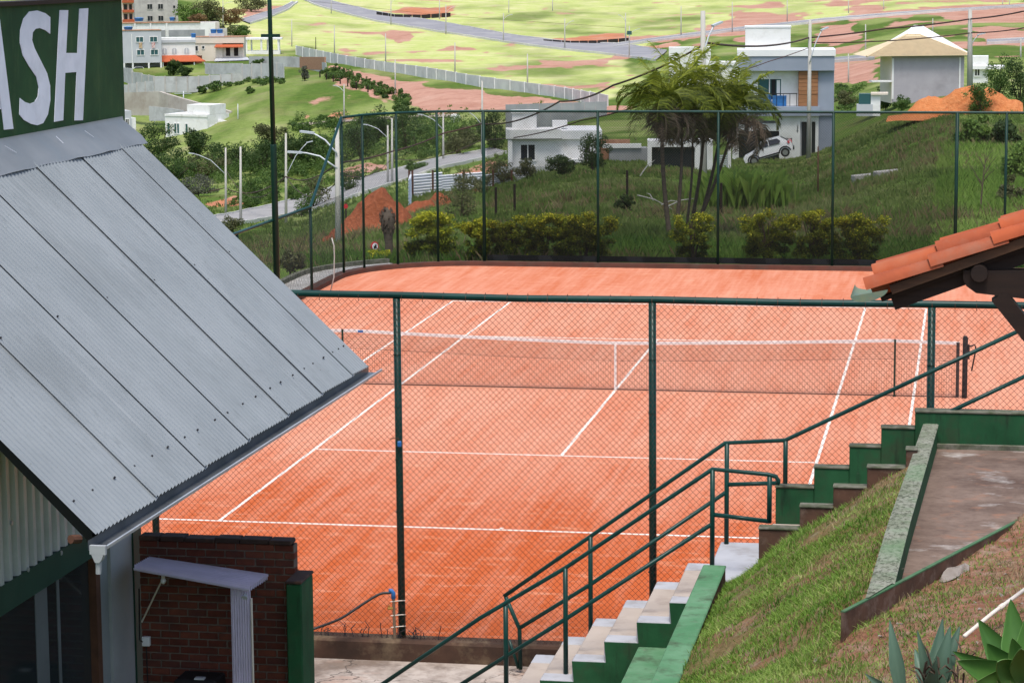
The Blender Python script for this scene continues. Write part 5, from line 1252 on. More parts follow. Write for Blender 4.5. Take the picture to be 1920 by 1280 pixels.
panel_wall('retaining_wall', 'weathered pale retaining wall above the white modern house', [(228, 174, 204, 470), (300, 171, 204, 462), (322, 178, 208, 458), (350, 186, 214, 455), (385, 196, 218, 452), (410, 199, 222, 450), (434, 209, 224, 449)], 'retaining_stone', None, 8, thick=.6, gap=.01)
panel_wall('block_wall', 'low grey wall in front of the weathered retaining wall', [(280, 199, 214, 455), (320, 203, 214, 452), (345, 207, 216, 450)], 'block_wall', None, 4)
panel_wall('block_wall', 'broad grey wall behind the white flat-roofed house', [(948, 196, 240, 345), (1040, 193, 240, 345), (1138, 190, 240, 345)], 'block_wall_dark', None, 9)

# --- modern white house in the valley
h = Hs('white_modern_house', 'white two-storey modern house with balcony in the valley, left', 390, 278, 440, -36)
h.box('main_block', -98, 0, -8, 62, 0, 70, 'house_white'); 
h.box('upper_block', -52, 0, 62.3, 80, 8, 60, 'house_white'); h.box('parapet', -98, 1, 58, 62.2, -1.2, -.2, 'house_white'); h.box('side_wing', .3, 30, -8, 50, 34, 84, 'house_white')
for x in (-92, -76, -70, -50): h.win(x, x+5, 26, 44, 0, 'window_teal', mull=0)
for y in (8, 18, 28, 38): h.win(y, y+6, 22+y*.2, 38+y*.2, 0.2, 'window_teal', side='x', mull=0)
h.box('balcony_slab', 30, 56, 20, 22.5, 30, 84, 'house_white'); h.box('balcony_roof', 30, 54, 48, 51, 30, 84, 'house_white'); h.box('balcony_glass', 55.4, 56, 22.5, 34, 30, 84, 'window_teal'); h.box('balcony_glass', 30.3, 55.3, 22.5, 34, 30, 30.7, 'window_teal'); h.box('patio_door', 30.1, 30.8, 22.6, 44, 44, 76, 'window_dark'); h.box('garage_opening', 30.1, 30.8, 2, 16, 44, 76, 'window_dark')
h = Hs('small_white_house', 'corner of a small grey and white house beside the sign wall', 234, 250, 420, 20)
h.box('wall', -30, 14, -6, 42, 0, 40, 'house_grey'); h.box('porch', 14.3, 24, -6, 28, 4, 30, 'house_white'); h.win(2, 8, 14, 26, 0)
h = thing('wooden_hoarding', 'light timber hoarding beside the white modern house', 'fence', T(448, 243, 440)); k_ = 440/FPX
for i in range(11):
    p = T(449+i*3.2, 243, 440); mb = MB(); mb.box(p[0]-.12, p[0]+.12, p[1], p[1]+.05, p[2]-.5, p[2]+17*k_+R.uniform(-.1, .1)); mb.build('plank', 'timber', h, world=True)

# --- white flat-roofed house, centre right
h = Hs('flat_roof_house', 'white flat-roofed single-storey house behind the shade cloth', 953, 330, 186, 0)
h.box('main_wall', 0, 172, 0, 68, 4, 130, 'house_white'); h.box('roof_overhang', -4, 100, 70, 87, -10, 60, 'house_white'); h.box('roof_edge', 100.3, 176, 68.3, 84, -2, 140, 'roof_white'); h.box('water_tower', 8, 54, 87.2, 116, 20, 60, 'house_white'); h.box('tower_slab', 6, 58, 116.2, 120, 17, 64, 'roof_white'); h.box('chimney_block', 84, 112, 87.2, 100, 40, 60, 'house_white')
h.box('recess', 14, 92, 4, 64, 3, 3.9, 'house_white'); h.win(24, 50, 30, 58, 4, fr='house_white', mull=1); h.box('curtain', 42, 47, 31, 58, 3.2, 3.55, 'house_cream'); h.box('door', 62, 82, 4, 44, 3.2, 3.9, 'wood_clad')
h.box('side_pillar', -.3, 8, 0, 68, -8, 3.8, 'house_white'); h.box('courtyard_wall', 172.3, 230, 26, 64, 40, 46, 'timber'); h.box('garden_wall', -20, 176, -14, 20, -34, -28, 'block_wall'); h.box('gate_panel', 80, 92, -14, 30, -36, -34.3, 'house_white'); h.box('canopy_slab', 98, 172, 26, 32, -22, 3, 'roof_white')
h.box('garage_wall', 176.4, 250, 50, 58, 10, 16, 'house_white'); h.box('dark_room', 190, 262, -10, 49, 14, 60, 'block_wall_dark')
# --- gatehouse under the palms
h = Hs('gate_house', 'white garage front with wide dark gate behind the palm trunks', 1214, 346, 172, 0)
h.box('wall', 0, 8, -10, 82, 0, 60, 'house_white'); h.box('lintel', 8.2, 122, 70, 82, 0, 60, 'house_white'); h.box('gate', 8.2, 88, -10, 70, 6, 8, 'window_dark'); h.box('front_wall', 88.2, 122, -10, 70, 0, 60, 'house_white')
for i in range(6): h.box('louvre', 132, 150, 32+i*4, 34.5+i*4, 2, 3, 'lamp_metal')
h.box('side_wall', 150.3, 156, -10, 82, 0, 50, 'house_white'); h.box('letter_box', 98, 104, 48, 52, -1.5, -.1, 'black'); h.box('step', -6, 122, -14, -9, -12, -.2, 'concrete')
# --- two-storey modern house
h = Hs('two_storey_house', 'modern grey and white two-storey house with wood cladding, behind palms', 1375, 312, 196, 0)
h.box('garage_wall', -2, 10, 0, 68, 0, 80, 'house_white'); h.box('garage_lintel', 10.2, 86, 66, 80, 0, 80, 'house_white'); h.box('garage_door', 10.2, 85, -6, 66, 8, 10, 'window_dark')
h.box('front_pier', 85.2, 124, -6, 94, -2, 80, 'house_white'); h.box('slit_window', 127, 137, 20, 83, 1, 3, 'window_dark'); h.box('pier', 137.2, 145, -6, 94, -2, 60, 'house_white'); h.box('slit_window', 145.3, 152, 20, 83, 1, 3, 'window_dark'); h.box('pier', 152.3, 158, -6, 94, -2, 60, 'house_white'); h.box('slit_back', 124.2, 158, -6, 94, 3.2, 60, 'house_grey'); h.box('slab_edge', 124.2, 158, 83.2, 94, -1.5, 3, 'house_white'); h.box('side_wall', 158.3, 184, -6, 94, 4, 90, 'house_blue_grey')
h.box('floor_slab', 4, 160, 94.3, 112, -10, 90, 'house_blue_grey'); h.box('facade', 22, 120, 112.3, 178, 12, 90, 'house_white'); h.win(45, 88, 124, 162, 12, 'window_teal', fr='house_white', mull=1); h.box('open_sash', 70, 78, 124, 162, 10.4, 11.2, 'black'); h.box('curtain', 80, 86, 124, 160, 10.3, 10.9, 'house_white')
for i in range(9): h.box('cladding_board', 120.3, 156, 112.4+i*7.3, 112.4+i*7.3+6.9, -4+R.uniform(-.4, .4), 80, 'wood_clad')
h.box('side_wing', 156.3, 186, 94.3, 178, 0, 95, 'house_blue_grey'); h.box('roof_fascia', 8, 186, 178.3, 205, -10, 96, 'house_blue_grey'); h.box('roof_deck', 6, 188, 205.3, 217, -12, 98, 'roof_white'); h.box('water_tower', 21, 105, 217.3, 257, 8, 70, 'house_white'); h.box('tower_cap', 20, 106, 257.2, 260, 7, 71, 'roof_white')
h.box('balcony_rail', 30, 118, 135, 136.5, -6, -5, 'black'); 
for i in range(8): h.box('rail_post', 30+i*12.3, 31+i*12.3, 112.3, 135, -6, -5.2, 'black')
h.box('blue_awning', 52, 70, 114, 134, -3, -1, 'blue_plastic'); h.box('blue_awning', 72, 98, 112.4, 132, -2, 0, 'blue_plastic')
k_ = h.k
cu = bpy.data.curves.new('number', 'FONT'); cu.body = '2\n6'; cu.size = 7.5*k_; cu.extrude = .01; cu.align_x = 'CENTER'; cu.space_line = .85
tmp_ = bpy.data.objects.new('number_text', cu); COL.objects.link(tmp_); bpy.context.view_layer.update(); me_ = bpy.data.meshes.new_from_object(tmp_.evaluated_get(bpy.context.evaluated_depsgraph_get())); bpy.data.objects.remove(tmp_); me_.materials.clear()
o = link('house_number', me_, h.o, 'black'); o.location = (119*k_, -2.35*k_, 71*k_); o.rotation_euler = (rad(90), 0, 0)
h.box('intercom', 96, 102, 50, 53, -3, -2.1, 'black'); h.box('intercom', 106, 109, 50, 53, -3, -2.1, 'black')
h = Hs('white_block_house', 'plain white upper block showing above the palm crown', 1254, 200, 240, 0)
h.box('tower', 0, 78, 0, 110, 0, 40, 'house_white'); h.box('low_roof', 78.3, 132, 20, 76, -6, 60, 'house_white'); h.box('roof_deck', 74, 134, 76.3, 82, -8, 62, 'roof_white')
# --- hip-roofed house, right
h = Hs('hip_roof_house', 'house with beige hipped tile roof and grey side wall, upper right', 1672, 180, 214, 14)
h.box('side_wall', 0, 138, -14, 74, 0, 90, 'house_lilac'); h.box('left_wall', -.8, -.02, -14, 74, .3, 90, 'house_cream'); h.box('drain_pipe', -.2, 3, -6, 70, -1.5, -.2, 'house_white'); h.box('drain_pipe', 128, 131, -6, 70, -1.5, -.2, 'house_white'); h.box('porch_canopy', -40, -2, 26, 29, -6, 17, 'house_white')
k_ = h.k
def hip(name, x0, x1, y0, y1, z0, zr, rx0, rx1, m):
    ym = (y0+y1)/2; v = [(x0, y0, z0), (x1, y0, z0), (x1, y1, z0), (x0, y1, z0), (rx0, ym, zr), (rx1, ym, zr)]
    mb = MB(); mb.add([(a*k_, b*k_, c*k_) for a, b, c in v], [(0, 1, 5, 4), (1, 2, 5), (2, 3, 4, 5), (3, 0, 4), (3, 2, 1, 0)]); o = mb.build(name, m, h.o)
    mb = MB()
    for a, b in ((0, 4), (1, 5), (4, 5)): mb.tube([tuple(c*k_ for c in v[a]), tuple(c*k_ for c in v[b])], .09, 5)
    mb.build('ridge_tiles', m, o); return o
hip('roof', -52, 150, -12, 100, 74.3, 112, 36, 62, 'roof_beige'); hip('upper_roof', 0, 160, 60, 170, 76, 126, 70, 84, 'roof_white')
mb = MB()
for i in range(22):
    z = 74.5+i*1.62; y = -12+56*(i/23.2)*1.0; a = -52+88*i/23.2; b = 150-88*i/23.2; mb.beam((a*k_, (y-.3)*k_, (z+.3)*k_), (b*k_, (y-.3)*k_, (z+.3)*k_), .05, .04)
mb.build('tile_courses', 'roof_beige', h.o)
h = Hs('far_white_house', 'small white house and pool deck right of the hip-roofed house', 1822, 150, 260, 0); h.box('wall', 0, 30, -8, 44, 0, 40, 'house_white'); h.box('slab_roof', -4, 60, 20, 26, -8, 44, 'roof_white'); h.win(6, 14, 8, 20, 0)
h = Hs('pool_house', 'little white structure with glass dome below the hip-roofed house', 1606, 212, 175, 0); h.box('base', 0, 30, -6, 16, 0, 20, 'house_grey'); h.box('glass_house', 4, 26, 16.3, 36, 3, 18, 'window_teal'); h.box('roof', 26.3, 58, 34, 38, -3, 20, 'house_cream'); h.box('wall', 26.3, 44, -6, 33.7, 2, 18, 'house_white')

# --- corrugated white site fence
cw = thing('site_fence', 'white corrugated site fence with rusty posts beside the soil heap', 'fence', gnd(780, 392, 0))
def corr(a, b, h_, n, name='sheet'):
    a = np.array(a); b = np.array(b); d = b-a; d[2] = 0; L = np.linalg.norm(d); nn = np.array([-d[1], d[0], 0])/L; rows = []
    for i in range(n*4+1):
        z = h_*i/(n*4); off = nn*.09*math.sin(2*math.pi*i/4+.4); rows.append([a+off+np.array([0, 0, z]), b+off+np.array([0, 0, z])])
    mb = MB(); mb.sheet(rows); return mb.build(name, 'corrugated_white', cw, world=True, smooth=False)
seq = [(768, 378, 328), (830, 372, 328), (905, 366, 328), (960, 358, 324), (992, 356, 320)]
Pn = []
for x, yb_, yt in seq: p = T(x, yb_, 178); Pn.append((p, T(x, yt, 178)[2]-p[2]))
for i in range(4): corr(Pn[i][0], Pn[i+1][0], Pn[i][1], 9)
e = T(768, 392, 158); corr(e, Pn[0][0]+np.array([.1, 0, 0]), 1.9, 9)
for x in (768, 774, 812, 870, 925, 960): 
    p = T(x, 382, 176.5); mb = MB(); mb.box(p[0]-.06, p[0]+.06, p[1]-.06, p[1]+.06, p[2]-1.5, p[2]+2.3); mb.build('fence_post', 'rust', cw, world=True)

# --- heaps of soil
def heap(name, label, px, py, dep, w, hgt, m, lobes, cat='soil heap', dy=1.0, rg=.9):
    P = T(px, py, dep); k_ = dep/FPX; n = 46; rows = []
    for i in range(n+1):
        row = []
        for j_ in range(n+1):
            u_ = (i/n-.5)*2; v_ = (j_/n-.5)*2; x = u_*w*k_*.5; y = v_*w*k_*.5*dy; z = 0
            for lx, lh, lw in lobes:
                r = math.hypot((x/k_-lx)/lw, y/k_/(lw*dy)); r = math.sqrt(r*r+.035)-.12; z = max(z, lh*max(0, 1-r*.9-.1*r*r))
            rr_ = float(fbm(np.array(x*.9+px), np.array(y*.9+py), 3, 5))-.5; z2 = z*k_*(1+rr_*.6)+rr_*rg*(z > 0)-.5*max(0, abs(u_)-.85)-.5*max(0, abs(v_)-.85)-.25
            row.append((x, y, z2))
        rows.append(row)
    mb = MB(); mb.sheet(rows); o = mb.build(name, m, None, smooth=True); o.location = P; az_ = math.atan2(P[0]-CAM[0], P[1]-CAM[1]); o.rotation_euler = (0, 0, -az_); tag(o, label, cat); return o
heap('soil_heap', 'tall heap of dark red soil behind the rounded fence corner', 715, 440, 125, 220, 100, 'soil_red', [(3, 88, 78), (-14, 80, 74), (-42, 52, 66), (36, 56, 58)])
heap('soil_heap', 'smaller red soil heap in front of the white site fence', 806, 396, 150, 120, 40, 'soil_red', [(8, 42, 40), (-20, 22, 34)])
heap('soil_heap', 'low red soil heap at the foot of the shade cloth corner', 890, 368, 172, 80, 24, 'soil_red', [(6, 26, 34)])
heap('soil_heap', 'broad orange soil heap in front of the hip-roofed house', 1790, 212, 160, 250, 70, 'soil_orange', [(25, 68, 72), (-40, 36, 62), (90, 50, 66), (58, 54, 66)], dy=.6, rg=.3)

# ================================================================== utility poles, lamps, cables
def lamp_arm(mb, a, b, r):
    a = np.array(a); b = np.array(b); c1 = a+(b-a)*.45+np.array([0, 0, .12])*np.linalg.norm(b-a); mb.tube([a, a+(c1-a)*.5, c1, a+(b-a)*.8+np.array([0, 0, .06])*np.linalg.norm(b-a), b], r, 6)
POLE = {}
def pole(label, x, yt, yb_, lamps=(), m='pole_concrete', dep=None, w=1.0, cross=None, lean=0, name='utility_pole', cat='pole', key=None):
    P = gnd(x, yb_) if dep is None else T(x, yb_, dep); dep = depth_of(P); k_ = dep/FPX; top = T(x+lean, yt, dep); P = P.copy()
    o = thing(name, label, cat, P); mb = MB(); r = .125*w
    mb.tube([P-np.array([0, 0, 1.0]), (top[0], top[1], top[2])], [r*1.25, r*.75], 8); mb.build('pole', m, o, True, True)
    for (lx, ly, ax, ay) in lamps:
        a = T(ax, ay, dep); a = np.array([P[0]+(top[0]-P[0])*.6, P[1]+(top[1]-P[1])*.6, a[2]]); b = T(lx, ly, dep)
        mb = MB(); lamp_arm(mb, a, b, .04); arm = mb.build('lamp_arm', 'lamp_metal', o, True, True)
        d = (b-a); d[2] *= .15; d /= np.linalg.norm(d); mb = MB(); mb.beam(b-d*.15, b+d*.5, .2, .09); mb.build('lamp_head', 'lamp_metal', arm, True)
    if cross:
        mb = MB(); mb.beam((P[0]-cross, P[1], top[2]-.4), (P[0]+cross, P[1], top[2]-.4), .1, .12); mb.build('crossarm', m, o, True)
    if key: POLE[key] = (np.array([top[0], top[1], top[2]]), dep)
    return o
pole('concrete pole with lamp arm reaching left, nearest the roof edge', 423, 277, 402, [(362, 288, 420, 327)], key='a')
pole('bare concrete pole just right of the first lamp pole by the roof', 451, 275, 419)
pole('concrete pole with lamp arm raised right beside the dark mast', 536, 250, 418, [(577, 267, 543, 330)], key='b')
pole('big concrete pole behind the sloping fence rail', 634, 240, 456, [(583, 249, 632, 288), (560, 286, 632, 316)], lean=-2, key='c')
pole('concrete lamp pole of the close pair inside the fence corner', 727, 235, 345, [(687, 234, 725, 258)])
pole('bare taller pole of the close pair inside the fence corner', 735, 222, 345, key='d')
pole('concrete pole with left lamp arm above the valley road bend', 831, 208, 302, [(791, 215, 830, 243)], key='e')
pole('slender concrete pole at the left edge of the shade cloth', 904, 152, 293, [(874, 208, 903, 236)], key='f')
pole('thick concrete pole rising out of the palm crown', 1320, 21, 398, [(1340, 47, 1327, 100)], w=1.25, lean=-2, dep=127, key='g')
pole('concrete pole with lamp in front of the wood-clad house', 1516, 38, 291, [(1542, 56, 1520, 118)], w=1.15, dep=188, lean=3, key='h')
pole('thick concrete pole at the right corner of the hip-roofed house', 1819, 18, 146, [(1836, 65, 1822, 90)], w=1.6, dep=206, key='i')
pole('short pole with crossarm above the white modern house', 344, 171, 211, cross=1.6, m='lamp_metal')
pole('thin pole on the green pasture right of the white modern house', 446, 195, 224, m='lamp_metal', w=.6)
pole('thin pole beside the weathered retaining wall', 290, 203, 233, m='lamp_metal', w=.6)
pole('pole by the trees behind the apartment block', 418, 0, 52, [(432, 4, 419, 12)])
pole('white pole on the hill just right of the mast crossbar', 547, 37, 88)
pole('dark wooden post beside the precast wall end', 592, 70, 105, m='dark_wood', w=.8, name='wooden_post', cat='post')
pole('pole with lamp arm on the pasture left of the fence corner', 645, 158, 231, [(630, 161, 644, 172)])
pole('white pole above the precast wall, leftmost of four', 627, 48, 103)
pole('white pole above the precast wall, second of four', 723, 63, 117)
pole('white pole above the precast wall, third of four', 853, 80, 139)
pole('white pole above the precast wall, rightmost of four', 989, 101, 161)
pole('pole standing in the pink dirt field below the precast wall', 741, 112, 177)
pole('white pole at the top edge where the hill road enters', 621, -10, 26)
pole('lamp pole on the upper side of the hill road bend', 733, -4, 47, [(739, 0, 733, 8)])
pole('white pole at the black screen beside the upper red soil', 824, -5, 36)
pole('lamp pole below the black screen with arm to the right', 836, 9, 65, [(848, 14, 836, 24)])
pole('lamp pole with right arm beside the long bend of the hill road', 944, 25, 80, [(957, 28, 944, 37)])
pole('white pole at the very top right of the lamp with right arm', 954, -6, 25)
pole('white pole at the very top centre of the hillside', 1036, -6, 21)
pole('lamp pole at the left end of the lower black screen', 1059, 35, 93, [(1072, 40, 1059, 52)])
pole('lamp pole with left arm at the road fork', 1173, 25, 82, [(1163, 29, 1172, 40)])
pole('lamp pole with teal sign at the road fork island', 1180, 49, 109, [(1196, 55, 1180, 66)])
pole('white pole on the rising road left of the thick palm pole', 1277, 12, 69)
pole('white pole on the rising road above the modern house', 1373, 4, 61)
pole('white pole at the top right beyond the modern house tower', 1476, -6, 41)
pole('white pole near the top edge above the pink slope', 1591, -4, 25)
pole('white pole near the top edge above the hipped roof', 1657, -4, 18)
pole('pole on the green slope left of the hipped roof', 1623, 46, 108)
pole('pole in the pink cutting left of the hip-roofed house', 1591, 101, 154, w=.8)
pole('pole just behind the peak of the hipped roof', 1749, 35, 62)
pole('pole at the right edge on the far road', 1914, 72, 108)
pole('short white post at the top right corner, left of two', 1880, -4, 9, w=.9)
pole('short white post at the top right corner, right of two', 1893, -4, 10, w=.9)
pole('thin rusty stake in the slope right of the modern house', 1534, 275, 352, m='rust', w=.3, name='steel_stake', cat='stake', dep=118)
mb = MB(); p = T(1180, 62, depth_of(gnd(1180, 109))-1); mb.box(p[0]-.5, p[0]+.5, p[1], p[1]+.06, p[2]-.4, p[2]+.4)
mb.build('street_sign', 'window_teal', bpy.data.objects[[o.name for o in bpy.data.objects if o.get('label') == 'lamp pole with teal sign at the road fork island'][0]], True)
def cable(label, pts, r=.035, sag=0.0, twist=False):
    P = [T(x, y, d) for x, y, d in pts]; C_ = []
    for i in range(len(P)-1):
        for j_ in range(10):
            t_ = j_/10; p = P[i]+(P[i+1]-P[i])*t_; p = p-np.array([0, 0, sag*4*t_*(1-t_)*np.linalg.norm(P[i+1]-P[i])]); C_.append(p)
    C_.append(P[-1]); mb = MB(); mb.tube(C_, r, 5)
    tag(mb.build('overhead_cable', 'cable', None, smooth=True), label, 'cable')
cable('thick twisted cable running from the valley poles up to the palm pole', [(330, 368, 340), (423, 352, 330), (536, 331, 240), (634, 305, 180), (735, 284, 190), (831, 250, 200), (904, 232, 200), (1050, 190, 160), (1150, 160, 140), (1320, 84, 127)], .055, .012)
cable('upper cable from the palm pole past the modern house to the right edge', [(1320, 80, 127), (1516, 71, 188), (1660, 54, 196), (1819, 36, 206), (1935, 18, 190)], .06, .006)
cable('lower cable from the modern house pole to the hip-house pole', [(1516, 80, 188), (1819, 62, 206), (1935, 50, 195)], .045, .01)
cable('second cable inside the fence sagging toward the white flat-roofed house', [(634, 326, 180), (735, 296, 300), (904, 262, 200), (1090, 226, 160), (1205, 196, 150)], .04, .008)
cable('thin cable dropping behind the palm pole to the modern house', [(1390, 133, 185), (1440, 116, 186), (1516, 90, 188)], .03, .01)
cable('thin cable between the first lamp poles by the roof', [(423, 317, 330), (536, 331, 240), (634, 338, 190)], .035, .03)
cable('pale thin wire across the green pasture', [(560, 0, 700), (835, 30, 660), (1059, 45, 620), (1173, 52, 600)], .03, .0)
# black site screens on the hill
for lab, pts in (('black mesh screen below the upper red soil', [(706, 22, 30), (740, 27, 34), (790, 28, 36), (846, 24, 32)]), ('black mesh screen below the lower red soil', [(1019, 74, 79), (1070, 77, 83), (1120, 76, 84), (1180, 71, 79)])):
    root = thing('site_screen', lab, 'fence', gnd(pts[0][0], pts[0][2]))
    for i in range(len(pts)-1):
        for j_ in range(3):
            def PT(t_):
                x, a, b = [pts[i][q_]+(pts[i+1][q_]-pts[i][q_])*t_ for q_ in range(3)]; p = gnd(x, b); return p, T(x, a, depth_of(p))[2]
            (a, az1), (b, bz1) = PT(j_/3), PT((j_+1)/3-.02); mb = MB(); mb.hexa([a-(0, .03, .3), b-(0, .03, .3), b+(0, .03, -.3), a+(0, .03, -.3), (a[0], a[1]-.03, az1), (b[0], b[1]-.03, bz1), (b[0], b[1]+.03, bz1), (a[0], a[1]+.03, az1)]); mb.build('screen_panel', 'black_fabric', root, True)

# --- signs on stakes
p = T(703, 462, 75); sgn = thing('round_road_sign', 'small round red and white no-truck sign in the grass behind the fence', 'sign', p, .9)
mb = MB(); mb.tube([(0, .02, 0), (0, 0, 0)], .14, 20); mb.build('red_rim', 'sign_red', sgn)
mb = MB(); mb.tube([(0, 0.001, 0), (0, -.008, 0)], .10, 20); mb.build('white_disc', 'white_paint', sgn)
mb = MB(); mb.box(-.055, .055, -.012, -.0085, -.05, .02); mb.box(.0, .055, -.012, -.0085, .02, .06); mb.tube([(-.03, -.012, -.06), (-.03, -.0085, -.06)], .02, 8); mb.tube([(.03, -.012, -.06), (.03, -.0085, -.06)], .02, 8); mb.build('truck_mark', 'black', sgn)
mb = MB(); mb.box(-.02, .02, .021, .05, -.9, .1); mb.build('stake', 'dark_wood', sgn)
p = T(648, 387, 135); sgn = thing('red_sign', 'small red roadside sign beside the big concrete pole', 'sign', p)
mb = MB(); mb.tube([(0, .03, 0), (0, 0, 0)], .13, 8); mb.build('plate', 'sign_red', sgn); mb = MB(); mb.box(-.04, .04, .031, .08, -1.6, .2); mb.build('stake', 'dark_wood', sgn)
# rubbish, stakes, pole stub, bent pipe inside the fence
bp = thing('bent_pipe', 'bent white hose pipe standing on the path inside the fence corner', 'pipe', G(624, 545, .05))
mb = MB(); mb.tube([V(620, 545, 12.8), V(626, 520, 12.8), V(627, 480, 12.8), V(626, 460, 12.8), V(622, 446, 12.8)], .016, 6); mb.build('pipe', 'pole_concrete', bp, True, True)
sb = thing('palm_stump', 'dead brown palm stump with bulbous top behind the fence corner', 'stump', gnd(729, 486))
p0 = T(731, 488, 71); mb = MB(); prof = [(0, .12), (.2, .12), (.5, .11), (.75, .13), (.95, .17), (1.15, .2), (1.28, .17), (1.4, .09), (1.5, .03)]
C_ = [T(731-(z*3), 488, 71)+np.array([0, 0, z-.05]) for z, r in prof]; mb.tube(C_, [r for z, r in prof], 12); mb.build('trunk', 'palm_trunk', sb, True, True)
mb = MB()
for i in range(70):
    z = R.uniform(.75, 1.42); a = R.uniform(0, 6.28); r = np.interp(z, [q_[0] for q_ in prof], [q_[1] for q_ in prof]); c = T(731-z*3, 488, 71)+np.array([0, 0, z-.05]); d = np.array([math.cos(a), math.sin(a), 0])
    mb.tube([c+d*r*.8, c+d*(r+.03)+np.array([0, 0, .06]), c+d*(r+.02)+np.array([0, 0, .14])], [.03, .022, .006], 4)
mb.build('leaf_stubs', 'trunk', sb, True)['kind'] = 'stuff'
fr = gnd(560, 330)
mb = MB()
fp = thing('pasture_fence', 'row of short dark fence posts along the dirt track', 'fence', gnd(640, 155))
for x, y in ((600, 146), (612, 150), (625, 154), (638, 158), (652, 163), (668, 168), (690, 174)):
    p = gnd(x, y); mb = MB(); mb.box(p[0]-.1, p[0]+.1, p[1]-.1, p[1]+.1, p[2]-.3, p[2]+1.2); mb.build('fence_post', 'dark_wood', fp, True)
for x, y, lab in ((853, 230, 'white animal grazing on the green slope behind the fence'),):
    P = gnd(x, y); cw_ = thing('grazing_animal', lab, 'animal', P, 1.2); mb = MB()
    mb.tube([(-.9, 0, .95), (-.7, 0, 1.0), (0, 0, .95), (.6, 0, 1.0), (.85, 0, 1.05), (1.2, 0, .8), (1.45, 0, .55)], [.15, .34, .38, .34, .22, .16, .09], 8)
    for sx in (-.6, .6):
        for sy in (-.2, .2): mb.tube([(sx, sy, .8), (sx+.03, sy, .4), (sx, sy, 0)], [.12, .07, .06], 6)
    mb.build('body', 'house_white', cw_, smooth=True)

# ------------------------------------------------------------------ car
P = T(1445, 300, 187); cr = thing('white_hatchback', 'white hatchback nosing downhill beside the modern house', 'car', P, -math.atan2(P[0]-CAM[0], P[1]-CAM[1]))
tl = rad(-16)
def ct(x, y, z): return (x*math.cos(-tl)-z*math.sin(-tl), y, x*math.sin(-tl)+z*math.cos(-tl))
# side outline, nose at -x
def body_section(y, inset, top_in):
    low = [(-1.82, .32), (-1.86, .62), (-1.70, .80), (-.95, .97), (-.35, 1.42), (.2, 1.52), (1.1, 1.47), (1.55, 1.05), (1.80, .98), (1.84, .55), (1.76, .32)]
    return [ct(x*(1-inset), y if z < 1.0 else y*(1-top_in), z) for x, z in low]
ys = [-.80, -.78, -.5, 0, .5, .78, .80]; secs = [body_section(y, .05 if abs(y) == .8 else .015 if abs(y) > .7 else 0, .2) for y in ys]
mb = MB(); n = 11; vs = [p for s_ in secs for p in s_]; f = []
for i in range(6):
    for j_ in range(n): f.append((i*n+j_, i*n+(j_+1) % n, (i+1)*n+(j_+1) % n, (i+1)*n+j_))
f += [tuple(range(n))[::-1], tuple(6*n+j_ for j_ in range(n))]; mb.add(vs, f); fix_normals(mb.build('body', 'car_white', cr, smooth=True, sharp=35))
def side_poly(name, pts, m, y, y2):
    mb = MB(); N_ = len(pts); v = [ct(x, -.815+.16*max(0, (z-.97)/.45), z) for x, z in pts]; v2 = [(a, b-.02, c) for a, b, c in v]; mb.add(v2+v, [tuple(range(N_))]+[(i, (i+1) % N_, N_+(i+1) % N_, N_+i) for i in range(N_)]); return fix_normals(mb.build(name, m, cr))
side_poly('window', [(-.78, 1.05), (-.3, 1.38), (.12, 1.44), (.12, 1.05)], 'window_dark', -.645, 0); side_poly('window', [(.2, 1.05), (.2, 1.45), (.85, 1.43), (1.05, 1.2), (.95, 1.05)], 'window_dark', -.645, 0)
mb = MB(); mb.hexa([ct(*p) for p in ((1.56, -.55, 1.08), (1.6, .55, 1.08), (1.58, .55, 1.1), (1.58, -.55, 1.1), (1.17, -.5, 1.44), (1.17, .5, 1.44), (1.14, .5, 1.48), (1.14, -.5, 1.48))]); mb.build('rear_window', 'window_dark', cr)
mb = MB(); mb.hexa([ct(*p) for p in ((1.55, -.82, .86), (1.86, -.70, .86), (1.86, -.55, .86), (1.55, -.7, .86), (1.5, -.80, 1.06), (1.80, -.70, 1.04), (1.78, -.55, 1.04), (1.5, -.7, 1.06))]); mb.build('tail_light', 'tail_red', cr)
mb = MB(); mb.hexa([ct(*p) for p in ((1.55, .7, .86), (1.86, .55, .86), (1.86, .70, .86), (1.55, .82, .86), (1.5, .7, 1.06), (1.78, .55, 1.04), (1.80, .70, 1.04), (1.5, .80, 1.06))]); mb.build('tail_light', 'tail_red', cr)
mb = MB(); mb.hexa([ct(*p) for p in ((-1.87, -.74, .62), (-1.6, -.82, .66), (-1.5, -.7, .66), (-1.85, -.5, .62), (-1.80, -.72, .76), (-1.55, -.80, .8), (-1.5, -.68, .8), (-1.8, -.5, .76))]); mb.build('headlight', 'headlight', cr)
for x in (-1.15, 1.17):
    for y in (-.83, .66):
        a = ct(x, y, .30); b = ct(x, y+.17, .30); mb = MB(); mb.tube([a, b], .33, 14); w_ = mb.build('wheel', 'tyre', cr); mb = MB(); mb.tube([(a[0], a[1]-.012, a[2]), (a[0], a[1]+.02, a[2])], .2, 12); mb.build('rim', 'rim', w_)
    pts = [ct(x+.43*math.cos(t_), -.815, .30+.43*math.sin(t_)) for t_ in np.linspace(.1, math.pi-.1, 9)]; mb = MB(); mb.tube(pts, .05, 5); mb.build('wheel_arch', 'black', cr)
side_poly('side_trim', [(-.75, .36), (.75, .36), (.75, .46), (-.75, .46)], 'black', -.80, 0)
mb = MB(); mb.beam(ct(1.8, -.74, .42), ct(1.8, .74, .42), .16, .2); mb.build('bumper', 'black', cr)
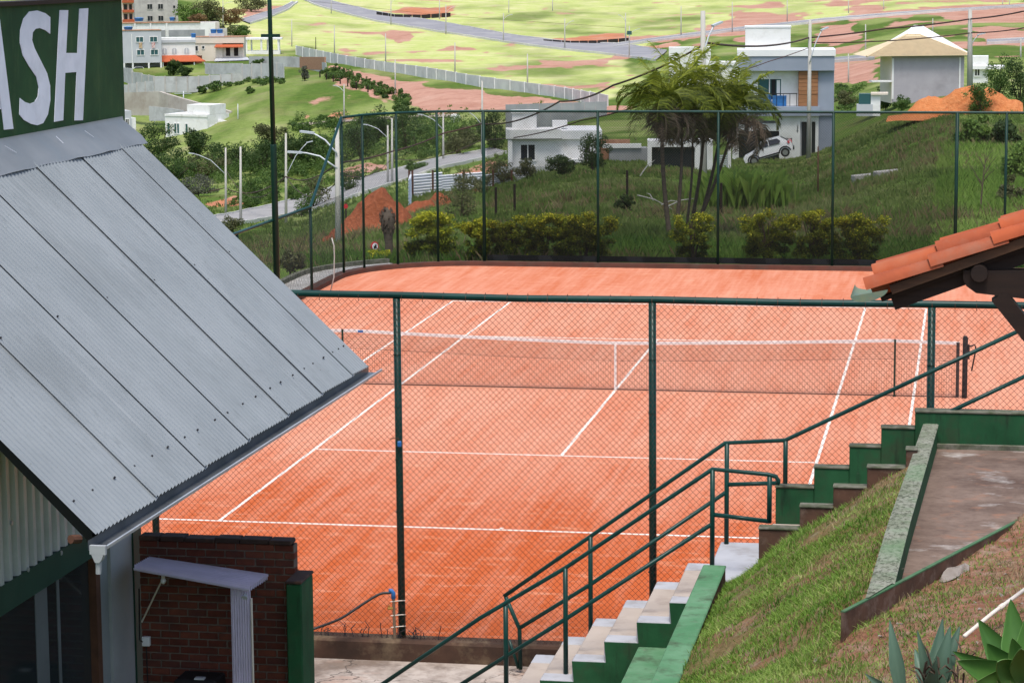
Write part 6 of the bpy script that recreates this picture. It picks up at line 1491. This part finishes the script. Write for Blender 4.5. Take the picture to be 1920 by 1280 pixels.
mb = MB(); mb.box(ct(-.72, -.93, 1.02)[0]-.1, ct(-.72, -.93, 1.02)[0]+.08, -.95, -.78, ct(-.72, -.9, 1.02)[2], ct(-.72, -.9, 1.02)[2]+.14); mb.build('mirror', 'car_white', cr)
# ================================================================== vegetation
def leaf_cloud(lobes, n, size, flat=.6, up=.3, shell=.55):
    """n leaf-sized quads through the volume of ellipsoid lobes (cx,cy,cz,rx,ry,rz)"""
    lobes = np.array(lobes, float); vol = (lobes[:, 3]*lobes[:, 4]*lobes[:, 5])**.75; pick = rng.choice(len(lobes), n, p=vol/vol.sum()); L = lobes[pick]
    d = rng.normal(size=(n, 3)); d /= np.linalg.norm(d, axis=1)[:, None]; r = np.where(rng.random(n) < .7, rng.uniform(shell, 1.0, n), rng.random(n)**.5)*(1+rng.normal(0, .06, n))
    C_ = L[:, :3]+d*r[:, None]*L[:, 3:6]
    nrm = d*flat+rng.normal(size=(n, 3))*.7+np.array([0, 0, up]); nrm /= np.linalg.norm(nrm, axis=1)[:, None]
    a = np.cross(nrm, rng.normal(size=(n, 3))); a /= np.linalg.norm(a, axis=1)[:, None]+1e-9; b = np.cross(nrm, a)
    s = size*rng.uniform(.6, 1.35, n)[:, None]; e = rng.uniform(.4, .75, n)[:, None]
    v = np.stack([C_-a*s, C_-b*s*e+a*s*.1, C_+a*s, C_+b*s*e+a*s*.1], 1)
    clump = rng.random(len(lobes))[pick]; tint = np.clip(.30+.30*(rng.random(n)-.5)+.38*(clump-.5)+.18*d[:, 2]*0+rng.normal(0, .10, n)+.14, 0, 1)
    return v.reshape(-1, 3), np.arange(n*4).reshape(n, 4), np.repeat(tint, 4)
def crown_lobes(cx, cy, cz, rx, ry, rz, n):
    L = [(cx, cy, cz-rz*.2, rx*.55, ry*.55, rz*.7)]
    for i in range(n):
        d = np.array([R.gauss(0, 1), R.gauss(0, 1), R.gauss(0, 1)]); d /= np.linalg.norm(d); q_ = R.uniform(.4, .9); s = R.uniform(.2, .42)
        L.append((cx+d[0]*q_*rx, cy+d[1]*q_*ry, cz+d[2]*q_*rz, rx*s, ry*s, rz*s*.9))
    return L
def tree(label, px, yt, yb_, wpx, m='leaf_dark', dep=None, n=900, name='broadleaf_tree', cat='tree', trunk=.1, lobes=10, leaf=None, squat=.0, group=None):
    P = gnd(px, yb_) if dep is None else T(px, yb_, dep); dep = depth_of(P); k_ = dep/FPX; H = (yb_-yt)*k_; Wd = wpx*k_
    o = thing(name, label, cat, P, R.uniform(0, 6), group); r0 = max(.03, H*.028)
    zc = H*(trunk+(1-trunk)*.46); rz = H*(1-trunk)*.54
    mb = MB(); mb.tube([(0, 0, -.5), (R.uniform(-.03, .03)*H, 0, H*trunk*.7), (0, R.uniform(-.03, .03)*H, zc)], [r0*1.2, r0*.85, r0*.4], 7)
    L = crown_lobes(0, 0, zc, Wd*.5, Wd*.5, rz, lobes)
    for l in L[1:6]: mb.tube([(0, 0, H*trunk*.75), (l[0]*.5, l[1]*.5, (l[2]+H*trunk)*.5), (l[0]*.9, l[1]*.9, l[2])], [r0*.5, r0*.35, r0*.12], 5)
    mb.build('trunk', 'trunk', o)
    v, q_, t_ = leaf_cloud(L, n, leaf or max(.05, 1.7*k_)); mesh_np('crown', v, q_, m, o, tint=t_); return o
def bush(label, px, yt, yb_, wpx, m='leaf_mid', dep=None, n=500, lobes=8, leaf=None, name='bush', cat='bush', group=None): return tree(label, px, yt, yb_, wpx, m, dep, n, name, cat, .08, lobes, leaf, group=group)

# --- yellow-green duranta bushes behind the back fence
def duranta(label, px, yt, yb_, wpx, Y, n=5200, m='leaf_yellow'):
    P = V(px, yb_, Y); P[2] = float(zt(P[0], P[1])) if False else P[2]; dep = depth_of(P); k_ = dep/FPX; H = (yb_-yt)*k_; Wd = wpx*k_*1.16
    o = thing('duranta_bush', label, 'bush', P); mb = MB()
    for i in range(7):
        a = R.uniform(0, 6.28); r = R.uniform(.15, .5)*Wd*.5; mb.tube([(R.uniform(-.05, .05), R.uniform(-.05, .05), -.1), (math.cos(a)*r*.4, math.sin(a)*r*.4, H*.35), (math.cos(a)*r, math.sin(a)*r, H*.75)], [.03, .022, .008], 6)
    mb.build('stems', 'trunk', o)
    L = []
    for i in range(46):
        a = R.uniform(0, 6.28); q_ = R.random()**.55; z = H*(.22+.70*R.random()**.85); wz = min(1.0, .62+z/H*.6)
        L.append((math.cos(a)*q_*Wd*.42*wz, math.sin(a)*q_*.45*wz, z*(1-.10*q_), Wd*R.uniform(.08, .15), R.uniform(.12, .2), H*R.uniform(.06, .11)))
    for i in range(9):
        a = R.uniform(0, 6.28); L.append((math.cos(a)*Wd*.28, math.sin(a)*.3, H*R.uniform(.08, .3), Wd*.13, .16, H*.09))
    v, q_, t_ = leaf_cloud(L, int(n*2.4), .030, flat=.35, up=.5, shell=.2)
    # yellow young shoots, plus sunlit tops and shaded undersides painted into the tint
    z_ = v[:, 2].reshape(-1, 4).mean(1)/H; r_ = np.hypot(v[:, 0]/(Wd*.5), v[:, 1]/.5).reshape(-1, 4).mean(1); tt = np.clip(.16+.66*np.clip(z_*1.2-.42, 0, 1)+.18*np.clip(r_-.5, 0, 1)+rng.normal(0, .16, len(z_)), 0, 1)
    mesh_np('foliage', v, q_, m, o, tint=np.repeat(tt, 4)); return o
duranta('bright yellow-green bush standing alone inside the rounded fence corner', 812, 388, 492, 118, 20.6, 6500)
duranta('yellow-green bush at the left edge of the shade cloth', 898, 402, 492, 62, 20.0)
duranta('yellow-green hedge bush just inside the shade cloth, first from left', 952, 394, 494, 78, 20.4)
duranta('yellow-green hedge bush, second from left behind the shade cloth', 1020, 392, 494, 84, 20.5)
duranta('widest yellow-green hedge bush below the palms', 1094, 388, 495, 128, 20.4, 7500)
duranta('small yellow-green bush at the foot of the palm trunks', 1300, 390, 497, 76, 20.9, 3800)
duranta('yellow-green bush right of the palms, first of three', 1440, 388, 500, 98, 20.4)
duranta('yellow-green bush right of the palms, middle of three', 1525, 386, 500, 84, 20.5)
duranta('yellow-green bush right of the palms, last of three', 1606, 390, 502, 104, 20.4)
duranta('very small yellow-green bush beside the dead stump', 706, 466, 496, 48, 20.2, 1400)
bush('dark green shrub in the grass at the foot of the side fence', 545, 455, 515, 60, 'leaf_olive', 66, 1400, leaf=.05)

# --- palm clump
def frond(parent, base, az_, elev, L, droop, m, tl_, th_, nl=42, name='frond'):
    d = np.array([math.cos(az_), math.sin(az_), 0]); up = np.array([0, 0, 1.0]); pts = []
    e = elev; p = np.array(base, float); N = 14
    for i in range(N+1):
        pts.append(p.copy()); p = p+(d*math.cos(e)+up*math.sin(e))*L/N; e -= droop/N*(1+.9*i/N)
    pts = np.array(pts); V_ = []; F_ = []; T_ = []
    side = np.cross(d, up)
    for i in range(N):      # rachis
        w = .022*(1-i/N*.8); b = len(V_); V_ += [pts[i]-side*w, pts[i]+side*w, pts[i+1]+side*w*.9, pts[i+1]-side*w*.9]; F_.append((b, b+1, b+2, b+3)); T_ += [.55]*4
    for i in range(nl):
        u_ = .18+.82*(i+R.random()*.5)/nl; x = u_*N; k_ = min(int(x), N-1); c = pts[k_]+(pts[min(k_+1, N)]-pts[k_])*(x-k_); tan = pts[min(k_+1, N)]-pts[max(k_-1, 0)]; tan /= np.linalg.norm(tan)
        ll = L*.34*math.sin(math.pi*min(1, .12+u_*.86))**.7*R.uniform(.8, 1.1)
        for s in (-1, 1):
            dirv = side*s*R.uniform(.75, 1.0)+tan*R.uniform(.35, .7)+up*R.uniform(-.15, .35); dirv /= np.linalg.norm(dirv); w = np.cross(dirv, tan); w /= np.linalg.norm(w)+1e-9; w = tan*.6+w*.6; w *= .020*R.uniform(.7, 1.2)
            mid = c+dirv*ll*.55; tip = c+dirv*ll-up*ll*R.uniform(.12, .45); b = len(V_); tt = R.uniform(tl_, th_)
            V_ += [c-w*.5, c+w*.5, mid+w, mid-w, tip+w*.15, tip-w*.15]; F_ += [(b, b+1, b+2, b+3), (b+3, b+2, b+4, b+5)]; T_ += [tt]*6
    return mesh_np(name, np.array(V_), np.array(F_), m, parent, world=True, tint=np.array(T_))
def palm(label, bx, by, dep, tx, ty, ddep, r, nf, Lf, tone=.5, dead=4):
    r *= .62; nf += 5; dead += 4
    B = T(bx, by, dep); Tp = T(tx, ty, dep+ddep); o = thing('palm_tree', label, 'palm', B); mb = MB(); C_ = []; rs = []
    for i in range(15):
        u_ = i/14; C_.append(B+(Tp-B)*u_+np.array([.10*math.sin(u_*3)*(1 if tx > bx else -1), 0, -.1*(u_ == 0)])); rs.append(r*(1.15-.45*u_)*(1+.06*(i % 2)))
    mb.tube(C_, rs, 8); mb.build('trunk', 'palm_trunk', o, True, True)
    for i in range(nf):
        a = 6.283*i/nf+R.uniform(-.35, .35); young = i % 4 == 0
        el = R.uniform(1.15, 1.45) if young else R.uniform(.55, 1.2); frond(o, Tp, a, el, Lf*R.uniform(.85, 1.12), R.uniform(.5, 1.0) if young else R.uniform(1.3, 2.1), 'palm_leaf', tone-.4 if not young else tone-.05, tone+.2 if not young else tone+.48)
    for i in range(dead): frond(o, Tp-np.array([0, 0, .15]), R.uniform(0, 6.28), R.uniform(-.2, .35), Lf*R.uniform(.7, .95), R.uniform(1.5, 2.2), 'palm_dead', .1, .9, 30, 'dead_frond')
    return o
palm('leftmost palm of the clump, thick straight trunk', 1256, 446, 80, 1243, 200, 0, .11, 12, 2.0, .5, 5)
palm('palm of the clump with slim trunk, second from left', 1266, 452, 80, 1277, 186, 1.0, .085, 11, 2.0, .6, 4)
palm('thin short palm in the middle of the clump', 1288, 420, 82, 1296, 215, .5, .06, 8, 1.5, .35, 4)
palm('slanting palm leaning right, third from the right in the clump', 1298, 412, 83, 1320, 200, -.5, .085, 11, 2.0, .55, 5)
palm('slanting palm leaning right, second from the right in the clump', 1312, 416, 83, 1356, 198, .4, .085, 11, 2.0, .5, 5)
palm('rightmost palm of the clump with the widest lean', 1308, 420, 82.5, 1380, 214, -.6, .08, 10, 1.9, .45, 5)

# --- trees of the valley and hillside: (label, x, top, base, width, material, leaves)
TR = [
 ('dark rounded tree left of the white modern house', 297, 231, 296, 72, 'leaf_dark', 1500), ('dark dome-shaped tree in front of the white modern house', 371, 227, 292, 54, 'leaf_dark', 1500),
 ('dark tree lower left against the metal roof edge', 326, 275, 335, 66, 'leaf_dark', 1300), ('olive tree right of the lower dark roof-edge tree', 384, 284, 330, 74, 'leaf_olive', 1200),
 ('dark tree below the balcony of the white modern house', 444, 262, 316, 78, 'leaf_dark', 1400), ('dark bushy tree left of the lamp mast', 488, 255, 322, 70, 'leaf_dark', 1400),
 ('dull brown-green tree behind the mast beside the hoarding', 508, 224, 276, 56, 'leaf_olive', 1100), ('dark tree right of the mast, low', 548, 244, 312, 66, 'leaf_dark', 1300),
 ('dark tree beneath the start of the sloping rail', 590, 238, 306, 66, 'leaf_dark', 1300), ('dark tree just left of the rounded fence corner', 628, 236, 300, 58, 'leaf_mid', 1200),
 ('dark tree inside the rounded fence corner', 676, 226, 296, 62, 'leaf_dark', 1300), ('tall feathery dark tree inside the fence corner top', 704, 198, 268, 58, 'leaf_dark', 1200), ('bright mid-green tree at the fence corner top', 690, 208, 240, 50, 'leaf_mid', 800),
 ('dark tall tree above the close pair of poles', 762, 194, 282, 66, 'leaf_dark', 1500), ('dark tree right of the close pair of poles', 790, 228, 292, 52, 'leaf_mid', 1100), ('brownish tree between the pair of poles and the road bend', 858, 240, 288, 56, 'leaf_olive', 900), ('dark tree behind the slender pole at the shade cloth', 928, 212, 276, 66, 'leaf_dark', 1200), ('olive tree under the fence top rail left of shade cloth', 880, 228, 272, 40, 'leaf_olive', 700),
 ('grey flowering shrub by the roof edge above the valley road', 372, 326, 362, 62, 'leaf_grey', 900), ('mid-green sapling beside the valley road left of the mast', 488, 322, 374, 54, 'leaf_mid', 900), ('dark shrub on the road bank right of the mast', 588, 330, 385, 48, 'leaf_olive', 800), ('mid-green young tree at the road between mast and fence rail', 566, 348, 400, 46, 'leaf_mid', 800), ('low dark shrub on the road bank inside the fence corner', 655, 318, 352, 54, 'leaf_dark', 700), ('shrub on the bank left of the close pair of poles', 776, 296, 318, 40, 'leaf_mid', 600), ('dark shrub at the lower edge of the metal roof', 430, 400, 440, 40, 'leaf_olive', 700), ('green bush on the road bank by the first lamp pole', 470, 362, 386, 40, 'leaf_mid', 500),
 ('dark conifer-like sapling in the near grass by the mast', 554, 345, 372, 30, 'leaf_mid', 400),
 ('feathery acacia sapling in front of the white site fence', 866, 322, 402, 76, 'leaf_olive', 900), ('thin acacia sapling left of the slender pole', 905, 318, 360, 50, 'leaf_olive', 500),
 ('small dark tree in front of the flat-roofed house wall', 1058, 282, 330, 64, 'leaf_dark', 1300), ('taller dark tree at the right end of the flat-roofed house', 1112, 240, 320, 66, 'leaf_dark', 1500), ('dark sapling by the door of the flat-roofed house', 990, 292, 336, 44, 'leaf_olive', 700), ('low sapling left of the flat-roofed house', 944, 286, 340, 54, 'leaf_olive', 700), ('dark shrub on the slope left of the palm trunks', 1172, 366, 396, 36, 'leaf_dark', 700),
 ('yellow-green tree behind the apartment block, first from left', 352, 6, 52, 48, 'leaf_lime', 800), ('tall olive tree behind the apartment block', 388, -6, 50, 60, 'leaf_olive', 1100), ('reddish autumn tree left of the upper road', 432, 8, 48, 56, 'leaf_autumn', 900), ('olive tree above the white terrace building', 414, 42, 76, 48, 'leaf_olive', 800), ('rounded green tree left of the mast crossbar', 448, 46, 74, 52, 'leaf_mid', 900), ('orange-tinged tree above the stair block', 370, 22, 56, 40, 'leaf_autumn', 600), ('olive tree at the top edge beside the mast', 470, -14, 22, 70, 'leaf_olive', 600),
 ('dark round garden tree in front of the red porch', 325, 112, 142, 28, 'leaf_dark', 700), ('dark round garden shrub right of the garden tree', 347, 124, 144, 28, 'leaf_dark', 600), ('round green shrub behind the tall block wall', 482, 110, 124, 24, 'leaf_mid', 350),
 ('small tree with bare stems beside the block wall end', 571, 124, 152, 20, 'leaf_grey', 300),
 ('slim dark tree at the right of the hip-roofed house', 1868, 92, 196, 62, 'leaf_mid', 1300), ('dark tree cut by the right edge below the pole', 1912, 104, 206, 60, 'leaf_dark', 1200), ('low green tree in front of the grey side wall', 1736, 147, 180, 52, 'leaf_mid', 900), ('dark shrub in front of the little glass dome', 1660, 158, 206, 46, 'leaf_dark', 900), ('dark shrub at the edge of the orange heap', 1690, 176, 208, 40, 'leaf_mid', 600), ('green bush right of the orange heap', 1838, 150, 215, 56, 'leaf_mid', 900),
 ('dark bush on the bank by the blue-grey house side', 1585, 168, 206, 44, 'leaf_olive', 700),
]
for lab, x, a, b, w, m_, n_ in TR: tree(lab, x, a, b+(6 if b > 200 and x < 950 else 0), w*(1.3 if b > 200 and x < 950 else 1.12), m_, None, int(n_*2.6), trunk=.06, lobes=16)
BU = [('tall reedy bush at the left of the pasture wall', 312, 153, 176, 46, 'leaf_mid'), ('tall reedy bush in the middle of the pasture wall', 402, 148, 172, 52, 'leaf_mid'), ('smaller reedy bush left of the middle one', 381, 160, 176, 26, 'leaf_mid'), ('small bush right of the middle reedy bush', 470, 161, 176, 24, 'leaf_mid'), ('little bush against the sloping grey wall', 280, 144, 156, 18, 'leaf_mid'), ('low bush at the pasture wall corner', 346, 158, 172, 20, 'leaf_mid'),
      ('bush beside the tracks under the fence corner', 745, 190, 212, 26, 'leaf_mid'), ('bush on the dirt track bend', 770, 200, 218, 40, 'leaf_dark')]
for lab, x, a, b, w, m_ in BU: bush(lab, x, a, b, w, m_, n=900)
for i, (x, y) in enumerate([(628, 134), (643, 139), (657, 144), (670, 150), (687, 155), (699, 160), (714, 166), (730, 172), (751, 178), (762, 186)]):
    bush(['first', 'second', 'third', 'fourth', 'fifth', 'sixth', 'seventh', 'eighth', 'ninth', 'last'][i]+' round bush from the upper end of the row along the pink dirt field', x, y-11-R.uniform(0, 4), y+5, R.uniform(17, 23), 'leaf_mid', n=500, group='bush row along the dirt field')
bush('yellowish bamboo-like bush on the right slope behind the fence', 1826, 212, 278, 70, 'leaf_lime', 122, 1800, leaf=.10); bush('dark green bush on the right slope beside the bamboo-like one', 1882, 206, 280, 84, 'leaf_dark', 122, 2200, leaf=.10); bush('light green bush at the right frame edge on the slope', 1905, 250, 345, 80, 'leaf_lime', 100, 2200, leaf=.07); bush('mid-green bush low on the slope at the right edge', 1885, 330, 402, 70, 'leaf_olive', 88, 1500, leaf=.06)
# bare sapling, right
p = gnd(1838, 398); sap = thing('bare_sapling', 'thin leafless sapling on the slope right of the shade cloth', 'tree', p); dp = depth_of(p); mb = MB()
mb.tube([p, T(1841, 360, dp), T(1845, 320, dp), T(1850, 285, dp)], [.035, .028, .02, .008], 6)
for a, b in (((1842, 350), (1812, 300)), ((1844, 330), (1872, 288)), ((1843, 340), (1866, 318)), ((1846, 315), (1830, 290)), ((1842, 345), (1826, 328)), ((1847, 305), (1862, 280))): mb.tube([T(*a, dp), (T(*a, dp)+T(*b, dp))/2+np.array([0, 0, .05]), T(*b, dp)], [.016, .011, .004], 5)
mb.build('branches', 'trunk', sap, True)
mb = MB(); bf_ = thing('fallen_branch', 'pale fallen branch on the slope behind the palm trunks', 'branch', T(1230, 380, 100))
for a, b in (((1195, 366), (1260, 392)), ((1225, 376), (1212, 362)), ((1240, 384), (1275, 378)), ((1200, 330), (1228, 300)), ((1250, 388), (1305, 372))): mb.tube([T(*a, 100), (T(*a, 100)+T(*b, 100))/2+np.array([0, 0, .1]), T(*b, 100)], [.03, .022, .008], 5)
mb.build('wood', 'concrete', bf_, True)
for i, (x, y, dpt) in enumerate([(930, 405, 112), (965, 398, 120), (1176, 372, 118), (1352, 405, 98), (1708, 470, 74)][:4]):
    p = gnd(x, y); mb = MB(); mb.box(-.05, .05, -.05, .05, -.3, 1.3); o = mb.build('wooden_stake', 'dark_wood'); o.location = p; tag(o, ['thin stake in the grass left of the hedge behind shade cloth', 'second thin stake right of the first behind shade cloth', 'stake near the slope left of the palms', 'dark stump-like stake right of the palm trunks'][i], 'stake')
p = gnd(1650, 342)
for x, y, w_, lab in ((1630, 330, 70, 'pale concrete strip lying in the slope grass, left piece'), (1680, 322, 90, 'pale concrete strip lying in the slope grass, right piece')):
    p = gnd(x, y); k_ = depth_of(p)/FPX; mb = MB(); mb.bbox(-w_*.5*k_, w_*.5*k_, -.2, .2, -.3, .10, .03); o = mb.build('concrete_strip', 'concrete'); o.location = p; o.rotation_euler = (0, rad(-3), rad(32)); tag(o, lab, 'rubble')

# --- rough grass of the slope behind the court
def slope_grass(name, label, n, az0, az1, d0, d1, h0, h1, w, m, seed, thr, tlo, thi):
    d = np.exp(rng.uniform(math.log(d0), math.log(d1), n)); a = rng.uniform(rad(az0), rad(az1), n); x = CAM[0]+d*np.sin(a); y = CAM[1]+d*np.cos(a)
    keep = (fbm(x/5+seed, y/5+seed, seed, 4) > thr) & (y > 19.3)
    for rp in ROADS: keep &= ~pip(rp, x, y)
    x, y, d = x[keep], y[keep], d[keep]; n = len(x); z = zt(x, y)-.03
    B = 7; x = np.repeat(x, B)+rng.normal(0, .12, n*B); y = np.repeat(y, B)+rng.normal(0, .12, n*B); z = np.repeat(z, B); hs_ = np.repeat(rng.uniform(h0, h1, n)*np.clip(.4+1.2*fbm(x[::B]/3, y[::B]/3, seed+5, 3), .4, 1.6), B)*rng.uniform(.5, 1.15, n*B)
    a = rng.uniform(0, 6.28, n*B); l = hs_*rng.uniform(.1, .7, n*B); ww = w*np.repeat(d/90, B)*rng.uniform(.6, 1.3, n*B); px_, py_ = ww*.5, np.zeros_like(ww)
    v = np.stack([np.stack([x-px_, y, z], 1), np.stack([x+px_, y, z], 1), np.stack([x+px_*.7+np.cos(a)*l*.4, y+np.sin(a)*l*.4, z+hs_*.6], 1), np.stack([x+np.cos(a)*l, y+np.sin(a)*l, z+hs_], 1)], 1)
    pt = np.clip(fbm(x[::B]/7+3, y[::B]/7+3, seed+9, 4)*2-.5, 0, 1); t_ = np.clip(tlo+(thi-tlo)*(np.repeat(pt, B)*.6+.4*rng.random(n*B)), 0, 1)
    tag(mesh_np(name, v.reshape(-1, 3), np.arange(n*B*4).reshape(-1, 4), m, tint=np.repeat(t_, 4)), label, 'grass', kind='stuff')
slope_grass('slope_grass', 'rough green grass covering the slope behind the court', 30000, -17, 2.5, 67.5, 200, .10, .30, .035, 'grass_far', 5, .28, .1, .95)
slope_grass('seeding_grass', 'tall brownish seeding grass in patches on the slope', 6000, -17, 2.5, 67.5, 170, .22, .5, .018, 'grass_dry', 17, .55, 0, .7)
slope_grass('lush_grass', 'lush green grass along the foot of the back fence', 7000, -15, 2.5, 66.2, 76, .12, .4, .035, 'grass_tall', 23, .34, 0, .9)
slope_grass('lush_slope_grass', 'bright green grass on the slope right of the shade cloth', 9000, -.75, 2.5, 68, 125, .12, .38, .03, 'grass_bright', 29, .33, .1, 1)
slope_grass('bank_grass', 'mixed grass on the banks of the valley road', 7000, -17.5, -9.5, 150, 420, .15, .5, .03, 'grass_far', 41, .42, 0, .9)
# clump of elephant grass by the car
eg = thing('elephant_grass', 'big clump of arching elephant grass below the white hatchback', 'grass clump', gnd(1395, 392)); V_ = []; T_ = []
for i in range(3800):
    b = T(R.gauss(1392, 30), R.uniform(372, 396), R.uniform(108, 116)); h_ = R.uniform(.5, 1.6); a = R.uniform(0, 6.28); l = h_*R.uniform(.1, .6); w_ = .011; t_ = R.uniform(.05, .7)
    V_ += [b-(w_, 0, .3), b+np.array([w_, 0, -.3]), b+np.array([w_*.8+math.cos(a)*l*.3, math.sin(a)*l*.3, h_*.7]), b+np.array([math.cos(a)*l, math.sin(a)*l, h_*R.uniform(.65, 1)])]; T_ += [t_]*4
mesh_np('blades', np.array(V_), np.arange(len(V_)).reshape(-1, 4), 'grass_bright', eg, world=True, tint=np.array(T_))

# --- tangled undergrowth filling the valley between the trees: one mass nobody could count
VV = []; QQ = []; TT = []; nb_ = 0
for poly, cnt, rmin, rmax in (([(300, 312), (450, 304), (520, 285), (640, 280), (640, 312), (560, 332), (440, 350), (330, 340)], 110, 1.0, 2.6), ([(650, 235), (780, 215), (905, 240), (905, 285), (800, 298), (650, 312)], 80, .9, 2.4), ([(430, 348), (640, 318), (640, 345), (520, 378), (440, 396)], 40, .5, 1.3), ([(540, 228), (650, 222), (650, 240), (520, 250)], 24, .7, 1.5), ([(300, 150), (460, 150), (540, 153), (540, 160), (300, 172)], 26, .5, 1.3), ([(610, 128), (775, 192), (765, 202), (600, 145)], 44, .5, 1.3), ([(1560, 160), (1620, 170), (1650, 205), (1560, 210)], 16, .5, 1.2)):
    xs_ = [p[0] for p in poly]; ys_ = [p[1] for p in poly]; c = 0
    while c < cnt:
        x, y = R.uniform(min(xs_), max(xs_)), R.uniform(min(ys_), max(ys_))
        if not bool(pip(poly, np.array([x]), np.array([y]))[0]): continue
        c += 1; p = gnd(x, y); r = R.uniform(rmin, rmax); hh = r*R.uniform(.7, 1.3)
        if any(bool(pip(rp, np.array([p[0]]), np.array([p[1]]))[0]) for rp in ROADS): continue
        L = [(p[0]+R.uniform(-r, r)*.8, p[1]+R.uniform(-r, r)*.8, p[2]+hh*R.uniform(.2, .8), r*R.uniform(.35, .6), r*R.uniform(.35, .6), hh*R.uniform(.3, .5)) for _ in range(6)]
        v, q_, t_ = leaf_cloud(L, 260, 1.6*depth_of(p)/FPX); VV.append(v); QQ.append(q_+nb_); TT.append(np.clip(t_+R.uniform(-.2, .25), 0, 1)); nb_ += len(v)
tag(mesh_np('thicket', np.concatenate(VV), np.concatenate(QQ), 'leaf_mid', tint=np.concatenate(TT)), 'tangled dark green undergrowth between the valley trees', 'undergrowth', kind='stuff')
